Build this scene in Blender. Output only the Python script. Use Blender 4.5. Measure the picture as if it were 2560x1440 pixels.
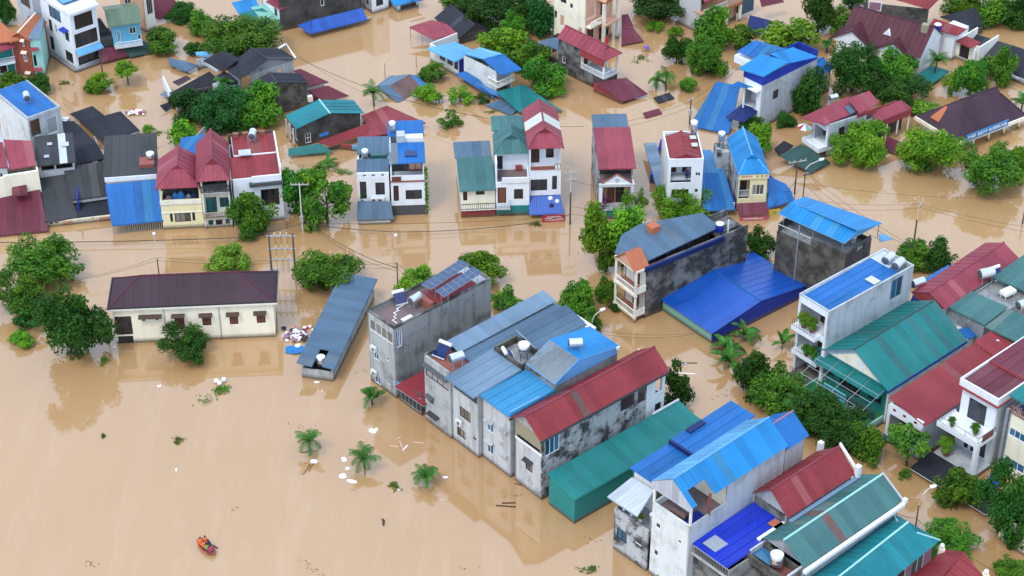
import bpy, bmesh, math, random
from mathutils import Vector, Matrix
for o in list(bpy.data.objects): bpy.data.objects.remove(o)
R = random.Random(11)
SC = bpy.context.scene; COL = SC.collection
rad = math.radians
# ---------------------------------------------------------------- camera, sky, sun, exposure
CAM_H = 132.0; PITCH = rad(35.0); LENS = 70.0
FPX = 2560 * LENS / 36.0                     # focal length in photograph pixels
cd = bpy.data.cameras.new('camera'); cd.lens = LENS; cd.sensor_width = 36; cd.clip_start = 1; cd.clip_end = 6000
cam = bpy.data.objects.new('camera', cd); COL.objects.link(cam)
cam.location = (0, 0, CAM_H); cam.rotation_euler = (rad(90) - PITCH, 0, 0)
SC.camera = cam
SUN_EL, SUN_AZ = rad(58), rad(215)           # azimuth clockwise from +Y: behind the camera, to the left
wd = bpy.data.worlds.new('World'); SC.world = wd; wd.use_nodes = True
nt = wd.node_tree; nt.nodes.clear()
sky = nt.nodes.new('ShaderNodeTexSky'); sky.sky_type = 'NISHITA'; sky.sun_disc = False
sky.sun_elevation = SUN_EL; sky.sun_rotation = SUN_AZ; sky.air_density = 1.0; sky.dust_density = 6.0; sky.ozone_density = 1.0
hs = nt.nodes.new('ShaderNodeMix'); hs.data_type = 'RGBA'; hs.inputs[0].default_value = 0.72    # overcast: cloud layer evens out the blue
hs.inputs[7].default_value = (10.7, 13.2, 17.0, 1)
bg = nt.nodes.new('ShaderNodeBackground'); bg.inputs[1].default_value = 0.13
wo = nt.nodes.new('ShaderNodeOutputWorld')
nt.links.new(sky.outputs[0], hs.inputs[6]); nt.links.new(hs.outputs[2], bg.inputs[0]); nt.links.new(bg.outputs[0], wo.inputs[0])
sd = bpy.data.lights.new('sun', 'SUN'); sd.energy = 1.5; sd.angle = rad(14); sd.color = (1, 0.97, 0.92)
sun = bpy.data.objects.new('sun', sd); COL.objects.link(sun)
sun.rotation_euler = (rad(90) - SUN_EL, 0, math.pi - SUN_AZ)
SC.view_settings.view_transform = 'Standard'; SC.view_settings.look = 'None'; SC.view_settings.gamma = 1.0
SC.view_settings.use_curve_mapping = False; SC.view_settings.exposure = 0.0
SC.render.engine = 'CYCLES'
SC.cycles.max_bounces = 6; SC.cycles.transparent_max_bounces = 12; SC.cycles.use_denoising = True

# ---------------------------------------------------------------- measuring: a picture point and a height give a place
SP, CP = math.sin(PITCH), math.cos(PITCH)
def ray(px, py):
    dx, dy = (px - 1280) / FPX, (720 - py) / FPX
    return Vector((dx, dy * SP + CP, dy * CP - SP))
def at(px, py, z=0.0):
    d = ray(px, py); t = (z - CAM_H) / d.z
    return Vector((d.x * t, d.y * t, z))
def proj(P):
    y, z = P.y, P.z - CAM_H
    dep = y * CP - z * SP; up = y * SP + z * CP
    return (1280 + P.x / dep * FPX, 720 - up / dep * FPX)
def scale_at(P): return FPX / (P.y * CP - (P.z - CAM_H) * SP)
def ht(base, topy):
    P = at(*base); lo, hi = 0.0, 40.0
    for _ in range(40):
        m = (lo + hi) / 2
        if proj(P + Vector((0, 0, m)))[1] > topy: lo = m
        else: hi = m
    return lo
ZO = dict(a=(0,0), b=(400,0), c=(900,0), d=(1360,0), e=(1700,0), f=(2040,0), g=(0,280), h=(400,280), i=(860,280), j=(1300,280),
          k=(1700,280), l=(2040,280), m=(0,560), n=(480,560), o=(880,620), p=(1400,500), r=(1800,460), s=(2040,560), t=(880,840),
          u=(1240,840), v=(1480,1020), w=(1500,1120), x=(2040,820), y=(2040,1120), z=(380,900), A=(1380,700), B=(1880,640), C=(1900,900), D=(1740,1100))
def q(k, a, b):
    s = 4.235 if k == 'D' else 4.5
    return (ZO[k][0] + a / s, ZO[k][1] + b / s)

# ---------------------------------------------------------------- materials
MATS = {}
def nodes_of(name):
    m = bpy.data.materials.new(name); m.use_nodes = True
    t = m.node_tree; b = t.nodes['Principled BSDF']
    return m, t, b
def nd(t, kind, **kw):
    n = t.nodes.new(kind)
    for k, v in kw.items(): setattr(n, k, v)
    return n
def mixc(t, fac, c1, c2, mode='MIX'):
    n = nd(t, 'ShaderNodeMix', data_type='RGBA', blend_type=mode)
    for i, x in ((0, fac), (6, c1), (7, c2)):
        if hasattr(x, 'links') or hasattr(x, 'is_linked'): t.links.new(x, n.inputs[i])
        else: n.inputs[i].default_value = x if i == 0 else (*x[:3], 1)
    return n.outputs[2]
def ramp(t, src, a, b, ca=(0,0,0), cb=(1,1,1)):
    n = nd(t, 'ShaderNodeValToRGB'); n.color_ramp.elements[0].position = a; n.color_ramp.elements[1].position = b
    n.color_ramp.elements[0].color = (*ca, 1); n.color_ramp.elements[1].color = (*cb, 1)
    t.links.new(src, n.inputs[0]); return n.outputs[0]
def noise(t, co, scale, detail=6, rough=.6, stretch=None):
    if stretch:
        mp = nd(t, 'ShaderNodeMapping'); mp.inputs['Scale'].default_value = stretch
        t.links.new(co, mp.inputs[0]); co = mp.outputs[0]
    n = nd(t, 'ShaderNodeTexNoise'); n.inputs['Scale'].default_value = scale; n.inputs['Detail'].default_value = detail
    n.inputs['Roughness'].default_value = rough; t.links.new(co, n.inputs['Vector']); return n.outputs['Fac']
def rnd(t):
    return nd(t, 'ShaderNodeObjectInfo').outputs['Random']
def metal(name, c, rough=.45, pitch=.25, bump=.5, dirt=.5, rust=None, spec=.28):
    """profiled roofing sheet: ribs run along local y, one tone per sheet, rain streaks and dust"""
    if name in MATS: return MATS[name]
    m, t, b = nodes_of(name)
    tc = nd(t, 'ShaderNodeTexCoord').outputs['Object']
    wv = nd(t, 'ShaderNodeTexWave', bands_direction='X'); wv.inputs['Scale'].default_value = .314 / pitch
    t.links.new(tc, wv.inputs['Vector'])
    geo = nd(t, 'ShaderNodeNewGeometry').outputs['Position']
    st = noise(t, tc, 3.0, 5, .65, (1.0, .12, 1.0)); big = noise(t, geo, .22, 4, .6)
    f = ramp(t, st, .35, .75); g = ramp(t, big, .35, .7)
    c = tuple(x * .80 for x in c); dk = tuple(x * .45 for x in c); lt = tuple(min(1, x * 1.2 + .02) for x in c)
    col = mixc(t, rnd(t), tuple(x * .76 for x in c), tuple(min(1, x * 1.18) for x in c))
    mm = nd(t, 'ShaderNodeMath', operation='MULTIPLY'); mm.inputs[1].default_value = dirt; t.links.new(f, mm.inputs[0])
    col = mixc(t, mm.outputs[0], col, dk)
    m2 = nd(t, 'ShaderNodeMath', operation='MULTIPLY'); m2.inputs[1].default_value = .55; t.links.new(g, m2.inputs[0])
    col = mixc(t, m2.outputs[0], col, lt)
    if rust:
        rs = ramp(t, noise(t, geo, 1.3, 8, .7), .5, .66); col = mixc(t, rs, col, rust)
    t.links.new(col, b.inputs['Base Color'])
    rr = nd(t, 'ShaderNodeMapRange'); rr.inputs[3].default_value = rough - .1; rr.inputs[4].default_value = rough + .15
    t.links.new(big, rr.inputs[0]); t.links.new(rr.outputs[0], b.inputs['Roughness'])
    b.inputs['Specular IOR Level'].default_value = spec
    bp = nd(t, 'ShaderNodeBump'); bp.inputs['Strength'].default_value = bump; bp.inputs['Distance'].default_value = .035
    t.links.new(wv.outputs['Fac'], bp.inputs['Height']); t.links.new(bp.outputs[0], b.inputs['Normal'])
    MATS[name] = m; return m
def plaster(name, c, stain=(.10,.10,.09), amount=.35, streak=.5, rough=.85, scale=.5, lo=.5, hi=.72):
    """rendered masonry: mould patches, rain streaks under ledges, mud line at the flood level"""
    if name in MATS: return MATS[name]
    m, t, b = nodes_of(name)
    geo = nd(t, 'ShaderNodeNewGeometry').outputs['Position']
    patch = ramp(t, noise(t, geo, scale, 9, .68), lo, hi)
    strk = ramp(t, noise(t, geo, 1.6, 6, .6, (1, 1, .09)), .48, .78)
    fine = noise(t, geo, 6, 6, .7)
    a = nd(t, 'ShaderNodeMath', operation='MULTIPLY'); a.inputs[1].default_value = amount; t.links.new(patch, a.inputs[0])
    s = nd(t, 'ShaderNodeMath', operation='MULTIPLY'); s.inputs[1].default_value = streak; t.links.new(strk, s.inputs[0])
    col = mixc(t, fine, tuple(x * .9 for x in c), tuple(min(1, x * 1.08) for x in c))
    col = mixc(t, a.outputs[0], col, stain); col = mixc(t, s.outputs[0], col, tuple((x * .55 + y * .45) * .8 for x, y in zip(stain, c)))
    sp = nd(t, 'ShaderNodeSeparateXYZ'); t.links.new(geo, sp.inputs[0])
    ad = nd(t, 'ShaderNodeMath', operation='MULTIPLY_ADD'); ad.inputs[1].default_value = .5; t.links.new(fine, ad.inputs[0]); t.links.new(sp.outputs[2], ad.inputs[2])
    mud = ramp(t, ad.outputs[0], .38, .95, (.92,.92,.92), (0,0,0)); col = mixc(t, mud, col, (.10, .066, .038))
    t.links.new(col, b.inputs['Base Color']); b.inputs['Roughness'].default_value = rough
    bp = nd(t, 'ShaderNodeBump'); bp.inputs['Strength'].default_value = .25; bp.inputs['Distance'].default_value = .03
    t.links.new(fine, bp.inputs['Height']); t.links.new(bp.outputs[0], b.inputs['Normal'])
    MATS[name] = m; return m
def plain(name, c, rough=.6, metallic=0, var=.12, scale=4.0):
    if name in MATS: return MATS[name]
    m, t, b = nodes_of(name)
    geo = nd(t, 'ShaderNodeNewGeometry').outputs['Position']
    col = mixc(t, noise(t, geo, scale, 5), tuple(x * (1 - var * 2) for x in c), tuple(min(1, x * (1 + var)) for x in c))
    t.links.new(col, b.inputs['Base Color']); b.inputs['Roughness'].default_value = rough; b.inputs['Metallic'].default_value = metallic
    MATS[name] = m; return m
def glassy(name, c, rough=.08, var=.6):
    if name in MATS: return MATS[name]
    m, t, b = nodes_of(name)
    col = mixc(t, rnd(t), tuple(x * (1 - var) for x in c), tuple(min(1, x * (1 + var)) for x in c))
    t.links.new(col, b.inputs['Base Color']); b.inputs['Roughness'].default_value = rough
    MATS[name] = m; return m
def sheer(name, c, alpha=.5, rough=.25):
    """thin translucent polycarbonate sheet"""
    if name in MATS: return MATS[name]
    m, t, b = nodes_of(name)
    b.inputs['Base Color'].default_value = (*c, 1); b.inputs['Alpha'].default_value = alpha; b.inputs['Roughness'].default_value = rough
    MATS[name] = m; return m
def leafmat(name, c1, c2, c3):
    if name in MATS: return MATS[name]
    m, t, b = nodes_of(name)
    ri = nd(t, 'ShaderNodeNewGeometry').outputs['Random Per Island']
    at_ = nd(t, 'ShaderNodeAttribute'); at_.attribute_name = 'clump'
    col = mixc(t, ri, c1, c2); col = mixc(t, at_.outputs['Fac'], col, c3)
    hv = nd(t, 'ShaderNodeHueSaturation'); t.links.new(col, hv.inputs['Color'])
    mr = nd(t, 'ShaderNodeMapRange'); mr.inputs[3].default_value = .75; mr.inputs[4].default_value = 1.25; t.links.new(rnd(t), mr.inputs[0]); t.links.new(mr.outputs[0], hv.inputs['Value'])
    mh = nd(t, 'ShaderNodeMapRange'); mh.inputs[3].default_value = .485; mh.inputs[4].default_value = .512; t.links.new(rnd(t), mh.inputs[0]); t.links.new(mh.outputs[0], hv.inputs['Hue'])
    t.links.new(hv.outputs[0], b.inputs['Base Color']); b.inputs['Roughness'].default_value = .55; b.inputs['Specular IOR Level'].default_value = .18
    tr = nd(t, 'ShaderNodeBsdfTranslucent'); t.links.new(hv.outputs[0], tr.inputs['Color'])
    mx = nd(t, 'ShaderNodeMixShader'); mx.inputs[0].default_value = .25
    t.links.new(b.outputs[0], mx.inputs[1]); t.links.new(tr.outputs[0], mx.inputs[2])
    t.links.new(mx.outputs[0], t.nodes['Material Output'].inputs['Surface'])
    MATS[name] = m; return m
def water_mat():
    m, t, b = nodes_of('muddy_water')
    geo = nd(t, 'ShaderNodeNewGeometry').outputs['Position']
    big = noise(t, geo, .02, 5, .55); mid = noise(t, geo, .12, 6, .6, (1, .5, 1))
    col = mixc(t, ramp(t, big, .35, .68), (.395, .228, .098), (.43, .262, .126))
    col = mixc(t, ramp(t, mid, .40, .75), col, (.425, .252, .115))
    wv = ramp(t, noise(t, geo, .30, 9, .72, (1, .16, 1)), .50, .74); k_ = nd(t, 'ShaderNodeMath', operation='MULTIPLY'); k_.inputs[1].default_value = .8; t.links.new(wv, k_.inputs[0]); col = mixc(t, k_.outputs[0], col, (.47, .30, .16))
    t.links.new(col, b.inputs['Base Color'])
    b.inputs['Roughness'].default_value = .06; b.inputs['IOR'].default_value = 1.95; b.inputs['Specular IOR Level'].default_value = .5
    n1 = noise(t, geo, .9, 4, .55, (1, .55, 1)); n2 = noise(t, geo, .12, 3, .5)
    bp = nd(t, 'ShaderNodeBump'); bp.inputs['Strength'].default_value = .10; bp.inputs['Distance'].default_value = .05
    mm = nd(t, 'ShaderNodeMath', operation='MULTIPLY'); t.links.new(n1, mm.inputs[0]); t.links.new(ramp(t, n2, .35, .7), mm.inputs[1])
    t.links.new(mm.outputs[0], bp.inputs['Height']); t.links.new(bp.outputs[0], b.inputs['Normal'])
    return m
# roofs
def mt(k):
    if k in MATS: return MATS[k]
    roofs = dict(red=((.30,.045,.068),), brick=((.27,.028,.034),), maroon=((.15,.02,.04),), blue=((.008,.145,.46),), deepblue=((.004,.080,.42),), ultra=((.004,.03,.50),),
        navy=((.006,.02,.13),), skyblue=((.008,.235,.58),), paleblue=((.13,.42,.72),), teal=((.006,.19,.185),), brightteal=((.005,.21,.25),),
        greygreen=((.055,.17,.165),), darkgreen=((.03,.085,.075),), slate=((.085,.155,.235),), slate2=((.16,.25,.35),), black=((.026,.028,.040),),
        charcoal=((.055,.058,.062),), purple=((.048,.018,.034),), tin=((.55,.60,.66),), steelblue=((.05,.22,.48),), dullblue=((.03,.24,.47),), green_grey=((.13,.20,.13),), winered=((.085,.013,.024),))
    if k in roofs:
        c = roofs[k][0]
        if k in ('black', 'charcoal'): return metal(k, c, .75, .18, .6, .5, spec=.25)
        if k == 'purple': return metal(k, c, .5, .2, .6, .25)
        if k in ('deepblue', 'ultra'): return metal(k, c, .28, .25, .35, .2, spec=.5)
        return metal(k, c)
    if k == 'rustroof': return metal(k, (.16,.10,.10), .7, .2, .5, .5, rust=(.14,.05,.03))
    walls = dict(white=((.76,.80,.84),(.25,.26,.24),.25,.18), offwhite=((.66,.70,.70),(.14,.14,.12),.45,.4), cream=((.87,.82,.64),(.22,.20,.13),.25,.28),
        yellow=((.80,.74,.46),(.2,.17,.08),.2,.2), ivory=((.80,.79,.70),(.18,.17,.13),.35,.35), concrete=((.27,.285,.285),(.035,.037,.034),.85,.9),
        concrete2=((.40,.42,.42),(.06,.06,.055),.65,.75), grey=((.27,.30,.33),(.08,.085,.09),.5,.4), palegrey=((.44,.475,.50),(.10,.11,.11),.55,.6),
        paleblue_wall=((.42,.56,.66),(.16,.19,.2),.4,.4), skywall=((.12,.42,.62),(.1,.2,.25),.25,.2), mint=((.32,.62,.58),(.15,.25,.22),.3,.2), brickred=((.30,.075,.045),(.1,.03,.02),.4,.2),
        peach=((.62,.36,.24),(.25,.13,.08),.3,.25), orange=((.42,.13,.06),(.16,.06,.03),.3,.2), redwall=((.30,.045,.05),(.1,.02,.02),.3,.2),
        tealwall=((.015,.21,.19),(.02,.08,.08),.3,.3), bluewall=((.01,.035,.34),(.01,.02,.1),.3,.3), lightbluewall=((.12,.36,.70),(.08,.2,.34),.25,.2), greenwall=((.20,.46,.36),(.12,.2,.15),.3,.3), roofdeck=((.17,.12,.12),(.06,.045,.045),.7,.2), deckred=((.26,.085,.065),(.09,.045,.04),.6,.2))
    if k in walls:
        c, s, a, st = walls[k]; return plaster(k, c, s, a, st)
    if k == 'mould': return plaster(k, (.19,.19,.185), (.022,.022,.02), .95, .6, .9, .45, .42, .56)
    if k == 'mould2': return plaster(k, (.44,.46,.47), (.028,.030,.030), .97, .85, .9, .55, .47, .58)
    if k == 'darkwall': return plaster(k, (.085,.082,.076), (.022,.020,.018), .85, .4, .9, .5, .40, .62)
    if k == 'mottled': return plaster(k, (.115,.105,.085), (.030,.029,.024), .92, .4, .9, .7, .42, .58)
    if k == 'stucco': return plaster(k, (.50,.515,.52), (.07,.07,.065), .6, .85, .9, .5, .54, .70)
    misc = dict(whitepaint=((.80,.82,.84),.5,0), blackpaint=((.03,.03,.035),.5,0), darkgrey=((.07,.075,.085),.55,0), steel=((.72,.74,.76),.28,.9), galv=((.46,.48,.50),.5,.5),
        wood=((.18,.06,.035),.6,0), darkwood=((.055,.022,.018),.5,0), pole=((.10,.085,.07),.85,0), polewhite=((.62,.64,.64),.6,0), dark=((.012,.012,.014),.8,0), cable=((.025,.022,.02),.6,0),
        foam=((.86,.87,.86),.7,0), plankpink=((.62,.38,.28),.7,0), cloth=((.5,.5,.5),.9,0), bluetarp=((.012,.19,.50),.5,0), tanblue=((.004,.02,.26),.4,0), terracotta=((.26,.10,.06),.8,0), turf=((.02,.15,.05),.9,0), balustrade=((.42,.30,.22),.8,0), tarpgrey=((.30,.34,.38),.8,0), bark=((.09,.065,.045),.9,0), acwhite=((.68,.70,.70),.5,0), redpaint=((.42,.02,.03),.5,0), signblue=((.03,.22,.52),.5,0), signpink=((.55,.12,.16),.5,0), signyellow=((.6,.42,.05),.5,0), lampglass=((.85,.86,.84),.3,0), flagred=((.55,.02,.02),.7,0), panel=((.045,.085,.16),.2,.1), heater=((.01,.03,.14),.15,.1), porcelain=((.6,.45,.3),.4,0), purplecloth=((.22,.12,.5),.8,0), hoodbrown=((.075,.045,.03),.8,0), skin=((.45,.26,.18),.6,0), hair=((.012,.01,.009),.6,0), lifevest=((.78,.16,.03),.7,0), green_cloth=((.22,.34,.06),.8,0), navycloth=((.02,.025,.09),.8,0), pinkcloth=((.55,.05,.12),.8,0), boathull=((.22,.16,.14),.7,0), mauve=((.3,.16,.22),.8,0), khaki=((.30,.27,.18),.8,0))
    if k in misc:
        c, r_, me = misc[k]; return plain(k, c, r_, me)
    if k == 'glass': return glassy(k, (.022,.026,.032))
    if k == 'tealglass': return glassy(k, (.02,.10,.11), .15)
    if k == 'blueglass': return glassy(k, (.03,.12,.22), .12)
    if k == 'curtain': return glassy(k, (.16,.15,.13), .3)
    if k == 'sheer': return sheer(k, (.30,.36,.40), .28)
    if k == 'sheergreen': return sheer(k, (.01,.12,.11), .30, .3)
    if k == 'skylight': return plain(k, (.52,.54,.46), .35, 0)
    raise KeyError(k)

# ---------------------------------------------------------------- mesh building
class MB:
    def __init__(s): s.v = []; s.f = []
    def quad(s, *p):
        n = len(s.v); s.v += [tuple(x) for x in p]; s.f.append(tuple(range(n, n + len(p))))
    def box(s, x0, y0, z0, x1, y1, z1):
        n = len(s.v); s.v += [(x0,y0,z0),(x1,y0,z0),(x1,y1,z0),(x0,y1,z0),(x0,y0,z1),(x1,y0,z1),(x1,y1,z1),(x0,y1,z1)]
        for f in ((3,2,1,0),(4,5,6,7),(0,1,5,4),(1,2,6,5),(2,3,7,6),(3,0,4,7)): s.f.append(tuple(n + i for i in f))
        return s
    def prism(s, pts, d):
        n = len(s.v); k = len(pts); d = Vector(d)
        s.v += [tuple(p) for p in pts] + [tuple(Vector(p) + d) for p in pts]
        s.f.append(tuple(n + i for i in range(k))); s.f.append(tuple(n + k + i for i in reversed(range(k))))
        for i in range(k):
            j = (i + 1) % k; s.f.append((n + j, n + i, n + k + i, n + k + j))
        return s
    def tube(s, pts, r, n=6, r1=None, cap=True):
        pts = [Vector(p) for p in pts]; base = len(s.v); m = len(pts)
        for i, p in enumerate(pts):
            d = (pts[min(i + 1, m - 1)] - pts[max(i - 1, 0)]).normalized()
            a = d.cross(Vector((0, 0, 1)) if abs(d.z) < .9 else Vector((1, 0, 0))).normalized(); b = d.cross(a)
            rr = r if r1 is None else r + (r1 - r) * i / (m - 1)
            for k in range(n):
                an = 2 * math.pi * k / n; s.v.append(tuple(p + a * (math.cos(an) * rr) + b * (math.sin(an) * rr)))
        for i in range(m - 1):
            for k in range(n):
                k2 = (k + 1) % n; s.f.append((base + i * n + k, base + i * n + k2, base + (i + 1) * n + k2, base + (i + 1) * n + k))
        if cap:
            s.f.append(tuple(base + k for k in reversed(range(n)))); s.f.append(tuple(base + (m - 1) * n + k for k in range(n)))
        return s
    def lathe(s, prof, c=(0, 0, 0), n=16):
        base = len(s.v); m = len(prof)
        for r, z in prof:
            for k in range(n):
                an = 2 * math.pi * k / n; s.v.append((c[0] + r * math.cos(an), c[1] + r * math.sin(an), c[2] + z))
        for i in range(m - 1):
            for k in range(n):
                k2 = (k + 1) % n; s.f.append((base + i * n + k, base + i * n + k2, base + (i + 1) * n + k2, base + (i + 1) * n + k))
        s.f.append(tuple(base + k for k in reversed(range(n)))); s.f.append(tuple(base + (m - 1) * n + k for k in range(n)))
        return s
    def mesh(s, name, mat, smooth=False):
        me = bpy.data.meshes.new(name); me.from_pydata(s.v, [], s.f)
        if mat is not None: me.materials.append(mt(mat) if isinstance(mat, str) else mat)
        if smooth: me.polygons.foreach_set('use_smooth', [True] * len(me.polygons))
        me.update(); return me
    def obj(s, name, mat, parent=None, smooth=False, mw=None):
        o = bpy.data.objects.new(name, s.mesh(name, mat, smooth)); COL.objects.link(o)
        if parent: o.parent = parent
        if mw is not None: o.matrix_local = mw
        return o
USED = {}
def tag(o, label, cat, group=None, kind=None):
    if label: o['label'] = label
    if cat: o['category'] = cat
    if group: o['group'] = group
    if kind: o['kind'] = kind
    return o
def empty(name, loc, rz=0.0, parent=None):
    o = bpy.data.objects.new(name, None); COL.objects.link(o); o.location = loc; o.rotation_euler = (0, 0, rz); o.empty_display_size = .5
    if parent: o.parent = parent
    return o
def copy_tree(o, parent=None):
    c = o.copy(); COL.objects.link(c); c.parent = parent
    for ch in list(o.children): copy_tree(ch, c)
    return c

FADES = {'red': (.36,.09,.11), 'brick': (.30,.075,.075), 'blue': (.03,.19,.42), 'skyblue': (.04,.27,.52), 'teal': (.03,.17,.17), 'slate': (.13,.19,.25), 'slate2': (.22,.29,.36), 'maroon': (.19,.05,.07), 'charcoal': (.09,.09,.09), 'black': (.05,.05,.06), 'greygreen': (.12,.20,.18), 'brightteal': (.03,.22,.25)}
def faded(k): return metal(k + '_faded', FADES[k], .6, .25, .5, .6)
def clip(poly, x0, x1):
    for lim, sgn in ((x0, 1), (x1, -1)):
        out = []
        for i in range(len(poly)):
            a, b = poly[i], poly[(i + 1) % len(poly)]
            ia, ib = (a[0] - lim) * sgn >= -1e-6, (b[0] - lim) * sgn >= -1e-6
            if ia: out.append(a)
            if ia != ib:
                k = (lim - a[0]) / (b[0] - a[0]); out.append((lim, a[1] + (b[1] - a[1]) * k))
        poly = out
        if len(poly) < 3: return []
    return poly
def sheets(parent, poly, mat, w=1.0, thick=.05, lap=.03, name='roof_sheet', swap=False, patch=None, flip=False):
    """a roof slope laid from separate sheets; poly[0]-poly[1] is the eave (the sheets run across it)"""
    P = [Vector(p) for p in poly]
    if swap: P = P[1:] + P[:1]
    x = (P[1] - P[0]).normalized(); n = Vector((0, 0, 0))
    for i in range(len(P)):
        a, b = P[i], P[(i + 1) % len(P)]; n += a.cross(b)
    n.normalize()
    if n.z < 0: n = -n
    x = (x - n * x.dot(n)).normalized(); y = n.cross(x)
    f2 = [((p - P[0]).dot(x), (p - P[0]).dot(y)) for p in P]
    lo, hi = min(p[0] for p in f2), max(p[0] for p in f2); k = max(1, round((hi - lo) / w)); sw = (hi - lo) / k
    objs = []
    for i in range(k):
        xs = lo + i * sw; pl = clip(f2, xs, xs + sw)
        if len(pl) < 3: continue
        area = sum(pl[j][0] * pl[(j + 1) % len(pl)][1] - pl[(j + 1) % len(pl)][0] * pl[j][1] for j in range(len(pl))) / 2
        if abs(area) < .03: continue
        if area < 0: pl = pl[::-1]
        jit = R.uniform(0, .008)
        mb = MB(); top = [(a - xs, b, lap * (a - xs) / sw + jit) for a, b in pl]
        mb.prism([(a, b, c - thick) for a, b, c in top][::-1], (0, 0, thick))
        org = P[0] + x * xs
        M4 = Matrix(((x.x, y.x, n.x, org.x), (x.y, y.y, n.y, org.y), (x.z, y.z, n.z, org.z), (0, 0, 0, 1)))
        mk = mat
        if isinstance(mat, str) and mat in FADES and R.random() < .07: mk = faded(mat)
        for pk in (patch or {}):
            if i == (int((1 - pk if flip else pk) * k) if isinstance(pk, float) else pk): mk = patch[pk]
        objs.append(mb.obj(name, mk, parent, mw=M4))
    return objs

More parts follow.
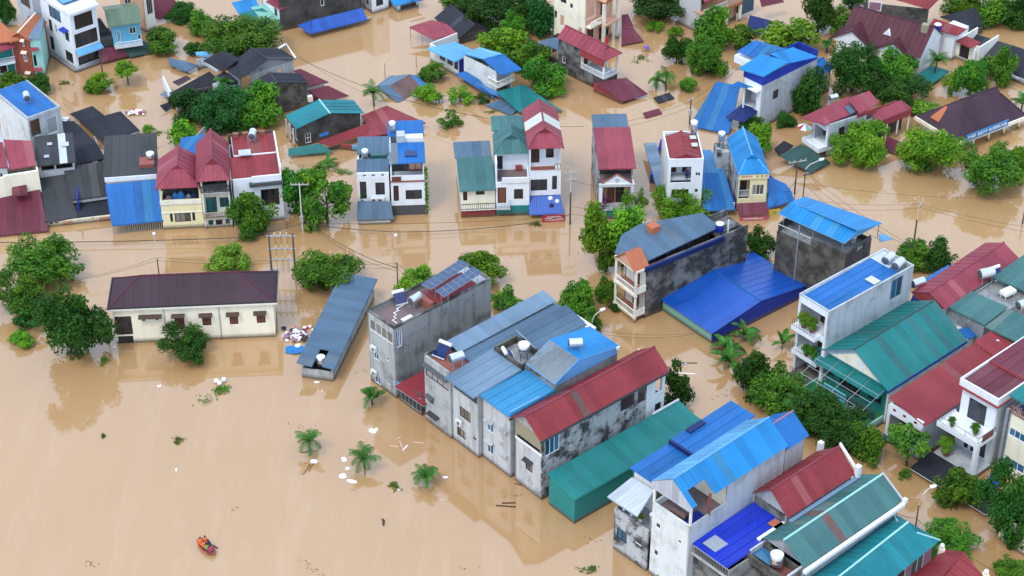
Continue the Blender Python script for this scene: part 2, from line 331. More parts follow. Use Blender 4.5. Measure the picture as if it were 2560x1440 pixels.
# ---------------------------------------------------------------- buildings
FR = {'w': 'whitepaint', 'b': 'wood', 'k': 'blackpaint', 'd': 'darkgrey', 'r': 'redpaint', 't': 'tealwall', 'm': 'darkwood', 'x': 'galv'}
class Bd:
    def __init__(s, name, label, cat, A, B, z=0.0, d=None, C=None, zc=None, group=None, H=None, top=None, like=None, w=None, rot=0.0):
        a, b = at(*A, z), at(*B, z); e = Vector((b.x - a.x, b.y - a.y, 0))
        s.w = e.length; s.u = e.normalized(); s.v = Vector((-s.u.y, s.u.x, 0)); s.O = Vector((a.x, a.y, 0))
        if like: s.u, s.v = like.u.copy(), like.v.copy(); s.w = w or e.dot(s.u)
        elif w: s.w = w
        if rot: s.u = Matrix.Rotation(rad(rot), 3, 'Z') @ s.u; s.v = Vector((-s.u.y, s.u.x, 0))
        if C is not None and d is None:
            c = at(*C, z if zc is None else zc); d = (c - s.O).dot(s.v)
        s.d = d
        s.h = H if H is not None else (ht(A, top) if top else 3.0)
        s.root = empty(name, s.O, math.atan2(s.u.y, s.u.x)); tag(s.root, label, cat, group)
        BLD.append((name, label, round(s.w, 1), round(s.d or 0, 1), round(s.h, 1)))
    def loc(s, P):
        e = Vector(P) - s.O; return Vector((e.dot(s.u), e.dot(s.v), P[2]))
    def world(s, a, t, z): return s.O + s.u * a + s.v * t + Vector((0, 0, z))
    def pl(s, p, z): return s.loc(at(p[0], p[1], z))
    def on(s, side, p, off=0.0):
        d = ray(*p); o = Vector((0, 0, CAM_H)) - s.O
        if side in 'fb': n, k = s.v, (0 if side == 'f' else s.d)
        else: n, k = s.u, (0 if side == 'l' else s.w)
        k += off * (1 if side in 'fl' else -1)
        t = (k - o.dot(n)) / d.dot(n); P = o + d * t
        return (P.dot(s.u) if side in 'fb' else P.dot(s.v), P.z)
    def xyz(s, side, a, z, off=0.0):
        """a point on a wall; off > 0 goes outward"""
        if side == 'f': return Vector((a, -off, z))
        if side == 'b': return Vector((a, s.d + off, z))
        if side == 'l': return Vector((-off, a, z))
        return Vector((s.w + off, a, z))
    def slabbox(s, side, mb, a0, a1, z0, z1, o0, o1):
        p, r = s.xyz(side, a0, z0, o0), s.xyz(side, a1, z1, o1)
        mb.box(min(p.x, r.x), min(p.y, r.y), z0, max(p.x, r.x), max(p.y, r.y), z1)
    def rect(s, side, wn, off=0.0):
        a, z = s.on(side, wn[0], off); a2, z2 = s.on(side, wn[1], off)
        return min(a, a2), min(z, z2), max(a, a2), max(z, z2)
    def wall(s, side, z0=-1.0, z1=None, mat='white', wins=(), a0=None, a1=None, th=.18, off=0.0, name='wall', hood=None):
        """one wall with real openings; wins: (corner, corner, style) in picture points, or (a0,z0,a1,z1,style) in metres"""
        z1 = s.h if z1 is None else z1
        full = s.w if side in 'fb' else s.d
        if a0 is None: a0 = 0.0 if side in 'fb' else th
        if a1 is None: a1 = full if side in 'fb' else full - th
        holes = []
        for wn in wins:
            if len(wn) == 3: r = s.rect(side, wn, -off if side in 'fl' else -off); st = wn[2]
            else: r = wn[:4]; st = wn[4]
            r = (max(r[0], a0 + .06), max(r[1], z0 + .02), min(r[2], a1 - .06), min(r[3], z1 - .06))
            if r[2] - r[0] > .12 and r[3] - r[1] > .12: holes.append((r, st))
        xs = sorted({a0, a1, *[h[0][0] for h in holes], *[h[0][2] for h in holes]})
        zs = sorted({z0, z1, *[h[0][1] for h in holes], *[h[0][3] for h in holes]})
        def solid(i, j):
            if i < 0 or j < 0 or i >= len(xs) - 1 or j >= len(zs) - 1: return False
            cx, cz = (xs[i] + xs[i + 1]) / 2, (zs[j] + zs[j + 1]) / 2
            return not any(h[0] < cx < h[2] and h[1] < cz < h[3] for h, _ in holes)
        mb = MB(); X = lambda a, z, o: s.xyz(side, a, z, off - o)
        for i in range(len(xs) - 1):
            for j in range(len(zs) - 1):
                if not solid(i, j): continue
                a, b_, c, d_ = xs[i], xs[i + 1], zs[j], zs[j + 1]
                mb.quad(X(a, c, 0), X(b_, c, 0), X(b_, d_, 0), X(a, d_, 0)); mb.quad(X(b_, c, th), X(a, c, th), X(a, d_, th), X(b_, d_, th))
                if not solid(i - 1, j): mb.quad(X(a, c, 0), X(a, d_, 0), X(a, d_, th), X(a, c, th))
                if not solid(i + 1, j): mb.quad(X(b_, c, 0), X(b_, c, th), X(b_, d_, th), X(b_, d_, 0))
                if not solid(i, j - 1): mb.quad(X(a, c, 0), X(a, c, th), X(b_, c, th), X(b_, c, 0))
                if not solid(i, j + 1): mb.quad(X(a, d_, 0), X(b_, d_, 0), X(b_, d_, th), X(a, d_, th))
        o = mb.obj(name, mat, s.root)
        for r, st in holes:
            if st != 'o': s.window(side, r, st, off)
            if hood: s.hood(side, r[0] - .15, r[2] + .15, r[3] + .12, hood, off)
        return o
    def window(s, side, r, st, off=0.0):
        """st: frame key + columns + rows + glass key, e.g. 'w2', 'm32', 'w1c' ; 'D' = plank door, 'S' = shutters"""
        fm = FR.get(st[0], 'whitepaint'); nx = int(st[1]) if len(st) > 1 and st[1].isdigit() else 1; nz = int(st[2]) if len(st) > 2 and st[2].isdigit() else 1
        g = {'c': 'curtain', 't': 'tealglass', 'u': 'blueglass', 'p': 'darkwood', 'q': 'wood', 'y': 'peach', 'z': 'galv'}.get(st[-1], 'glass')
        a0, z0, a1, z1 = r; e = .07; mb = MB(); i0, i1 = off - .12, off - .03
        for x0, x1, y0, y1 in ((a0, a0 + e, z0, z1), (a1 - e, a1, z0, z1), (a0 + e, a1 - e, z0, z0 + e), (a0 + e, a1 - e, z1 - e, z1)): s.slabbox(side, mb, x0, x1, y0, y1, i0, i1)
        cw = (a1 - a0 - 2 * e) / nx; ch = (z1 - z0 - 2 * e) / nz
        for k in range(1, nx): s.slabbox(side, mb, a0 + e + k * cw - .03, a0 + e + k * cw + .03, z0 + e, z1 - e, i0 + .01, i1 - .006)
        for k in range(1, nz): s.slabbox(side, mb, a0 + e, a1 - e, z0 + e + k * ch - .025, z0 + e + k * ch + .025, i0 + .012, i1 - .012)
        o = mb.obj('door' if g in ('darkwood', 'wood') and z1 - z0 > 1.7 else 'window', fm, s.root)
        for k in range(nx):
            for l in range(nz):
                pm = MB(); x0, y0 = a0 + e + k * cw, z0 + e + l * ch
                s.slabbox(side, pm, x0 + .03, x0 + cw - .03, y0 + .025, y0 + ch - .025, off - .10, off - .075); pm.obj('pane', g, o)
        return o
    def hood(s, side, a0, a1, z, mat='concrete2', off=0.0, pr=.45):
        mb = MB(); p = [s.xyz(side, a0, z, off - .02), s.xyz(side, a1, z, off - .02), s.xyz(side, a1, z - .18, off + pr), s.xyz(side, a0, z - .18, off + pr)]
        mb.prism(p, (0, 0, .09)); return mb.obj('window_hood', mat, s.root)
    def box(s, a0, t0, z0, a1, t1, z1, mat, name='slab', parent=None):
        return MB().box(a0, t0, z0, a1, t1, z1).obj(name, mat, parent or s.root)
    def polywall(s, side, pts, mat, th=.16, off=0.0, name='gable_wall'):
        n = {'f': (0, 1, 0), 'b': (0, -1, 0), 'l': (1, 0, 0), 'r': (-1, 0, 0)}[side]
        return MB().prism([s.xyz(side, a, z, off) for a, z in pts], Vector(n) * th).obj(name, mat, s.root)
    def sidewalls(s, mats, z1=None, sides='frbl', wins={}, z0=-1.0):
        for sd_ in sides:
            m_ = mats if isinstance(mats, str) else mats.get(sd_, mats['*']); s.wall(sd_, z0, z1, m_, wins.get(sd_, ()))
    def slope(s, pts, mat, w=1.0, swap=False, name='roof', trim=None, patch=None, thick=.05):
        """pts local 3-D; first two the eave"""
        mb = MB(); P = [Vector(p) for p in pts]
        for i in range(len(P)):                     # edge flashing, just under the sheets
            a, b = P[i], P[(i + 1) % len(P)]; mb.tube([a - Vector((0, 0, .09)), b - Vector((0, 0, .09))], .05, 4)
        o = mb.obj(name, trim or mat, s.root); sheets(o, pts, mat, w, thick, swap=swap, patch=patch); return o
    def slope_px(s, pts, mat, w=1.0, swap=False, name='roof', trim=None, patch=None):
        """pts: (px, py, z)"""
        Q = [at(p[0], p[1], p[2]) for p in pts[:3]]; n = (Q[1] - Q[0]).cross(Q[2] - Q[0]); eye = Vector((0, 0, CAM_H))
        for p in pts[3:]:                           # the rest lies in the plane of the first three
            d = ray(p[0], p[1]); Q.append(eye + d * ((Q[0] - eye).dot(n) / d.dot(n)))
        P = [s.loc(p) for p in Q]
        return s.slope(P, mat, w, swap, name, trim, patch)
    def flat(s, a0, t0, a1, t1, z, mat, dz=0.0, axis='t', w=1.0, name='roof', patch=None, trim=None):
        """shed roof over a rectangle; dz = rise towards t1 (axis t) or a1 (axis a)"""
        if axis == 't': p = [(a0,t0,z),(a1,t0,z),(a1,t1,z+dz),(a0,t1,z+dz)]
        else: p = [(a0,t1,z),(a0,t0,z),(a1,t0,z+dz),(a1,t1,z+dz)]
        return s.slope(p, mat, w, name=name, patch=patch, trim=trim)
    def gable(s, a0, t0, a1, t1, z, rise, mat, axis='t', hip=(0, 0), hd=(0, 0), gmat=None, w=1.0, cap=None, mid=.5, patch=None, inset=.0, fascia=None):
        """gable roof over a rectangle with its eaves at z; hip = part of the rise that is hipped at the (first, last) end"""
        T = (lambda a, t, zz: Vector((a, t, zz))) if axis == 't' else (lambda a, t, zz: Vector((t, a, zz)))
        if axis == 't': x0, x1, y0, y1 = a0, a1, t0, t1
        else: x0, x1, y0, y1 = t0, t1, a0, a1
        xm = x0 + (x1 - x0) * mid; zr = z + rise; k0, k1 = hip; d0, d1 = hd
        ya, yb = y0 + d0, y1 - d1
        L = [T(x0,y0,z), T(x0,y1,z)]; Rr = [T(x1,y1,z), T(x1,y0,z)]
        if k1 > 0: L.append(T(x0+(xm-x0)*k1, yb, z+rise*k1)); 
        if k1 < 1: L.append(T(xm, yb, zr))
        if k0 < 1 or True: L.append(T(xm, ya, zr))
        if 0 < k0 < 1: L.append(T(x0+(xm-x0)*k0, ya, z+rise*k0))
        elif k0 >= 1: pass
        if k0 > 0 and k0 < 1: Rr.append(T(x1+(xm-x1)*k0, ya, z+rise*k0))
        Rr.append(T(xm, ya, zr))
        if k1 < 1: Rr.append(T(xm, yb, zr))
        else: Rr.append(T(xm, yb, zr))
        if 0 < k1 < 1: Rr.append(T(x1+(xm-x1)*k1, yb, z+rise*k1))
        def ded(P):
            out = []
            for p in P:
                if not out or (p - out[-1]).length > 1e-4: out.append(p)
            return out
        mb = MB(); mb.tube([T(xm, ya - .05, zr + .02), T(xm, yb + .05, zr + .02)], .11, 6)
        if k0 > 0:
            for xx in (x0, x1): mb.tube([T(xx, y0, z + .03), T(xx + (xm - xx) * k0, ya, z + rise * k0 + .03)], .08, 5)
        if k1 > 0:
            for xx in (x0, x1): mb.tube([T(xx, y1, z + .03), T(xx + (xm - xx) * k1, yb, z + rise * k1 + .03)], .08, 5)
        o = mb.obj('roof', cap or mat, s.root)
        sheets(o, ded(L), mat, w, patch=patch); sheets(o, ded(Rr), mat, w, patch=patch, flip=True)
        for k, yy, ye, i0 in ((k0, ya, y0, 0), (k1, yb, y1, 1)):
            if k > 0:
                e = [T(x0, ye, z), T(x1, ye, z), T(x1+(xm-x1)*k, yy, z+rise*k), T(x0+(xm-x0)*k, yy, z+rise*k)]
                sheets(o, ded(e)[:3] if k >= 1 else e, mat, w)
            if k < 1:
                gi = inset if k == 0 else .02; y2 = yy + gi * (1 if i0 == 0 else -1)
                P = [T(x0+(xm-x0)*k + .02, y2, z+rise*k - .06), T(x1+(xm-x1)*k - .02, y2, z+rise*k - .06), T(xm, y2, zr - .08)]
                dv = T(0, .12 * (1 if i0 == 0 else -1), 0); MB().prism(P, dv).obj('gable_wall', gmat or mat, s.root)
        if fascia:
            fb = MB()
            for xx in (x0, x1): p, r = T(xx - .04, y0, z - .3), T(xx + .04, y1, z - .03); fb.box(min(p.x, r.x), min(p.y, r.y), z - .3, max(p.x, r.x), max(p.y, r.y), z - .07)
            fb.obj('fascia', fascia, s.root)
        return o
    def parapet(s, a0, t0, a1, t1, z0, z1, mat, th=.14, name='parapet', sides='flrb'):
        mb = MB()
        if 'f' in sides: mb.box(a0, t0, z0, a1, t0 + th, z1)
        if 'b' in sides: mb.box(a0, t1 - th, z0, a1, t1, z1)
        if 'l' in sides: mb.box(a0, t0 + th, z0, a0 + th, t1 - th, z1)
        if 'r' in sides: mb.box(a1 - th, t0 + th, z0, a1, t1 - th, z1)
        return mb.obj(name, mat, s.root)
    def railing(s, pts, z, h=.95, mat='whitepaint', step=.22, r=.025, name='railing', solid=False):
        mb = MB(); pts = [Vector((p[0], p[1], z)) for p in pts]; up = Vector((0, 0, h))
        for i in range(len(pts) - 1):
            a, b = pts[i], pts[i + 1]; L = (b - a).length; n = max(1, int(L / step))
            mb.tube([a + up, b + up], r * 1.6, 4); mb.tube([a + up * .08, b + up * .08], r * 1.2, 4)
            for k in range(n + 1):
                p = a + (b - a) * (k / n); mb.tube([p, p + up], r, 4)
        return mb.obj(name, mat, s.root)
    def post(s, a, t, z0, z1, mat='whitepaint', r=.05, name='post'):
        return MB().box(a - r, t - r, z0, a + r, t + r, z1).obj(name, mat, s.root)
    def ac(s, side, p, off=0.0):
        a, z = s.on(side, p); mb = MB(); s.slabbox(side, mb, a - .42, a + .42, z - .28, z + .28, off + .08, off + .4); o = mb.obj('air_conditioner', 'acwhite', s.root)
        c = s.xyz(side, a - .1, z, off + .41); dn = s.xyz(side, 0, 0, 1) - s.xyz(side, 0, 0, 0)
        MB().tube([c, c + dn * .015], .2, 12).obj('fan_grille', 'darkgrey', o)
BLD = []
# ---------------------------------------------------------------- water and what is below it
wm = water_mat(); MATS['muddy_water'] = wm
tag(MB().box(-1600, -400, -.4, 1600, 3200, 0.0).obj('flood_water', wm), None, None, kind='structure')

# ---------------------------------------------------------------- plants
leafmat('leaf_mid', (.018,.088,.012), (.075,.225,.020), (.115,.265,.018))
leafmat('leaf_dark', (.010,.050,.011), (.036,.125,.017), (.045,.135,.014))
leafmat('leaf_bright', (.035,.145,.010), (.13,.31,.020), (.18,.36,.018))
leafmat('leaf_yellow', (.10,.24,.02), (.24,.42,.05), (.17,.36,.03))
leafmat('leaf_blue', (.010,.068,.018), (.045,.16,.030), (.022,.105,.020))
leafmat('palm_leaf', (.02,.10,.015), (.08,.22,.03), (.04,.16,.02))
leafmat('debris_leaf', (.05,.09,.015), (.11,.17,.03), (.08,.13,.02))
leafmat('purple_leaf', (.20,.05,.16), (.34,.12,.26), (.25,.08,.2))
def crown_mesh(seed, nclump, nleaf, ls, flat=1.0, spread=.62, cr=(.24, .42), drop=0.0):
    """crown of leaf-sized faces in clumps; unit radius"""
    r = random.Random(seed); V = []; F = []; CL = []; lobes = []
    for i in range(7):                              # uneven boughs give the crown its outline
        a = i * .9 + r.uniform(-.4, .4); lobes.append(Vector((math.cos(a) * r.uniform(.25, .72), math.sin(a) * r.uniform(.25, .72), r.uniform(-.35, .55))))
    lobes.append(Vector((r.uniform(-.2, .2), r.uniform(-.2, .2), r.uniform(.45, .7))))
    for c in range(nclump):
        if c % 3 == 0: 
            d = Vector((r.gauss(0, 1), r.gauss(0, 1), r.gauss(.1, .8))).normalized(); ctr = d * spread * r.uniform(.2, .9)
        else:
            ctr = r.choice(lobes) + Vector((r.gauss(0, .17), r.gauss(0, .17), r.gauss(0, .17)))
        if ctr.length > .88: ctr *= .88 / ctr.length
        rc = r.uniform(*cr); ctr.z *= flat; tone = r.random() ** 1.3
        for i in range(int(nleaf * (rc / cr[1]) ** 2)):
            n = Vector((r.gauss(0, 1), r.gauss(0, 1), r.gauss(.3, 1))).normalized()
            p = ctr + n * rc * r.uniform(.55, 1.08); p.z -= drop * r.random() * (p.x * p.x + p.y * p.y)
            ln = (n + Vector((r.gauss(0, .5), r.gauss(0, .5), r.gauss(.25, .5)))).normalized()
            ax = ln.cross(Vector((r.gauss(0, 1), r.gauss(0, 1), r.gauss(0, 1)))).normalized(); bx = ln.cross(ax)
            s_ = ls * r.uniform(.6, 1.25); b = len(V)
            V += [tuple(p - ax * s_), tuple(p + bx * s_ * .5 + ln * s_ * .15), tuple(p + ax * s_ - ln * s_ * .2), tuple(p - bx * s_ * .5 + ln * s_ * .15)]
            F.append((b, b + 1, b + 2)); F.append((b, b + 2, b + 3)); CL += [tone] * 4
    me = bpy.data.meshes.new('crown'); me.from_pydata(V, [], F)
    a = me.attributes.new('clump', 'FLOAT', 'POINT'); a.data.foreach_set('value', CL); me.update(); return me
CROWNS = {'broad': [crown_mesh(s, 42, 150, .085, cr=(.18, .36), spread=.74) for s in (1, 2, 3, 4)], 'dense': [crown_mesh(s, 60, 150, .068, cr=(.16, .32), spread=.76) for s in (11, 12, 13)],
          'loose': [crown_mesh(s, 22, 90, .10, cr=(.16, .32), spread=.85) for s in (21, 22, 23)], 'bush': [crown_mesh(s, 40, 140, .085, flat=.85, cr=(.18, .34), spread=.74) for s in (31, 32)],
          'huge': [crown_mesh(s, 95, 170, .05, cr=(.13, .27), spread=.8) for s in (51, 52)],
          'tall': [crown_mesh(s, 30, 130, .095, cr=(.2, .36), spread=.74) for s in (41, 42)]}
CMAT = {}
def crown_of(kind, i, mat):
    k = (kind, i, mat)
    if k not in CMAT:
        me = CROWNS[kind][i % len(CROWNS[kind])].copy(); me.materials.append(MATS[mat]); CMAT[k] = me
    return CMAT[k]
TRUNKS = {}
def trunk_mesh(i):
    if i not in TRUNKS:
        r = random.Random(90 + i); mb = MB(); mb.tube([(0,0,-1.2), (r.uniform(-.04,.04), r.uniform(-.04,.04), 0), (r.uniform(-.08,.08), r.uniform(-.08,.08), .35), (0,0,.62)], .075, 7, .035)
        for k in range(6):
            a = 2 * math.pi * k / 6 + r.uniform(-.4, .4); z = r.uniform(.05, .4); e = r.uniform(.45, .75)
            mb.tube([(0,0,z), (math.cos(a)*e*.5, math.sin(a)*e*.5, z + .2), (math.cos(a)*e, math.sin(a)*e, z + r.uniform(.1,.4))], .03, 5, .010)
        TRUNKS[i] = mb.mesh('trunk', 'bark')
    return TRUNKS[i]
NT = 0
def tree(label, cx, cy, w, h, mat='leaf_mid', kind='broad', zc=None, group=None, name='tree', cat='tree', zf=.8, dy=1.0):
    """crown seen at centre (cx,cy), w x h picture points; the crown sits in or over the flood"""
    global NT; NT += 1
    if w > 112 and kind in ('broad', 'dense'): kind = 'huge'
    sc = scale_at(at(cx, cy, 2)); el = math.asin(min(.99, CAM_H / (CAM_H and (at(cx, cy, 0) - Vector((0, 0, CAM_H))).length)))
    rx = w / sc / 2; ry = rx * dy; hh = h / sc / 2
    rz2 = hh * hh - (ry * math.sin(el)) ** 2
    rz = max(math.sqrt(rz2) if rz2 > 0 else 0, rx * .55) / math.cos(el) if rz2 > 0 else rx * .55
    rz = min(rz, rx * 1.9)
    z0 = rz * zf if zc is None else zc
    c = at(cx, cy, z0)
    root = empty(name, (c.x, c.y, 0), R.uniform(0, 6.28)); tag(root, label, cat, group)
    o = bpy.data.objects.new('crown', crown_of(kind, NT * 7 % 5, mat)); COL.objects.link(o); o.parent = root; o.location = (0, 0, z0); k = 1.3 if kind in ('huge', 'dense') else 1.24
    o.scale = (rx * k, ry * k, rz * k); o.rotation_euler = (0, 0, 0)
    t = bpy.data.objects.new('trunk', trunk_mesh(NT % 4)); COL.objects.link(t); t.parent = root; t.location = (0, 0, z0 - rz * .35)
    t.scale = (rx * .9, rx * .9, max(rz * .9, (z0 + .6 - rz * .35) / 1.2))
    return root
def frond(mb, base, az, el, L, droop, wd, n=7, leafl=.5):
    """one feathered palm frond: a curved rib with leaflets both sides"""
    p = Vector(base); d = Vector((math.cos(az) * math.cos(el), math.sin(az) * math.cos(el), math.sin(el))); pts = [p.copy()]
    for i in range(n):
        p = p + d * (L / n); d = (d + Vector((0, 0, -droop / n))).normalized(); pts.append(p.copy())
    mb.tube(pts, .035, 4, .01)
    sd_ = Vector((-math.sin(az), math.cos(az), 0))
    for i in range(1, n + 1):
        for j in range(3):
            f = (i - 1 + j / 3.0) / n; a = pts[i - 1].lerp(pts[i], j / 3.0); t = (pts[i] - pts[i - 1]).normalized()
            l = leafl * (math.sin(math.pi * min(1, f * .85 + .12)) ** .6 + .15)
            for sg in (-1, 1):
                tip = a + (sd_ * sg * .85 + t * .5 + Vector((0, 0, -.45))).normalized() * l
                mb.quad(a, a + t * wd * .6, tip + t * wd * .12, tip - t * wd * .1)
def palm(label, px, py, size, trunk_h, nf=11, droop=1.1, seed=0, name='palm_tree', group=None, el=(.55, 1.35)):
    r = random.Random(500 + seed); c = at(px, py, 0)
    root = empty(name, (c.x, c.y, 0)); tag(root, label, 'palm tree', group)
    lean = Vector((r.uniform(-.12, .12), r.uniform(-.12, .12), 1)); top = lean * trunk_h
    MB().tube([(0, 0, -1), tuple(top * .5), tuple(top)], .13, 8, .09).obj('trunk', 'bark', root)
    for k in range(nf):
        mb = MB(); frond(mb, top, 2 * math.pi * k / nf + r.uniform(-.25, .25), r.uniform(*el), size * r.uniform(.85, 1.1), droop * 1.5 * r.uniform(.8, 1.3), .13, leafl=size * .27)
        o = mb.obj('frond', MATS['palm_leaf'], root)
    return root
def banana(label, px, py, size, n=8, seed=0, z=0.0, group=None, name='banana_plant', el=(.3, 1.25)):
    r = random.Random(700 + seed); c = at(px, py, z); root = empty(name, (c.x, c.y, z)); tag(root, label, 'plant', group)
    MB().tube([(0, 0, -1), (0, 0, size * .35)], .12, 7, .08).obj('stem', 'greenwall', root)
    for k in range(n):
        az = 2 * math.pi * k / n + r.uniform(-.3, .3); e = r.uniform(*el); L = size * r.uniform(.8, 1.15); W = L * .16
        p = Vector((0, 0, size * .3)); d = Vector((math.cos(az) * math.cos(e), math.sin(az) * math.cos(e), math.sin(e))); sd_ = Vector((-math.sin(az), math.cos(az), 0)); mb = MB(); prev = None
        for i in range(8):
            f = i / 7; wd = W * math.sin(math.pi * min(1, max(0.02, f * .93 + .04))) ** .6
            row = (p - sd_ * wd + Vector((0, 0, wd * .35)), p.copy(), p + sd_ * wd + Vector((0, 0, wd * .35)))
            if prev: mb.quad(prev[0], prev[1], row[1], row[0]); mb.quad(prev[1], prev[2], row[2], row[1])
            prev = row; p = p + d * (L / 7); d = (d + Vector((0, 0, -.22))).normalized()
        mb.obj('leaf', MATS['palm_leaf'], root)
    return root
def debris(label, px, py, wpx, hpx, n, mat='debris_leaf', seed=0, name='floating_plants', ls=.22, hgt=.25, cat='plant debris'):
    """a raft of torn leaves and twigs lying on the water"""
    r = random.Random(900 + seed); c = at(px, py, 0); ex = at(px + wpx / 2, py, 0).x - c.x; ey = at(px, py - hpx / 2, 0).y - c.y; V = []; F = []; CL = []
    arms = [(r.uniform(0, 6.28), r.uniform(.3, 1)) for _ in range(9)]
    for i in range(n):
        a, l = r.choice(arms); k = r.random() ** .7 * l; x = math.cos(a) * k + r.gauss(0, .12); y = math.sin(a) * k + r.gauss(0, .12)
        p = Vector((x * ex, y * ey, r.uniform(.02, hgt) * (1.1 - k))); ln = Vector((r.gauss(0, .5), r.gauss(0, .5), 1)).normalized()
        ax = ln.cross(Vector((r.gauss(0, 1), r.gauss(0, 1), 0))).normalized(); bx = ln.cross(ax); s_ = ls * r.uniform(.5, 1.3); b = len(V)
        V += [tuple(p - ax * s_), tuple(p + bx * s_ * .38), tuple(p + ax * s_), tuple(p - bx * s_ * .38)]; F.append((b, b + 1, b + 2, b + 3)); CL += [r.random()] * 4
    me = bpy.data.meshes.new(name); me.from_pydata(V, [], F); at_ = me.attributes.new('clump', 'FLOAT', 'POINT'); at_.data.foreach_set('value', CL); me.materials.append(MATS[mat])
    o = bpy.data.objects.new(name, me); COL.objects.link(o); o.location = c; tag(o, label, cat, None, 'stuff'); return o

# ---------------------------------------------------------------- things on roofs
def tank_up(label, P, r=.5, h=1.15, mat='steel', stand=.5, group='water tanks', name='water_tank', lid='whitepaint', legs='darkgrey'):
    root = empty(name, P); tag(root, label, 'water tank', group)
    MB().lathe([(r*.97, stand), (r, stand + .06), (r, stand + h*.3), (r*1.015, stand + h*.32), (r, stand + h*.34), (r, stand + h*.63), (r*1.015, stand + h*.65), (r, stand + h*.67), (r, stand + h), (r*.55, stand + h + .13)], n=18).obj('drum', mat, root, True)
    MB().lathe([(r*1.0, stand + h + .004), (r*1.0, stand + h + .05), (r*.62, stand + h + .17), (r*.12, stand + h + .22)], n=18).obj('lid', lid, root)
    for k in range(4):
        a = math.pi / 4 + k * math.pi / 2; x, y = math.cos(a) * r * .8, math.sin(a) * r * .8
        MB().tube([(x, y, 0), (x * .85, y * .85, stand + .03)], .04, 4).obj('leg', legs, root)
    return root
def tank_flat(label, P, ang, L=1.5, r=.5, group='water tanks', mat='steel', stand=.35, cap='darkgrey'):
    root = empty('water_tank', P, ang); tag(root, label, 'water tank', group); z = stand + r
    def bar(x0, x1, rr): return [(x0, 0, z), (x1, 0, z)]
    mb = MB(); mb.tube([(-L/2, 0, z), (-L*.17, 0, z)], r, 16); mb.tube([(-L*.17, 0, z), (L*.17, 0, z)], r*.985, 16, cap=False); mb.tube([(L*.17, 0, z), (L/2, 0, z)], r, 16); mb.obj('drum', mat, root, False)
    for sg in (-1, 1): MB().tube([(sg*L/2, 0, z), (sg*(L/2+.1), 0, z)], r*.86, 14, r*.5).obj('end_cap', cap if sg < 0 else mat, root)
    for sx in (-1, 1):
        for sy in (-1, 1): MB().tube([(sx*L*.36, sy*r*.75, 0), (sx*L*.36, sy*r*.55, z - r*.7)], .04, 4).obj('leg', 'galv', root)
    return root
def heater(label, P, ang, L=1.6, W=1.7, tilt=.55, group='solar water heaters'):
    """evacuated-tube solar heater: white boiler on top of a dark slanted collector"""
    root = empty('solar_heater', P, ang); tag(root, label, 'solar heater', group); hz = W * math.sin(tilt) + .3; bx = W * math.cos(tilt)
    MB().tube([(-L/2, bx, hz + .1), (L/2, bx, hz + .1)], .2, 12).obj('boiler', 'whitepaint', root, False)
    col = MB(); n = 14
    for k in range(n):
        x = -L/2 + .1 + (L - .2) * k / (n - 1); col.tube([(x, 0, .3), (x, bx, hz)], .045, 5)
    o = col.obj('collector', 'heater', root); o['kind'] = 'stuff'
    MB().box(-L/2, -.07, .22, L/2, .05, .32).obj('rail', 'whitepaint', root)
    for sx in (-1, 1): MB().tube([(sx*L*.42, bx, 0), (sx*L*.42, bx, hz)], .03, 4).obj('leg', 'galv', root); MB().tube([(sx*L*.42, 0, 0), (sx*L*.42, 0, .3)], .03, 4).obj('leg', 'galv', root)
    return root
def pot_plant(label, P, s=.6, mat='leaf_mid', potmat='terracotta', kind='bush', tall=1.0):
    root = empty('potted_plant', P); tag(root, label, 'plant')
    MB().lathe([(s*.32, 0), (s*.45, s*.55), (s*.48, s*.6), (s*.4, s*.6)], n=12).obj('pot', potmat, root)
    o = bpy.data.objects.new('foliage', crown_of(kind, 1, mat)); COL.objects.link(o); o.parent = root; o.location = (0, 0, s * (.6 + .75 * tall)); o.scale = (s, s, s * tall); return root
# ---------------------------------------------------------------- poles, lamps and cables
def pole(label, base, top, r=.13, arms=(), mat='pole', upper=None, name='utility_pole', group=None, cat='utility pole', box=None):
    """base/top picture points; the pole stands upright on the flooded ground"""
    P = at(*base); h = ht(base, top[1]); tp = Vector((0, 0, h)); root = empty(name, P); tag(root, label, cat, group)
    if upper: hz = h * upper; MB().tube([(0,0,-1), (0,0,hz)], r, 8, r*.8).obj('shaft', mat, root); MB().tube([(0,0,hz), tuple(tp)], r*.45, 6, r*.35).obj('upper_shaft', 'polewhite', root)
    else: MB().tube([(0,0,-1), tuple(tp)], r, 8, r*.65).obj('shaft', mat, root)
    for (f, L, ang) in arms:
        z = h * f; d = Vector((math.cos(ang), math.sin(ang), 0)) * L / 2; a = MB().box(-L/2, -.05, z - .06, L/2, .05, z + .06).obj('crossarm', 'galv', root); a.rotation_euler = (0, 0, ang)
        for k in (-1, -.4, .4, 1):
            p = d * (k * .92) + Vector((0, 0, z + .06)); MB().lathe([(.05, 0), (.07, .06), (.04, .12), (.06, .18), (.02, .26)], p, 7).obj('insulator', 'porcelain', root)
    if box: MB().box(-.22, -.4, h*box - .35, .22, -.1, h*box + .35).obj('meter_box', 'galv', root)
    return root, P, h
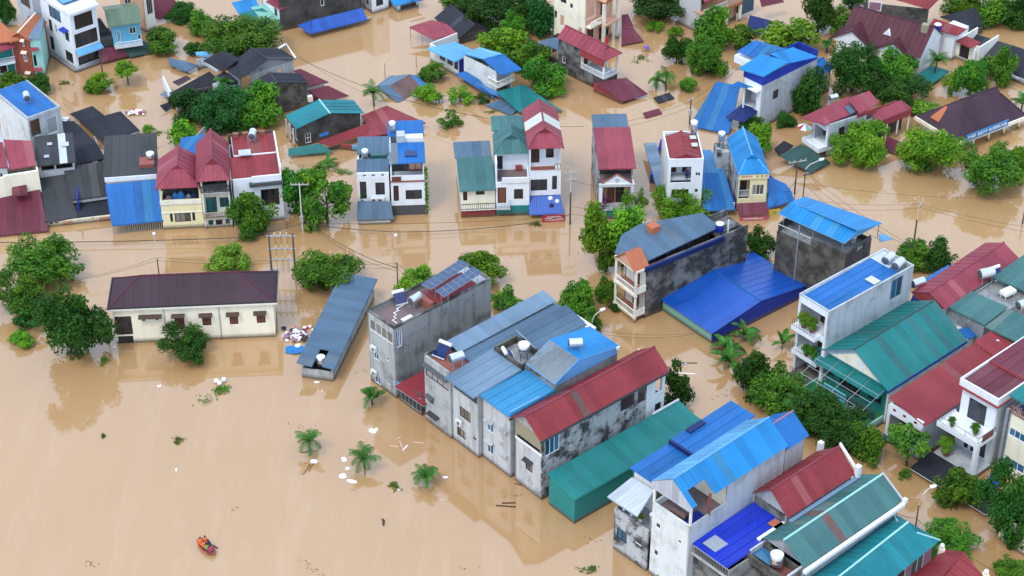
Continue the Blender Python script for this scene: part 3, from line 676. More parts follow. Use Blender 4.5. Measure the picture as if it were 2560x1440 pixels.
def lamp(label, base, top, ang, L=1.2, globe=False, group='street lamps', mid=.5, up=.8):
    root, P, h = pole(label, base, top, .085, upper=mid, name='street_lamp', group=group, cat='street lamp')
    if globe: MB().lathe([(.02, 0), (.14, .05), (.2, .2), (.14, .35), (.03, .4)], (0, 0, h - .1), 12).obj('lamp_globe', 'lampglass', root, True)
    else:
        d = Vector((math.cos(ang), math.sin(ang), 0)); pts = [Vector((0,0,h)), Vector((0,0,h)) + d*L*.3 + Vector((0,0,up*.7)), Vector((0,0,h)) + d*L + Vector((0,0,up))]
        MB().tube(pts, .045, 6).obj('lamp_arm', 'polewhite', root); e = pts[-1]; side = Vector((-d.y, d.x, 0))
        mb = MB(); mb.prism([e - side*.16, e + d*.15 - side*.2, e + d*.6 - side*.14, e + d*.7, e + d*.6 + side*.14, e + d*.15 + side*.2, e + side*.16], (0, 0, .14)); mb.obj('lamp_head', 'lampglass', root)
    return root, P, h
def cable(label, A, B, sag=.8, r=.028, n=14, group='overhead cables', name='overhead_cable'):
    mb = MB(); A, B = Vector(A), Vector(B); pts = []
    for i in range(n + 1):
        f = i / n; p = A.lerp(B, f); p.z -= sag * 4 * f * (1 - f); pts.append(p)
    return tag(mb.tube(pts, r, 4).obj(name, 'cable'), label, 'cable', group)
# ================================================================ buildings: the row along the flooded street, left to right
def shell(b, mats, H=None, wins={}, sides='frbl'):
    b.sidewalls(mats, b.h if H is None else H, sides, wins)
def W(k, x0, y0, x1, y1, st): return (q(k, x0, y0), q(k, x1, y1), st)

# --- far left: maroon awning house
b = Bd('house', 'maroon metal roofed house with a huge maroon awning running into the flood', 'house', (-30, 500), (104, 478), z=2.6, d=7, H=5.6)
b.wall('f', -1, 5.4, 'cream'); b.wall('r', -1, 5.4, 'cream'); b.wall('b', -1, 5.4, 'cream')
b.slope_px([(-40, 592, .25), (121, 577, .25), (99, 474, 2.9), (-40, 497, 2.9)], 'maroon')
b.slope_px([(24, 424, 5.7), (90, 413, 5.7), (79, 352, 6.6), (10, 349, 6.6)], 'red')
b.slope_px([(31, 489, 3.5), (69, 485, 3.5), (60, 434, 4.3), (29, 436, 4.3)], 'maroon')
b.box(2.3, .02, 5.2, b.w, .35, 5.5, 'ivory', 'cornice')
b.box(.3, -1.4, -1, .55, -1.15, 3.0, 'whitepaint', 'post')
b = Bd('house', 'white plastered house cut by the left edge with a square grid window', 'house', (-40, 492), (28, 481), z=2.2, d=9, H=6.3)
b.wall('f', -1, 6.0, 'white', [W('g', 0, 690, 62, 925, 'k33'), W('g', -130, 690, -20, 925, 'k33')]); b.wall('r', -1, 6.0, 'white'); b.wall('b', -1, 6.0, 'white')
b.slope_px([(-60, 424, 6.1), (19, 418, 6.1), (6, 355, 6.9), (-60, 360, 6.9)], 'red')
b.box(b.w - .5, -.4, 5.8, b.w + .25, b.d, 6.02, 'palegrey', 'roof_ledge')
# --- blue-roofed white house above it
b = Bd('house', 'white house with a flat blue roof and a steel tank, left edge of the photo', 'house', (69, 296), (143, 278), z=7.3, d=8.6, w=4.5, rot=11, H=7.3)
shell(b, {'*': 'white', 'f': 'palegrey', 'l': 'offwhite'}, 7.0, {'f': [W('g', 330, 105, 470, 250, 'o'), W('g', 520, 80, 660, 215, 'w1z')]})
b.box(.2, .2, 3.6, b.w - .2, b.d - .2, 3.8, 'palegrey', 'floor'); b.box(.2, 2.2, 3.8, b.w - .2, 2.35, 7.0, 'peach', 'partition')
b.flat(.1, .25, b.w - .25, b.d - .1, 7.12, 'blue', .35); b.parapet(-.05, -.05, b.w + .05, b.d + .05, 7.0, 7.42, 'palegrey', .16)
P1 = b.world(b.w * .42, b.d * .42, 7.4)
tank_flat('round white water tank lying on the flat blue roof at the left edge', P1, b.root.rotation_euler[2] + 1.2, 1.3, .45)
# --- grey loggia house with dark roof
b = Bd('house', 'grey house with a dark sheet roof and an open loggia at the left', 'house', (97, 411), (184, 401), z=5.0, C=(152, 343), H=5.0)
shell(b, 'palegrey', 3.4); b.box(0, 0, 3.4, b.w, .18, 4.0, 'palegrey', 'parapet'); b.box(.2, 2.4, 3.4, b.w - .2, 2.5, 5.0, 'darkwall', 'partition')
for a in (.1, b.w * .45, b.w - .1): b.post(a, .1, 4.0, 4.85, 'palegrey', .12)
for sd_ in 'rbl': b.wall(sd_, 3.4, 4.85, 'palegrey')
b.flat(-.3, -.3, b.w + .2, b.d + .1, 4.95, 'charcoal', .5, patch={3: 'tin'})
for aa, tt, s1 in ((.7, 1.0, .6), (2.9, 3.0, .9), (1.2, 3.6, .6)): b.box(aa, tt, 5.16 + tt * .075, aa + s1, tt + s1 * 1.1, 5.18 + tt * .075, 'tin', 'roof_patch')
# --- dark corrugated pair by the street with a cream painted parapet
b = Bd('shop', 'low shop with dark corrugated roofs behind a cream and peach parapet', 'shop', (118, 568), (278, 551), d=9.5, H=.9)
b.wall('f', -1, .75, 'cream', [W('g', 560, 1245, 595, 1258, 'o'), W('g', 620, 1238, 655, 1252, 'o'), W('g', 1025, 1185, 1060, 1198, 'o')])
b.box(1.9, -.06, -.5, 3.0, -.005, .6, 'peach', 'painted_panel'); b.box(b.w - 1.4, -.06, -.5, b.w - .1, -.005, .6, 'peach', 'painted_panel')
b.wall('r', -1, .7, 'darkwall'); b.wall('l', -1, .7, 'whitepaint')
b.slope_px([(113, 556, .85), (194, 543, .85), (162, 436, 3.2), (98, 446, 3.2)], 'charcoal')
b.slope_px([(181, 500, 2.3), (268, 488, 2.3), (258, 403, 3.9), (159, 419, 3.9)], 'charcoal')
b.slope_px([(193, 543, .9), (277, 533, .9), (274, 497, 1.6), (187, 510, 1.6)], 'black')
b.box(3.9, 1.0, .5, 4.05, 8.6, 2.9, 'bluewall', 'side_wall')
b.slope_px([(185, 505, 2.0), (268, 494, 2.0), (267, 488, 2.15), (182, 500, 2.15)], 'tarpgrey', name='awning')
# --- two dark low roofs drowned behind
b = Bd('drowned_house', 'long black roofed house drowned to its eaves, left of the clothes heap', 'house', (264, 354), (348, 327), z=.9, d=8, H=.8)
b.wall('f', -1, .7, 'concrete'); b.wall('l', -1, .7, 'concrete')
b.slope_px([(263, 356, .6), (349, 326, .6), (301, 278, 1.7), (206, 304, 1.7)], 'black'); b.slope_px([(206, 304, 1.7), (262, 290, 1.7), (231, 265, 1.0), (175, 284, 1.0)], 'black')
b = Bd('drowned_house', 'black roofed house beside the narrow channel of brown water', 'house', (186, 410), (262, 396), z=2.2, d=7, H=1.8)
b.wall('f', -1, 1.7, 'concrete'); b.wall('r', -1, 1.7, 'concrete')
b.slope_px([(187, 411, 1.9), (263, 396, 1.9), (242, 358, 2.2), (160, 372, 2.2)], 'black'); b.slope_px([(166, 371, 2.2), (242, 358, 2.2), (186, 303, 2.0), (150, 303, 2.0)], 'black')
# --- charcoal roof with blue awning
b = Bd('house', 'house with a weathered charcoal roof above a long bright blue awning', 'house', (276, 529), (399, 520), C=(264, 345), zc=5.6, H=4.7)
shell(b, {'*': 'concrete', 'f': 'white'}, 4.6)
b.box(-.15, -.25, 4.35, b.w + .1, .0, 4.95, 'white', 'fascia')
b.flat(-.25, -.1, b.w + .15, b.d, 4.98, 'charcoal', .9, w=.9)
b.slope_px([(280, 564, 1.35), (408, 551, 1.35), (393, 449, 4.25), (264, 461, 4.25)], 'blue')
aw = b.pl((280, 566), 1.2); aw2 = b.pl((408, 553), 1.2)
mb = MB(); b.railing([(aw.x + .05, aw.y + .1), (aw2.x, aw2.y + .1)], -.3, 1.5, 'galv', .26, .045, 'slat_fence').__setitem__('kind', 'stuff')
tank_up('white topped water tank on the charcoal roof beside a red roof', b.world(b.w - .55, b.d * .32, 5.2), .5, .6, stand=.5)
b.box(b.w - 1.9, 1.2, 4.9, b.w - .1, 3.0, 5.6, 'deckred', 'tank_platform')
# --- yellow house, red half-hipped roof
b = Bd('house', 'pale yellow house with a red half hipped roof over a cluttered terrace', 'house', (409, 574), (511, 569), d=6.4, H=6.1)
zp = ht((409, 574), q('h', 0, 1000)[1])
b.wall('f', -1, zp, 'yellow', [W('h', 108, 1135, 150, 1235, 'k1'), W('h', 160, 1130, 352, 1230, 'k3c'), W('h', 358, 1122, 400, 1222, 'k1')])
for sd_ in 'rbl': b.wall(sd_, -1, zp, 'yellow')
b.box(.18, .18, zp - 1.1, b.w - .18, b.d - .18, zp - .95, 'palegrey', 'floor'); b.box(-.06, -.12, zp - .55, b.w, -.001, zp - .05, 'ivory', 'cornice'); b.box(-.04, -.08, 2.3, b.w, -.001, 2.42, 'ivory', 'string_course')
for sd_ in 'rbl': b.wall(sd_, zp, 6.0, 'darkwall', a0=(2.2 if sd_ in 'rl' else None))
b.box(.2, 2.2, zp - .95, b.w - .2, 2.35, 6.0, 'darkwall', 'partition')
for a in (.12, b.w - .12): b.post(a, .12, zp, 6.0, 'yellow', .12)
b.gable(-.35, -.5, b.w - .05, b.d, 6.05, 1.75, 'red', hip=(.72, 0), hd=(2.3, 0), fascia='redwall')
for k, (f, m_) in enumerate(((.2, 'mauve'), (.36, 'bluetarp'), (.5, 'bluetarp'), (.68, 'tarpgrey'), (.82, 'navycloth'))):
    o = MB().lathe([(.5, 0), (.55, .3), (.4, .7), (.15, .95)], n=9).obj('tarp_heap', m_); o.location = b.world(b.w * f, .9 + .2 * (k % 2), zp - .95); o.scale = (1, .7, 1.1 + .3 * (k % 3)); tag(o, ['pale mauve', 'royal blue', 'second royal blue', 'grey', 'navy'][k] + ' tarpaulin heap on the yellow house terrace', 'tarpaulin')
# --- narrow house with two balconies
b = Bd('house', 'narrow tube house with a tall red gable and two carved balconies', 'house', (513, 571), (582, 566), d=7.6, H=7.2)
z2 = ht((513, 571), q('h', 0, 1195)[1]); z3 = ht((513, 571), q('h', 0, 900)[1])
b.wall('f', -1, z2, 'ivory', [W('h', 540, 1210, 605, 1270, 't1t'), W('h', 625, 1205, 705, 1265, 'k1'), W('h', 735, 1200, 790, 1255, 't1t')])
b.wall('f', z2, z3 - .12, 'ivory', [(.35, z2 + .1, 1.65, z2 + 2.35, 't2t'), (2.0, z2 + .8, 3.15, z2 + 2.2, 't2t')], off=-.9)
for sd_ in 'rbl': b.wall(sd_, -1, 7.1, 'offwhite')
b.box(.18, -.35, z2 - .12, b.w - .18, b.d - .2, z2, 'palegrey', 'balcony_floor'); b.box(.18, -.35, z3 - .12, b.w - .18, b.d - .2, z3, 'palegrey', 'balcony_floor')
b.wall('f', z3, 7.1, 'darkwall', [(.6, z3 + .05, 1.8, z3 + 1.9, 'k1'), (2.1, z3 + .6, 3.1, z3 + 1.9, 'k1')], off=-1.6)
for zz, m_ in ((z2, 'balustrade'), (z3, 'darkwall')): b.railing([(.02, -.3), (b.w - .02, -.3)], zz, .85, m_, .2, .05, 'balustrade')['kind'] = 'stuff'
for a in (.09, b.w - .09): b.post(a, -.05, -1, 7.0, 'ivory', .1)
b.gable(-.45, -.9, b.w + .2, b.d + .3, 7.15, 2.0, 'red', hip=(.62, 0), hd=(1.7, 0), fascia='redwall')
# --- white house with two red roof steps
b = Bd('house', 'white house with stepped shiny red metal roofs and a white side parapet', 'house', (592, 561), (712, 549), C=(601, 340), zc=7.2, H=6.4)
shell(b, {'*': 'white', 'r': 'white'}, 6.3, {'f': [W('h', 890, 915, 1075, 1050, 'd1'), W('h', 1130, 875, 1350, 1040, 'd2')]})
b.box(1.9, -.5, 5.3, b.w + .1, -.01, 5.75, 'darkgrey', 'canopy'); b.box(2.3, -.25, 5.78, b.w, -.02, 6.6, 'white', 'parapet')
b.flat(-.1, .1, b.w - .2, b.d * .5, 6.42, 'brick', .45, trim='white', w=.9); b.flat(.5, b.d * .52, b.w - .2, b.d - .3, 7.05, 'brick', .4, trim='white', w=.9)
b.box(b.w - .16, 0, 6.3, b.w + .02, b.d, 7.5, 'white', 'parapet'); b.box(.1, b.d - .2, 6.3, b.w - .2, b.d, 7.6, 'darkwall', 'parapet'); b.box(.5, b.d * .5, 6.3, b.w - .2, b.d * .52, 7.0, 'white', 'roof_step')
tank_flat('shiny steel tank lying on the stepped red roof', b.world(b.w * .52, b.d * .80, 7.5), b.root.rotation_euler[2] + 1.35, 1.35, .48)
b.box(1.1, b.d * .45, 7.2, 2.6, b.d * .45 + 1.3, 7.3, 'tin', 'skylight')
for k in range(3): b.box(b.w * (.12 + .2 * k) + (.9 if k == 2 else 0), b.d - .75, 7.4, b.w * (.12 + .2 * k) + .7 + (.9 if k == 2 else 0), b.d - .25, 7.95, 'terracotta', 'planter')
b = Bd('shed', 'bright blue sheet roof tucked behind two red gables', 'shed', (449, 378), (512, 389), z=5.6, d=7, H=5.4)
b.wall('f', -1, 5.3, 'concrete'); b.wall('l', -1, 5.3, 'concrete'); b.slope_px([(448, 376, 5.5), (503, 391, 5.5), (522, 333, 6.2), (453, 345, 6.2)], 'blue')

# --- white house with grey roofs and charcoal awning
b = Bd('house', 'white two storey house with stepped grey roofs and a charcoal street awning', 'house', (897, 539), (976, 537), C=(893, 341), zc=6.2, H=6.2)
zt = ht((897, 539), q('i', 0, 690)[1])
b.wall('f', -1, zt, 'white', [W('i', 175, 785, 258, 975, 'k1'), W('i', 350, 795, 462, 930, 'k2'), W('i', 212, 708, 248, 730, 'o'), W('i', 312, 704, 350, 727, 'o'), W('i', 418, 700, 452, 724, 'o')])
for sd_ in 'rbl': b.wall(sd_, -1, zt - .5, 'offwhite')
b.flat(0, .2, b.w, b.d * .42, zt - .45, 'slate', .25); b.flat(0, b.d * .58, b.w, b.d - .1, zt - .2, 'slate', .35)
b.box(.1, b.d * .42, zt - .9, b.w - .1, b.d * .58, zt - .75, 'concrete', 'terrace_floor'); b.box(1.6, b.d * .5, zt - .6, 3.6, b.d * .56, zt - .1, 'tealglass', 'water_basin')
b.slope_px([(894, 551, .7), (983, 548, .7), (977, 503, 2.35), (895, 503, 2.35)], 'slate', trim='blackpaint', w=.8); b.wall('f', -1, .55, 'ivory', off=2.1)
b.ac('f', q('i', 345, 975)); b.ac('f', q('i', 415, 975))
tank_up('upright steel tank on the terrace of the grey roofed white house', b.world(.95, b.d * .5, zt - .75), .42, .9)
# --- its blue-roofed neighbour
b = Bd('house', 'white house with bright blue roof, open terrace and green vines on its corner', 'house', (980, 539), (1064, 536), C=(973, 310), zc=8.2, H=7.6)
z2, z3 = ht((980, 539), q('i', 0, 1055)[1]), ht((980, 539), q('i', 0, 785)[1])
b.wall('f', -1, z2, 'darkgrey'); b.wall('f', z2, z3 + .75, 'white', [W('i', 553, 830, 620, 1000, 'm1p'), W('i', 692, 880, 878, 978, 'k2'), (.15, z3 + .05, 1.3, z3 + .7, 'mq')])
for sd_ in 'rbl': b.wall(sd_, -1, z3 + .75, 'white')
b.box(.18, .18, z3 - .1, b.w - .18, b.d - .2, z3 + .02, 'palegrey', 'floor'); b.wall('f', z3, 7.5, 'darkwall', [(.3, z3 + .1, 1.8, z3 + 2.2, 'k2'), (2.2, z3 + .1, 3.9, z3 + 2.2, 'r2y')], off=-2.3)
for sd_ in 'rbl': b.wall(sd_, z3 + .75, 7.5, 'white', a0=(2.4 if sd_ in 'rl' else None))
for a in (.1, b.w - .1): b.post(a, .1, z3 + .7, 7.5, 'whitepaint', .07)
b.box(-.05, -.1, z3 - .08, b.w + .05, -.001, z3 + .1, 'deckred', 'string_course')
b.flat(-.1, -.3, b.w + .1, b.d * .45, 7.6, 'blue', .5, patch={0: 'sheer'}); b.flat(-.1, b.d * .62, b.w + .1, b.d, 8.3, 'blue', .3)
b.box(1.8, b.d * .1, 7.86, 3.3, b.d * .34, 7.92, 'heater', 'roof_panel'); b.box(1.9, b.d * .5, 7.8, b.w, b.d * .62, 8.5, 'white', 'stair_box'); b.box(.9, b.d * .46, 7.6, 1.9, b.d * .62, 9.0, 'palegrey', 'stair_box')
tank_up('tall steel tank beside the stair box of the vine covered house', b.world(.45, b.d * .68, 8.4), .42, 1.0)
vb = MB(); vr = random.Random(5)
for k in range(420):
    z = vr.uniform(.1, 6.8); p = Vector((b.w + vr.gauss(.12, .12), vr.uniform(-.25, .5), z)); s_ = vr.uniform(.08, .17); vb.quad(p, p + Vector((s_, 0, s_ * .3)), p + Vector((s_, s_ * .4, -s_)), p + Vector((0, s_ * .4, -s_ * .8)))
vo = vb.obj('climbing_vine', MATS['leaf_bright']); vo.location = b.root.location; vo.rotation_euler = b.root.rotation_euler; tag(vo, 'green climbing vine hanging down the white house corner', 'vine', None, 'stuff')

# --- low green roof, cream front
b = Bd('house', 'low cream shop house with a grey green roof and red base wall', 'house', (1153, 541), (1238, 537), C=(1134, 357), zc=5.2, H=3.9)
b.wall('f', 1.25, 3.8, 'cream', [W('i', 1338, 888, 1388, 995, 'm1p'), W('i', 1482, 880, 1582, 928, 'k2')]); b.wall('f', -1, 1.25, 'redwall', off=.35)
for sd_ in 'rbl': b.wall(sd_, -1, 3.8, 'offwhite')
b.box(0, -.7, 1.2, b.w, 0, 1.32, 'ivory', 'balcony_floor'); b.railing([(.05, -.65), (b.w - .05, -.65)], 1.32, .8, 'blackpaint', .25, .035)['kind'] = 'stuff'
b.flat(-.1, -.5, b.w + .05, b.d * .66, 3.95, 'greygreen', .9); b.flat(-.3, b.d * .66 + .05, b.w, b.d, 4.8, 'slate', .5)
# --- taller green roof, white front
b = Bd('house', 'white house with a green half hipped roof above an open tiled terrace', 'house', (1240, 539), (1323, 537), C=(1215, 290), zc=8.4, H=7.4)
z2, z3 = ht((1240, 539), q('i', 0, 1055)[1]), ht((1240, 539), q('i', 0, 800)[1])
b.wall('f', -1, z2, 'tealwall', off=.1); b.wall('f', z2, z3 + .05, 'white', [W('i', 1728, 850, 1825, 1030, 'm1q'), W('i', 1912, 868, 2015, 978, 'm2')])
b.box(.75, -.12, z3 + .02, b.w, .06, z3 + .75, 'white', 'parapet'); b.box(.18, .1, z3 - .08, b.w - .18, b.d - .2, z3 + .02, 'roofdeck', 'terrace_floor')
for sd_ in 'rbl': b.wall(sd_, -1, 7.3, 'white', a0=(None if sd_ == 'b' else (.2 if sd_ == 'l' else 3.2)))
b.wall('r', -1, z3 + .2, 'white', a0=.2, a1=3.19); b.wall('f', z3, 7.3, 'white', [(.15, z3 + .1, .95, z3 + 2.0, 'k1')], off=-3.0); b.box(2.5, 2.6, z3 + .1, 3.3, 2.95, z3 + .7, 'redwall', 'altar_box')
b.gable(-.1, 2.2, b.w + .15, b.d * .72, 7.4, 1.5, 'greygreen', hip=(.6, 0), hd=(1.9, 0), fascia='tealwall'); b.flat(-.2, b.d * .72, b.w - .1, b.d, 7.9, 'greygreen', .5)
b.box(.0, -.85, z2 - .1, 1.75, 0, z2 + .02, 'palegrey', 'balcony_floor'); b.railing([(.05, -.8), (1.7, -.8), (1.7, 0)], z2, .85, 'galv', .3)['kind'] = 'stuff'
# --- red roof house with blue awning and red banner
b = Bd('house', 'white three level house with a red half hipped roof and roof light strip', 'house', (1323, 523), (1400, 520), C=(1290, 268), zc=9.6, H=9.1)
z2, z3 = ht((1323, 523), q('j', 0, 905)[1]), ht((1323, 523), q('j', 0, 640)[1])
b.wall('f', -1, z2, 'white', [(.5, .3, 3.3, 1.9, 'k2')]); b.wall('f', z2, z3, 'white', [W('j', 120, 762, 305, 880, 'k3'), W('j', 362, 720, 415, 870, 'k1')], off=.5); b.wall('f', z3, 9.0, 'white', [W('j', 122, 402, 218, 568, 'm1p'), W('j', 292, 392, 380, 512, 'm2')], off=-.9)
for sd_ in 'rbl': b.wall(sd_, -1, 9.0, 'white')
b.box(.05, -.5, z2 - .15, b.w, b.d - .2, z2, 'whitepaint', 'floor'); b.box(.05, -.5, z3 - .1, b.w, b.d - .2, z3 + .02, 'whitepaint', 'balcony_floor'); b.box(.1, -.45, z3 + .02, b.w * .8, -.3, z3 + .5, 'deckred', 'planter_box')
b.railing([(b.w * .8, -.4), (b.w - .05, -.4)], z3, .8, 'khaki', .25, .05)['kind'] = 'stuff'
b.gable(-.25, -1.0, b.w + .25, b.d, 9.15, 1.5, 'red', hip=(.55, 0), hd=(2.2, 0), fascia='redwall', patch={.52: 'skylight', .6: 'skylight'})
b.slope_px([(1324, 536, .75), (1410, 533, .75), (1399, 483, 2.3), (1321, 486, 2.3)], 'deepblue')
for k, (px, py) in enumerate((j_ for j_ in ((1368, 494), (1372, 500), (1388, 503), (1378, 509), (1383, 497)))):
    o = MB().lathe([(.1, 0), (.3, .12), (.28, .4), (.1, .55)], n=8).obj('bundle', ['pinkcloth', 'foam', 'foam', 'navycloth', 'navycloth'][k]); P = at(px, py, 1.6); P.z = 1.95 - .55 * (py - 486) / 24 * .6; o.location = P; o.rotation_euler = (.3, k, 0)
    tag(o, ['pink', 'upper white', 'right white', 'lower navy', 'upper navy'][k] + ' bundle lying on the deep blue awning', 'bundle')
sg = Bd('sign_board', 'red sign board with rows of white lettering standing in the water', 'sign', (1356, 556), (1413, 553), d=.1, H=1.0)
sg.box(0, 0, -.3, sg.w, .08, .95, 'redpaint', 'board')
for rr, (z_, wd_) in enumerate(((.72, .6), (.5, .78), (.26, .86))):
    x = (1 - wd_) / 2 * sg.w; k = 0; mb = MB()
    while x < sg.w * (1 + wd_) / 2:
        l = R.uniform(.05, .14); mb.box(x, -.012, z_ - .06, x + l, -.003, z_ + .06); x += l + R.uniform(.03, .07)
    mb.obj('lettering', 'whitepaint', sg.root)['kind'] = 'stuff'

# --- long red roof, ornate gable front, mouldy side
b = Bd('house', 'long house with a plain red roof, mouldy side wall and small white pediment', 'house', (1496, 548), (1582, 546), C=(1458, 290), zc=7.6, H=7.1)
z2, z3 = ht((1496, 548), q('j', 0, 1090)[1]), ht((1496, 548), q('j', 0, 820)[1])
b.wall('f', -1, z2, 'tealwall', off=.05); b.wall('f', z2, z3, 'peach', [(1.1, z2 + .05, 2.0, z2 + 2.5, 'm1q'), (2.1, z2 + .05, 3.2, z2 + 2.5, 'm1')], off=-1.3)
b.wall('f', z2, z3, 'white', [(.4, z2 + .04, b.w - .4, z3 - .35, 'o')]); b.box(.1, -.3, z2 - .12, b.w - .1, 1.4, z2, 'palegrey', 'balcony_floor'); b.railing([(.1, -.25), (b.w - .1, -.25)], z2, .8, 'palegrey', .3)['kind'] = 'stuff'
b.box(-.05, -.15, z3, b.w + .05, .0, z3 + .2, 'white', 'cornice'); b.polywall('f', [(.35, z3 + .2), (b.w - .35, z3 + .2), (b.w / 2, z3 + 1.4)], 'white', .2, .05, 'pediment')
for sgn in (0, 1):
    e0, e1 = ((.25, z3 + .22), (b.w / 2, z3 + 1.52)) if sgn == 0 else ((b.w - .25, z3 + .22), (b.w / 2, z3 + 1.52)); MB().tube([b.xyz('f', e0[0], e0[1], .08), b.xyz('f', e1[0], e1[1], .08)], .11, 4).obj('pediment_trim', 'deckred', b.root)
MB().tube([b.xyz('f', b.w / 2, z3 + .65, .06), b.xyz('f', b.w / 2, z3 + .65, .12)], .25, 12).obj('roundel', 'palegrey', b.root)
for sd_ in 'rb': b.wall(sd_, -1, 7.0, 'mould2', a0=(None if sd_ == 'b' else 2.0))
b.wall('r', -1, z3, 'white', a0=.2, a1=1.99)
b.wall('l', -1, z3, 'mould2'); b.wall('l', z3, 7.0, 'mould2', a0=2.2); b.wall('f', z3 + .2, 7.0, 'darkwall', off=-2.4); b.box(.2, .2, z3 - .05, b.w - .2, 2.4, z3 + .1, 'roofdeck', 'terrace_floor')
b.flat(-.1, .1, b.w + .15, b.d * .72, 7.1, 'red', .75, trim='redwall'); b.flat(-.1, b.d * .73, b.w, b.d, 7.5, 'slate', .3)
# --- white house with small red gable and blue lean-to roofs
b = Bd('house', 'white cube house with a low red gable inside its parapet', 'house', (1664, 544), (1750, 542), C=(1643, 331), zc=8.2, H=8.2)
b.wall('f', -1, 8.1, 'white', [W('j', 1700, 620, 1920, 795, 'o'), W('j', 1978, 680, 1998, 712, 'k1'), W('j', 2005, 682, 2024, 715, 'k1'), W('j', 1705, 872, 1892, 960, 'k3'), W('j', 1968, 865, 1998, 900, 'k1')])
for sd_ in 'rbl': b.wall(sd_, -1, 8.1, 'offwhite')
za = b.on('f', q('j', 0, 795))[1]; b.box(.18, .18, za - .3, b.w - .18, b.d - .2, za - .1, 'palegrey', 'floor'); b.box(.2, 1.6, za - .1, b.w - .2, 1.75, 8.0, 'white', 'partition'); b.box(.5, 1.56, za, 1.2, 1.6, za + 2.2, 'darkwood', 'door'); b.box(1.9, 1.56, za, 2.5, 1.6, za + 2.2, 'darkwood', 'door')
b.gable(.15, .1, b.w - .15, b.d * .86, 8.12, .75, 'brick', patch={3: 'brick'}); b.parapet(-.02, -.02, b.w + .02, b.d + .02, 8.0, 8.3, 'white', .15); b.box(.2, b.d * .87, 7.6, b.w - .2, b.d - .2, 7.75, 'concrete', 'terrace_floor')
for zz in (.35, .62): b.box(b.w * .72, b.d * zz, 8.62, b.w * .9, b.d * zz + .8, 8.66, 'skylight', 'skylight')
tank_up('upright steel tank on the back corner of the white cube house', b.world(b.w - .55, b.d - .7, 7.8), .45, 1.3, stand=.9)
b = Bd('shed', 'narrow low blue lean-to left of the white cube house', 'shed', (1625, 438), (1661, 442), z=1.2, d=9, H=1.2)
b.wall('l', -1, 1.3, 'bluewall'); b.wall('f', -1, 1.3, 'bluewall'); b.slope_px([(1656, 520, 1.2), (1684, 520, 1.4), (1640, 357, 1.6), (1610, 357, 1.4)], 'slate2', swap=True)
b = Bd('shed', 'long low blue roofed shed between the white cube house and the yellow house', 'shed', (1757, 532), (1836, 528), d=14, H=1.4)
b.wall('f', -1, 1.2, 'white'); b.wall('r', -1, 1.4, 'bluewall')
b.slope_px([(1757, 527, 1.1), (1838, 523, 1.1), (1812, 431, 2.3), (1752, 433, 2.3)], 'blue'); b.slope_px([(1750, 436, 2.2), (1814, 434, 2.2), (1777, 375, 2.4), (1744, 375, 2.4)], 'steelblue')
# --- yellow house with blue roof
b = Bd('house', 'yellow fronted house with a blue half hipped roof and maroon shop awning', 'house', (1841, 527), (1912, 524), C=(1804, 347), zc=5.3, H=5.3)
b.wall('f', -1, 5.3, 'yellow', [W('k', 672, 770, 775, 975, 'o'), W('k', 815, 820, 940, 930, 'w3c')]); b.box(-.1, -.22, 4.65, b.w + .1, -.001, 5.3, 'yellow', 'cornice'); b.box(.2, -.26, 4.9, 1.6, -.22, 5.15, 'peach', 'name_panel')
for k in range(3): b.box(2.1 + k * .55, -.26, 4.9, 2.35 + k * .55, -.22, 5.12, 'khaki', 'vent_block')
za = b.on('f', q('k', 0, 975))[1]; b.box(.18, .18, za - .25, b.w - .18, b.d - .2, za - .05, 'palegrey', 'floor'); b.box(.2, 1.3, za, 2.2, 1.4, 5.2, 'yellow', 'partition'); b.box(.5, 1.26, za, 1.3, 1.3, za + 2.1, 'darkwood', 'door'); b.railing([(.2, .05), (1.75, .05)], za, .8, 'galv', .2)['kind'] = 'stuff'
for sd_ in 'rbl': b.wall(sd_, -1, 5.2, 'mould2' if sd_ == 'l' else 'palegrey')
b.gable(-.1, -.3, b.w + .15, b.d, 5.35, 1.5, 'skyblue', hip=(.6, 0), hd=(2.0, 0), cap='paleblue', fascia='lightbluewall')
b.slope_px([(1849, 538, .95), (1920, 535, .95), (1916, 505, 1.75), (1840, 509, 1.75)], 'maroon', name='awning', w=.7)
sg = b.pl((1849, 552), 0.05); sg2 = b.pl((1920, 549), 0.05)
o = b.box(sg.x, sg.y, -.2, sg2.x, sg.y + .1, .62, 'signpink', 'shop_sign'); mb = MB(); x = sg.x + .5
while x < sg2.x - .5:
    l = R.uniform(.12, .26); zt_ = R.choice((.36, .42, .5)); mb.box(x, sg.y - .015, .16, x + .06, sg.y - .004, zt_); mb.box(x + .06, sg.y - .015, .16 + R.random() * .2, x + l, sg.y - .004, .24 + R.random() * .2); x += l + .07
mb.obj('lettering', 'whitepaint', o)['kind'] = 'stuff'
tank_up('steel tank on a tall dark stand behind the yellow house', b.world(-.9, b.d * .93, 0), .45, 1.1, stand=5.4)
b.box(-1.6, b.d * .75, -1, -.05, b.d + .3, 4.6, 'mould2', 'rear_annex')
b.slope_px([(1888, 402, 3.6), (1908, 392, 3.6), (1906, 370, 3.9), (1886, 366, 3.9)], 'blue', name='awning')
b = Bd('shed', 'low blue hipped roof on the right side of the yellow house', 'shed', (1920, 522), (1984, 502), d=9, H=1.2)
b.wall('f', -1, .9, 'ivory'); b.wall('r', -1, .9, 'bluewall')
b.slope_px([(1918, 521, .9), (1986, 500, .9), (1978, 479, 1.5), (1922, 482, 1.5)], 'blue'); b.slope_px([(1920, 482, 1.5), (1978, 478, 1.5), (1965, 460, 1.4), (1922, 441, 2.0)], 'blue')
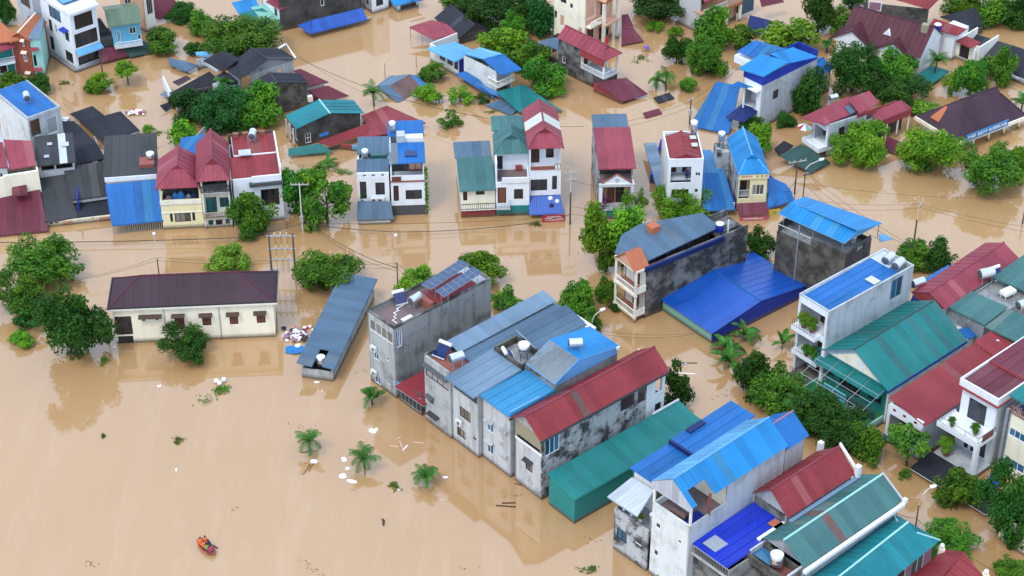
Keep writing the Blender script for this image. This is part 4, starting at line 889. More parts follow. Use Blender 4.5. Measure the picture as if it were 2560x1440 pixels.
sgn = Bd('sign_board', 'small yellow sign board half hidden by the bright blue canopy', 'sign', (1921, 541), (1949, 537), d=.1, H=.9); sgn.box(0, 0, -.3, sgn.w, .08, .85, 'signyellow', 'board'); sgn.box(.6, -.02, .25, .95, -.003, .6, 'khaki', 'lettering')
# ================================================================ buildings: centre of the photo
hb = q('n', 942, 1268)
b = Bd('hall', 'cream plastered hall with a dark purple hipped roof and hooded windows', 'hall', q('m', 1315, 1346), hb, C=(706, 672), zc=4.4, H=ht(hb, q('n', 905, 945)[1]))
b.h += .75; b.d -= 1.7; H = b.h
b.wall('f', -1, H, 'cream', [W('m', 1285, 1045, 1500, 1240, 'm43'), W('m', 1325, 1265, 1508, 1340, 'm42'), W('m', 1592, 1066, 1646, 1098, 'w1u'), W('m', 1740, 1056, 1795, 1090, 'w1u'),
    W('m', 1962, 1050, 2085, 1185, 'm22q'), W('n', 110, 1028, 222, 1138, 'm22q'), W('n', 417, 1012, 525, 1125, 'm22q'), W('n', 722, 1006, 830, 1110, 'm22q')])
for sd_ in 'rbl': b.wall(sd_, -1, H, 'cream')
for k, (x0, x1, y) in enumerate((('m', 1558, 1822), ('m', 1928, 2078), ('n', 75, 228), ('n', 382, 530), ('n', 690, 838))):
    yy = (1040, 1030, 1022, 1012, 998)[k]; a0, zz = b.on('f', q(x0, x1, yy)); a1 = b.on('f', q(x0, y, yy))[0]; b.hood('f', a0, a1, zz + .12, 'hoodbrown', 0, .55)
for px in (1195, 1855, None): 
    a = b.on('f', q('m', px, 1100))[0] if px else b.on('f', q('n', 310, 1050))[0]; MB().tube([b.xyz('f', a, -.5, .07), b.xyz('f', a, H - .2, .07)], .06, 6).obj('drain_pipe', 'palegrey', b.root)
b.box(-.5, -.4, H, b.w + .5, b.d + .4, H + .22, 'ivory', 'eaves_slab'); b.parapet(-.5, -.4, b.w + .5, b.d + .4, H + .22, H + .42, 'blackpaint', .12, 'gutter')
b.gable(-.38, -.28, b.w + .38, b.d + .28, H + .3, 2.2, 'purple', axis='a', hip=(1, 1), hd=(3.4, 4.2), w=.9, cap='maroon')
# --- long blue-grey boathouse-like shed
A_, B_ = q('z', 2040, 245), (936, 746)
b = Bd('shed', 'long narrow shed with a blue grey sheet roof and low concrete walls', 'shed', A_, B_, C=q('z', 1675, 222), H=1.2)
sh = b
for sd_ in 'frbl': b.wall(sd_, -1, 1.25, 'concrete2')
b.box(.2, .2, -.2, b.w - .2, b.d - .2, .15, 'dark', 'floor')
L1, L2 = b.w * .045, b.w * .42
zf = lambda a: 2.05 + .5 * a / b.w
def sl(a0, a1, t0, t1): b.slope([(a0, t0, zf(a0)), (a1, t0, zf(a1)), (a1, t1, zf(a1) + .25), (a0, t1, zf(a0) + .25)], 'slate', 1.0, trim='slate')
sl(-.4, 2.6, -.35, b.d * .30); sl(-.4, 2.6, b.d * .62, b.d + .35); sl(2.6, L2, -.35, b.d + .35); sl(L2 + .02, b.w + .3, -.35, b.d + .35)
for k in range(7): b.post(.1 + (b.w - .2) * k / 6, .1, 1.25, 2.0 + .5 * k / 6, 'galv', .06); b.post(.1 + (b.w - .2) * k / 6, b.d - .1, 1.25, 2.15 + .5 * k / 6, 'galv', .06)
for k in (1, 2, 4, 5): b.box(b.w * k / 6 - 1.4, .02, 1.27, b.w * k / 6 + 1.2, .08, 1.75 + .08 * k, 'darkgrey', 'screen')
tank_up('white lidded tank in the roof notch of the blue grey shed', b.world(1.1, b.d * .46, .9), .48, .9)
# --- tall grey tower with solar panels
Ac, Hc = q('o', 470, 905), ht(q('t', 495, 705), q('o', 470, 905)[1])
b = Bd('house', 'tall bare grey concrete house with solar panels over its red roof deck', 'house', Ac, q('o', 1640, 400), z=Hc, C=q('o', 175, 740), H=Hc, rot=5.0); c3 = b; b.d += .5
b.wall('l', -1, Hc, 'concrete2', [W('o', 185, 812, 458, 1090, 'w4c') if False else (.25, Hc - 2.3, b.d - .2, Hc - .85, 'w4c'), W('o', 242, 1165, 302, 1275, 'w2u'), W('t', 255, 435, 325, 560, 'w2u'), W('t', 387, 225, 415, 290, 'w1'), W('t', 397, 500, 428, 555, 'w1')])
b.wall('f', -1, Hc, 'concrete', [W('o', 492, 945, 566, 1098, 'w3u')]); b.wall('r', -1, Hc, 'concrete'); b.wall('b', -1, Hc, 'concrete')
b.box(.18, .18, Hc - .65, b.w - .18, b.d - .18, Hc - .5, 'roofdeck', 'roof_deck'); b.parapet(-.03, -.03, b.w + .03, b.d + .03, Hc - .1, Hc + .12, 'mould', .22, 'coping')
for k in (0, 1): b.ac('l', q('t', 260, 130) if k == 0 else q('t', 265, 400))
b.slope([(b.w * .46, .25, Hc + .1), (b.w * .86, .25, Hc + .1), (b.w * .86, b.d * .62, Hc + .35), (b.w * .46, b.d * .62, Hc + .35)], 'brick')
b.box(b.w * .88, .2, Hc - .5, b.w - .2, b.d - .2, Hc - .2, 'palegrey', 'water_trough'); b.box(b.w * .38, .2, Hc - .5, b.w * .42, b.d * .5, Hc + .6, 'deckred', 'deck_wall')
b.box(1.9, .3, Hc - .45, 3.2, 1.2, Hc - .35, 'foam', 'white_board')
pv = MB(); zz = Hc - .3
pipe = [(1.2, .9), (1.2, 1.7), (1.7, 1.7), (1.7, 2.1), (2.1, 2.1), (2.1, 2.6), (2.8, 2.6), (2.8, 3.0), (6.0, 3.1)]
pv.tube([(x, y, zz - .12) for x, y in pipe], .06, 5).obj('water_pipe', 'foam', b.root)
tank_flat('silver steel tank lying on the roof deck beside the solar panels', b.world(b.w * .34, b.d * .45, Hc - .4), b.root.rotation_euler[2] + .1, 1.5, .5, stand=.5)
heater('solar heater with a white boiler behind the silver tank on the grey tower', b.world(b.w * .27, b.d * .7, Hc - .5), b.root.rotation_euler[2] - .3, 1.3, 1.4)
for nm, cs in (('left', ((775, 412), (1215, 130), (1338, 197), (890, 472))), ('right', ((940, 482), (1372, 210), (1482, 275), (1035, 557)))):
    z0, z1 = Hc + 1.75, Hc + 1.75; pts = [b.pl(q('o', *c), z0) for c in cs]
    o_ = pts[0]; ex = pts[1] - pts[0]; ey = pts[3] - pts[0]
    root = empty('solar_array', b.world(o_.x, o_.y, z0), b.root.rotation_euler[2]); tag(root, f'{nm} array of dark blue solar panels over the grey tower roof', 'solar panels', 'solar arrays')
    n = 7; ux = ex / n; uy = ey / 2; fr = MB()
    for f_ in (.1, .5, .9): fr.tube([ex * f_ * 1 + Vector((0, 0, -.12)), ex * f_ + ey + Vector((0, 0, -.12))], .035, 4)
    fr.obj('rack', 'galv', root)
    for f_ in (.12, .88):
        for g_ in (.08, .92): p_ = ex * f_ + ey * g_; MB().tube([p_ + Vector((0, 0, -1.9)), p_ + Vector((0, 0, -.1))], .035, 4).obj('leg', 'galv', root)
    for i in range(n):
        for j in range(2):
            c = ux * i + uy * j; fm = MB(); m_ = .02; g = lambda a, d_, z: c + ux * a + uy * d_ + Vector((0, 0, z))
            fm.prism([g(m_, m_, 0), g(1 - m_, m_, 0), g(1 - m_, 1 - m_, 0), g(m_, 1 - m_, 0)], (0, 0, .04)); pn = fm.obj('panel', 'tin', root)
            e_ = .032; MB().prism([g(e_, e_, .041), g(1 - e_, e_, .041), g(1 - e_, 1 - e_, .041), g(e_, 1 - e_, .041)], (0, 0, .006)).obj('cells', 'panel', pn)
# --- red lean-to annexe
b = Bd('shed', 'small dark red lean-to wedged between two grey concrete houses', 'shed', (1058, 1042), (1110, 1000), z=0, C=(991, 1000), like=c3, w=9, H=2.6)
b.wall('l', -1, 2.7, 'darkwall', [(.4, .2, b.d - .4, 2.4, 'x5')]); b.slope_px([(1059, 1015, 2.3), (987, 966, 3.0), (1056, 928, 3.0), (1102, 985, 2.4)], 'brick', trim='slate2'); b.box(-.35, 0, 2.2, -.05, b.d, 2.5, 'slate2', 'gutter')
# --- row of four: right one first (red roof), it gives the direction
c8 = Bd('house', 'row house with a long red tile pattern roof and black mouldy side wall', 'house', q('u', 520, 1135), q('u', 1910, 375), z=8.2, C=q('u', 185, 928), H=8.0); b = c8; H = 8.0
zb = lambda k, x, y: b.on('f', q(k, x, y))
b.wall('f', -1, H, 'mould2', [W('u', 552, 1165, 712, 1275, 'w3u'), W('u', 1408, 690, 1560, 780, 'o'), W('u', 1600, 580, 1756, 690, 'o')], a1=b.w - 2.6)
b.wall('f', -1, H, 'white', [W('u', 1800, 480, 1865, 620, 'o'), W('u', 1790, 770, 1850, 850, 'd1')], a0=b.w - 2.6)
b.wall('l', -1, H - 2.4, 'stucco', [W('u', 225, 1390, 300, 1440, 'm2'), (b.d * .35, 2.6, b.d * .6, 3.9, 'm2c')], hood='blackpaint'); b.box(-.02, .02, H - 2.4, .02, b.d, H - 2.1, 'whitepaint', 'string_course')
b.wall('l', H - 2.4, H, 'khaki', [(.3, H - 2.3, b.d - .3, H - 1.7, 'o')])
b.wall('r', -1, H, 'white', [(.5, H - 3.0, b.d - .5, H - .7, 'o')]); b.wall('b', -1, H, 'concrete')
b.box(.2, .2, H - 3.2, b.w - .2, b.d - .2, H - 3.05, 'roofdeck', 'floor'); b.box(b.w * .62, .2, H - 3.05, b.w * .62 + .12, b.d - .2, H, 'palegrey', 'partition')
b.gable(-.55, -.35, b.w + .25, b.d + .3, H + .1, 1.75, 'brick', axis='a', gmat='concrete2', w=.85, inset=.5, fascia='darkgrey', patch={.36: 'rustroof'}, cap='red')
MB().box(b.w + .05, -.2, H - .05, b.w + .3, b.d + .2, H + .25).obj('end_beam', 'whitepaint', b.root)
# blue one
b = c7 = Bd('house', 'row house with a bright blue front roof and a glazed canopy further back', 'house', (1276, 1031), (1362, 969), z=8.5, C=(1197, 985), like=c8, w=c8.w * .86, H=8.3); H = 8.3
b.wall('l', -1, H - .4, 'stucco', [W('t', 1518, 930, 1590, 1105, 'w2u'), W('t', 1520, 1160, 1590, 1350, 'w2u'), W('t', 1690, 1040, 1745, 1105, 'w1'), W('t', 1695, 1315, 1745, 1365, 'w1')], hood='concrete2')
for sd_ in 'frb': b.wall(sd_, -1, H - .4, 'concrete2')
L = b.w
b.flat(-.4, -.15, L * .40, b.d, H, 'dullblue', .25, 'a', 1.0); b.wall('f', H - .4, H + .2, 'lightbluewall', a1=L * .4); b.wall('f', H - .4, H + .9, 'concrete', a0=L * .41)
z0 = H + 1.0; tm = L * .62
b.slope([(L * .40, b.d, z0), (L * .40, -.1, z0), (tm, -.1, z0 + 1.5), (tm, b.d, z0 + 1.5)], 'sheer', 1.0, trim='lightbluewall'); b.slope([(L + .1, -.1, z0 + .5), (L + .1, b.d, z0 + .5), (tm, b.d, z0 + 1.5), (tm, -.1, z0 + 1.5)], 'skyblue', 1.0, trim='lightbluewall', patch={9: 'sheer'})
b.polywall('f', [(L * .41, H + .5), (L, H + .5), (L, z0 + .4), (tm, z0 + 1.38), (L * .41, z0 - .06)], 'lightbluewall', .06, .05, 'side_cladding'); b.box(L * .4, .1, H - .3, L, b.d - .1, H - .15, 'concrete', 'terrace_floor')
b.box(L * .41, b.d - .3, H - .15, L, b.d - .15, z0 + .3, 'concrete', 'rear_wall'); b.box(L - .3, -.3, z0 + .2, L + .05, b.d + .3, z0 + .5, 'whitepaint', 'end_beam')
tank_flat('white steel tank lying on the bright blue canopy roof', b.world(L * .70, b.d * .38, z0 + 1.35), b.root.rotation_euler[2] - .6, 1.35, .5, stand=.15)
# grey one
b = c6 = Bd('house', 'row house with a pale grey front roof and a mouldy tank terrace', 'house', (1195, 985), (1280, 920), z=8.4, C=(1122, 941), like=c8, w=c8.w * .93, H=8.3); H = 8.3; L = b.w
b.wall('l', -1, H - 1.5, 'stucco', [W('t', 1212, 780, 1335, 985, 'm3c'), W('t', 1182, 1010, 1280, 1175, 'm3c'), W('t', 1365, 1130, 1398, 1180, 'k1')]); b.box(-.02, .1, H - 1.5, .05, b.d - .1, H - 1.35, 'palegrey', 'sill_band')
for sd_ in 'frb': b.wall(sd_, -1, H - .2, 'concrete2')
b.box(.6, .2, H - 1.5, .75, b.d - .2, H - .2, 'darkwood', 'partition'); b.box(.1, .1, H - 1.6, L - .2, b.d - .2, H - 1.5, 'concrete', 'floor')
b.flat(-.7, -.1, L * .36, b.d + .35, H, 'slate2', .45, 'a', 1.05); b.parapet(L * .365, -.02, L * .56, b.d + .1, H - .2, H + .9, 'mottled', .2); b.box(L * .38, .1, H - .2, L * .55, b.d, H + .05, 'concrete', 'terrace_floor')
b.slope([(L * .56, b.d + .1, H + 1.6), (L * .56, -.1, H + .7), (L, -.1, H + .7), (L, b.d + .1, H + 1.6)], 'slate', 1.0, trim='palegrey'); b.polywall('f', [(L * .40, H - .2), (L, H - .2), (L, H + .62), (L * .40, H + .62)], 'palegrey', .1, .04, 'side_wall'); b.box(L - .1, -.2, H + .4, L + .25, b.d + .3, H + 1.0, 'whitepaint', 'end_beam')
tank_up('big upright steel tank on the mouldy terrace of the row house', b.world(L * .47, b.d * .35, H + .05), .62, 1.0, stand=.9)
heater('solar heater beside the big upright tank on the mouldy terrace', b.world(L * .43, b.d * .62, H + .1), b.root.rotation_euler[2] + 1.2, 1.1, 1.0)
b.ac('l', q('t', 1220, 960)); 
# left one
b = c5 = Bd('house', 'row house with a small red deck in front of long slate blue roofs', 'house', (1125, 934), (1200, 880), z=8.6, C=(1056, 888), like=c8, w=c8.w * .98, H=8.6); H = 8.6; L = b.w
b.wall('l', -1, H, 'concrete2', [W('t', 812, 335, 1078, 560, 'm4c') if False else (.3, H - 2.5, b.d - .25, H - 1.1, 'm4z'), W('t', 858, 665, 918, 775, 'm2c')], hood='darkgrey'); b.hood('l', b.d * .45, b.d * .85, 1.6, 'blackpaint', 0, .5)
for sd_ in 'frb': b.wall(sd_, -1, H - .3, 'concrete2')
b.box(.15, .15, H - .75, L * .2, b.d - .15, H - .6, 'deckred', 'roof_deck'); b.wall('b', H - .3, H + .1, 'mould', a1=L * .3)
b.flat(L * .19, -.05, L, b.d * .55, H - .35, 'slate', .3, 'a', 1.0); b.slope([(L * .19, b.d * .55, H - .2), (L, b.d * .55, H + .2), (L, b.d + .15, H + .5), (L * .19, b.d + .15, H + .15)], 'slate2', 1.0, trim='darkgrey', swap=False)
heater('solar heater with a blue collector on the small red deck', b.world(1.1, b.d * .78, H - .6), b.root.rotation_euler[2] - 1.3, 1.5, 1.6)
tank_flat('white water tank lying on an iron frame over the small red deck', b.world(1.6, b.d * .22, H - .6), b.root.rotation_euler[2] - .2, 1.5, .5, stand=.9)
# --- green shed
b = Bd('shed', 'long green sheet metal shed beside the red roofed row house', 'shed', (1437, 1245), (1757, 1062), z=3.4, C=(1357, 1192), zc=4.1, H=3.4)
b.wall('f', -1, 3.3, 'tealwall'); b.wall('l', -1, 3.3, 'tealwall'); b.wall('r', -1, 3.3, 'tealwall'); b.wall('b', -1, 4.0, 'tealwall')
b.slope([(-.15, -.2, 3.42), (b.w + .2, -.2, 3.42), (b.w + .2, b.d, 4.2), (-.15, b.d, 4.2)], 'teal', .9, trim='tealwall'); b.polywall('l', [(.2, 3.3), (b.d, 3.3), (b.d, 4.12), (.2, 3.42)], 'tealwall', .1)
MB().tube([(b.w * .8, b.d, 4.3), (b.w + .2, b.d, 4.3)], .14, 6).obj('ridge_cap', 'tin', b.root)

# ================================================================ bottom edge
d2 = Bd('house', 'white tower house with a light blue gable and an open tiled roof terrace', 'house', q('v', 1120, 1103), q('v', 2180, 405), z=11.6, C=q('v', 690, 825), H=11.5); b = d2; H = 11.5; zt = H - 2.6
b.wall('l', -1, zt + .15, 'offwhite', [W('w', 628, 828, 678, 922, 'w1'), W('w', 606, 1130, 652, 1228, 'w1'), W('w', 876, 1022, 912, 1088, 'w1'), W('w', 862, 1352, 896, 1400, 'w1')])
b.wall('f', -1, zt + .15, 'palegrey', a1=b.w * .38); b.wall('f', -1, H, 'palegrey', a0=b.w * .38); b.wall('b', -1, zt + .15, 'offwhite', a1=b.w * .38); b.wall('b', -1, H, 'offwhite', a0=b.w * .38); b.wall('r', -1, H, 'offwhite')
b.box(.18, .18, zt - .7, b.w - .18, b.d - .18, zt - .55, 'roofdeck', 'terrace_floor'); b.box(b.w * .38, .2, zt - .5, b.w * .38 + .15, b.d - .2, H, 'cream', 'terrace_wall')
for a, t in ((.1, .1), (.1, b.d - .1), (b.w * .2, .1), (b.w * .2, b.d - .1)): b.post(a, t, zt, H, 'ivory' if a < 1 else 'deckred', .1)
T_, xm, zr = None, b.d * .5, H + 1.9
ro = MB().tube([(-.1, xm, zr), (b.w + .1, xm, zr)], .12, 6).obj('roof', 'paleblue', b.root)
sheets(ro, [(b.w + .1, b.d + .2, H + .05), (-.1, b.d + .2, H + .05), (-.1, xm, zr), (b.w + .1, xm, zr)], 'paleblue', 1.0)  # left slope: paler blue puts the glossy sky sheen into the sheet colour
n0, n1 = b.w * .05, b.w * .22
sheets(ro, [(n1, -.25, H), (b.w + .1, -.25, H), (b.w + .1, xm, zr), (n1, xm, zr)], 'skyblue', 1.0); sheets(ro, [(n1 + .02, xm * .45, H + .98), (-.1, xm * .45, H + .98), (-.1, xm, zr), (n1, xm, zr)], 'skyblue', 1.0)
sheets(ro, [(-.1, -.25, H), (n0 * .8, -.25, H), (n0 * .8, xm * .46, H + .98), (-.1, xm * .46, H + .98)], 'skyblue', .8)
sheets(b.polywall('l', [(-.2, H - .1), (b.d + .2, H - .1), (b.d + .2, H), (xm, zr - .1), (-.2, H - .05)], 'tin', .05, .02, 'gable_cladding'), [(-.06, b.d + .2, H - .75), (-.06, -.2, H - .75), (-.07, -.2, H), (-.07, xm, zr - .1), (-.07, b.d + .2, H)], 'tin', .8, .02, name='cladding_sheet')
tank_flat('rusty drum lying on the tiled roof terrace under the light blue gable', b.world(.9, b.d * .45, zt - .55), b.root.rotation_euler[2] + 1.6, 1.7, .35, mat='rustroof', stand=.1, cap='dark')
MB().box(.6, .35, zt - .5, 2.6, 1.6, zt - .35).obj('blue_mat', 'tanblue', b.root)
b.gable(b.w + .15, -.1, b.w + 3.4, b.d * .92, H - .7, 1.7, 'blue', axis='a', gmat='mauve', cap='mauve')
for sd_ in ('f', 'r'): pass
b.box(b.w + .2, .1, -1, b.w + 3.0, b.d * .85, H - .9, 'concrete2', 'rear_block')
# lower blue roofs to its left
b = Bd('house', 'royal blue roof running beside the green shed, lower than its neighbour', 'house', (1640, 1205), (1888, 1048), z=8.4, C=(1589, 1196), like=d2, H=8.2)
b.d = max(b.d, 3.0)
b.wall('l', -1, 8.2, 'offwhite'); b.wall('b', -1, 8.2, 'tealwall'); b.wall('r', -1, 8.2, 'concrete2')
b.flat(-.2, .0, b.w * .36, b.d + .25, 8.3, 'blue', -.0, 'a'); b.flat(b.w * .38, .0, b.w, b.d + .2, 8.75, 'blue', .1, 'a'); b.box(b.w * .36, 0, 8.2, b.w * .38, b.d + .2, 8.8, 'navy', 'roof_step'); b.box(b.w * .52, b.d - .6, 8.85, b.w * .68, b.d + .1, 8.95, 'navy', 'gutter')
# mouldy low house with a tin canopy
b = Bd('house', 'stained old house with a white tin canopy over its plant filled terrace', 'house', (1618, 1431), (1660, 1400), C=(1529, 1373), like=d2, w=7.5, H=5.6); H = 5.2
b.wall('l', -1, H, 'mould2', [W('w', 190, 880, 298, 1085, 'k2u'), W('w', 398, 1048, 465, 1112, 'w1z'), W('w', 390, 1262, 430, 1310, 'k1')]); b.wall('b', -1, H, 'mould2'); b.wall('r', -1, H, 'mould2')
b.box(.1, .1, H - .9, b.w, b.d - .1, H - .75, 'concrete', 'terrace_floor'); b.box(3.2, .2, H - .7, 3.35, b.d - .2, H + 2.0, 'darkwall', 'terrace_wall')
b.slope_px([(1593, 1290, 7.0), (1519, 1241, 7.0), (1580, 1193, 7.6), (1635, 1226, 7.6)], 'tin', 1.0, trim='galv')
for k, t_ in enumerate((.35, .6, .82)): pot_plant(('right', 'middle', 'left')[k] + ' leafy pot on the stained house terrace under the tin canopy', b.world(.45, b.d * t_, H - .0), .42, 'leaf_bright', 'whitepaint')
for t_ in (.15, b.d - .15): b.post(.3, t_, H, 7.0, 'galv', .04)
tank_up('plastic lidded steel tank in the corner beside the white tower house', b.world(1.3, .7, H - .7), .42, 1.1)
# red gable with the bright blue terrace roof in front
b = Bd('house', 'dark red gabled house end on with white gate posts, near the bottom edge', 'house', q('D', 960, 800), q('D', 1650, 352), z=8.0, C=q('D', 560, 592), H=7.9); d3 = b; H = 7.9
for sd_ in 'frbl': b.wall(sd_, -1, H, 'concrete2' if sd_ != 'l' else 'mould')
b.gable(-.15, -.3, b.w + .2, b.d + .2, H + .05, 1.95, 'brick', axis='a', gmat='concrete2', inset=.25, w=.9, cap='red'); b.box(-.1, -.75, H - .45, b.w + .2, -.32, H - .15, 'slate2', 'gutter')
b.box(-.2, -1.35, -1, b.w + .3, -.8, H - .5, 'bluewall', 'side_wall')
for t_ in (-.4, b.d + .1): b.box(b.w + .1, t_ - .25, H - .6, b.w + .6, t_ + .25, H + 1.1, 'whitepaint', 'gate_post')
MB().prism([(b.w + .3, -.4, H + .1), (b.w + .3, b.d / 2, H + 2.1), (b.w + .3, b.d / 2, H + 2.35), (b.w + .3, -.4, H + .38)], (.25, 0, 0)).obj('gable_coping', 'whitepaint', b.root)
e = Bd('house', 'flat bright ultramarine roof with an orange patch in front of the dark red gable', 'house', (1830, 1424), (1965, 1304), z=6.8, C=(1722, 1361), like=d3, H=6.6); w_ = e.w
e.wall('l', -1, 5.6, 'mould', [(.5, 2.0, 2.0, 3.6, 'k2')]); e.wall('f', -1, 6.3, 'concrete', off=-.3); e.wall('b', -1, 6.4, 'concrete')
e.flat(-.1, .55, w_, e.d, 6.75, 'ultra', .2, 'a', .9); e.box(w_ - 1.7, .8, 7.02, w_ - .6, 2.0, 7.05, 'orange', 'roof_patch'); e.box(.5, e.d * .52, 6.83, 2.2, e.d * .85, 6.87, 'tarpgrey', 'roof_patch')
e.railing([(-.12, .3), (-.12, e.d - .2)], 5.6, 1.0, 'galv', .18, .025)['kind'] = 'stuff'; e.box(-.2, .1, 5.45, -.02, e.d, 5.62, 'palegrey', 'ledge')
# teal gable
b = Bd('house', 'long teal gabled house with pale ridge cap and white side gutters', 'house', q('D', 980, 1425), q('D', 2140, 632), z=7.2, C=q('D', 600, 1122), H=7.0); d4 = b; H = 7.0
for sd_ in 'frb': b.wall(sd_, -1, H, 'stucco')
b.gable(1.8, -.3, b.w + .2, b.d + .2, H + .1, 1.65, 'greygreen', axis='a', gmat='concrete2', inset=.3, w=1.0, cap='mint', patch={.42: 'rustroof'})
b.box(1.6, -.7, H - .35, b.w + .3, -.33, H + .0, 'whitepaint', 'gutter'); b.box(1.6, b.d + .22, H - .25, b.w + .2, b.d + .6, H + .05, 'whitepaint', 'gutter'); b.box(b.w + .2, -.7, H - .1, b.w + .6, -.3, H + .4, 'whitepaint', 'gutter_end')
MB().prism([(b.w + .22, -.3, H + .12), (b.w + .22, b.d / 2, H + 1.76), (b.w + .22, b.d / 2, H + 1.95), (b.w + .22, -.3, H + .32)], (.15, 0, 0)).obj('gable_coping', 'tin', b.root)
b.wall('l', -1, H - 1.0, 'mould'); b.parapet(-.4, .0, 1.9, b.d + .3, H - 1.1, H - .2, 'mottled', .2); b.box(-.2, .2, H - 1.3, 1.8, b.d, H - 1.1, 'deckred', 'terrace_floor'); b.box(.2, b.d * .5, H - .55, 1.6, b.d, H - .48, 'blueglass', 'pond_cover')
tank_up('large white topped steel tank at the front of the teal gabled house', b.world(.6, b.d * .42, H - .9), .62, 1.15, stand=.7)
# teal hip
b = Bd('house', 'bright teal hipped roof house cut by the bottom edge, light teal ridges', 'house', (2220, 1441), (2334, 1349), z=5.0, C=(2222, 1289), H=4.8); H = 4.8
b.wall('f', -1, H, 'mauve', [(b.w - 5.5, 1.2, b.w - 4.1, 4.4, 'w1p'), (b.w - 3.2, 1.2, b.w - 1.2, 4.4, 'w2')], a0=-7); b.wall('r', -1, H, 'mauve', [(.5, 1.5, 1.8, 3.8, 'w1')]); b.wall('b', -1, H, 'concrete2', a0=-7)
for k in range(14): MB().tube([b.xyz('b', -6 + k * 1.1, H - .9, .1), b.xyz('b', -6 + k * 1.1, H + 1.2, .1)], .05, 4).obj('wall_rib', 'darkgrey', b.root)
b.gable(-7, -.45, b.w + .45, b.d + .1, H + .1, 1.5, 'brightteal', axis='a', hip=(0, .6), hd=(0, 1.6), cap='mint')
# red hip at the bottom right
b = Bd('house', 'dark red hipped roof at the bottom right corner between two ball topped posts', 'house', (2440, 1440), (2475, 1400), z=3.2, C=(2300, 1430), like=d4, w=9, H=3.0)
b.wall('r', -1, 3.0, 'cream', a0=-4)
b.slope_px([(2250, 1462, 3.2), (2360, 1376, 3.2), (2409, 1379, 4.3), (2300, 1500, 4.3)], 'brick'); b.slope_px([(2360, 1376, 3.2), (2362, 1374, 3.2), (2409, 1379, 4.3)], 'brick'); b.slope_px([(2476, 1465, 3.2), (2409, 1379, 4.3), (2300, 1500, 4.3), (2420, 1520, 3.2)], 'brick', swap=True)
for k, (px, py) in enumerate(((2353, 1379), (2463, 1444))):
    P = at(px, py, 3.2); r0 = empty('gate_post', (P.x, P.y, 0)); tag(r0, ('left', 'right')[k] + ' cream post with a white ball lamp by the red hipped roof', 'post')
    MB().box(-.28, -.28, -1, .28, .28, 3.7).obj('post', 'cream', r0); MB().lathe([(.05, 0), (.22, .08), (.26, .25), (.2, .42), (.05, .5)], (0, 0, 3.7), 12).obj('ball_lamp', 'lampglass', r0, True)
# ================================================================ buildings: right of the centre
H = 7.1
b = Bd('house', 'house with a grey blue roof, black mouldy wall and ornate two level porch', 'house', (1618, 666), (1871, 563), z=H, C=(1541, 636), H=H); r1 = b
b.wall('f', -1, H, 'mould'); b.wall('b', -1, H + .25, 'mould'); b.wall('r', -1, H - .6, 'mould')
wb = b.w * .74
b.slope_px([(1605, 659, 7.25), (1799, 568, 7.25), (1756, 532, 7.75), (1600, 560, 8), (1553, 588, 8), (1537, 632, 7.4)], 'slate', 1.0, trim='navy')
b.box(-.4, -.32, H - .55, wb, -.02, H + .05, 'navy', 'fascia'); b.box(wb, .2, H - .8, b.w - .2, b.d - .2, H - .6, 'roofdeck', 'roof_deck'); b.box(wb + .1, b.d * .2, H - .6, b.w - .5, b.d * .7, H - .1, 'mould', 'deck_box')
tank_up('blue and white tank behind the grey blue roof ridge', b.world(wb + .35, 1.0, H - .6), .48, .95, 'tanblue', .6); b.post(wb + 1.1, .4, H - .6, H + 1.5, 'whitepaint', .06)
pd = 1.5; zf1, zf2 = .7, 3.75                                     # the porch in front of the short side
b.wall('l', -1, H, 'ivory', [(b.d * .3, zf1 + .05, b.d * .62, zf1 + 2.3, 'm2q'), (b.d * .3, zf2 + .05, b.d * .55, zf2 + 2.2, 'm2q')])
for zz in (zf1, zf2): b.box(-pd, .0, zz - .18, 0, b.d, zz, 'deckred', 'porch_floor'); b.box(-pd - .08, -.08, zz - .3, -pd + .02, b.d + .08, zz + .08, 'cream', 'porch_edge'); b.railing([(-pd + .05, .1), (-pd + .05, b.d - .1)], zz, .8, 'ivory', .2, .045, 'balustrade')['kind'] = 'stuff'; b.box(-pd, -.02, zz, -.05, .1, zz + .85, 'ivory', 'side_panel')
for t_ in (.12, b.d - .12):
    MB().lathe([(.2, -1), (.2, zf1 - .1), (.17, zf1), (.15, zf2 - .5), (.24, zf2 - .3), (.17, zf2), (.15, H - .5), (.24, H - .3)], (-pd + .1, t_, 0), 10).obj('column', 'ivory', b.root)
b.box(-pd - .1, -.1, H - .35, 0, b.d + .1, H - .1, 'cream', 'porch_beam')
pm = b.d * .45; MB().prism([(-pd - .15, .1, H - .1), (-pd - .15, b.d - .4, H - .1), (-pd - .15, pm, H + 1.5)], (.2, 0, 0)).obj('pediment', 'peach', b.root)
b.slope([(-pd - .3, .0, H - .05), (.3, .0, H - .05), (.3, pm, H + 1.6), (-pd - .3, pm, H + 1.6)], 'orange', .6, name='porch_roof'); b.slope([(.3, b.d - .2, H - .05), (-pd - .3, b.d - .2, H - .05), (-pd - .3, pm, H + 1.6), (.3, pm, H + 1.6)], 'orange', .6, name='porch_roof')
MB().box(b.w * .25, b.d + .05, H + .4, b.w * .25 + 1.2, b.d + 1.2, H + 1.5).obj('chimney_box', 'orange', b.root)
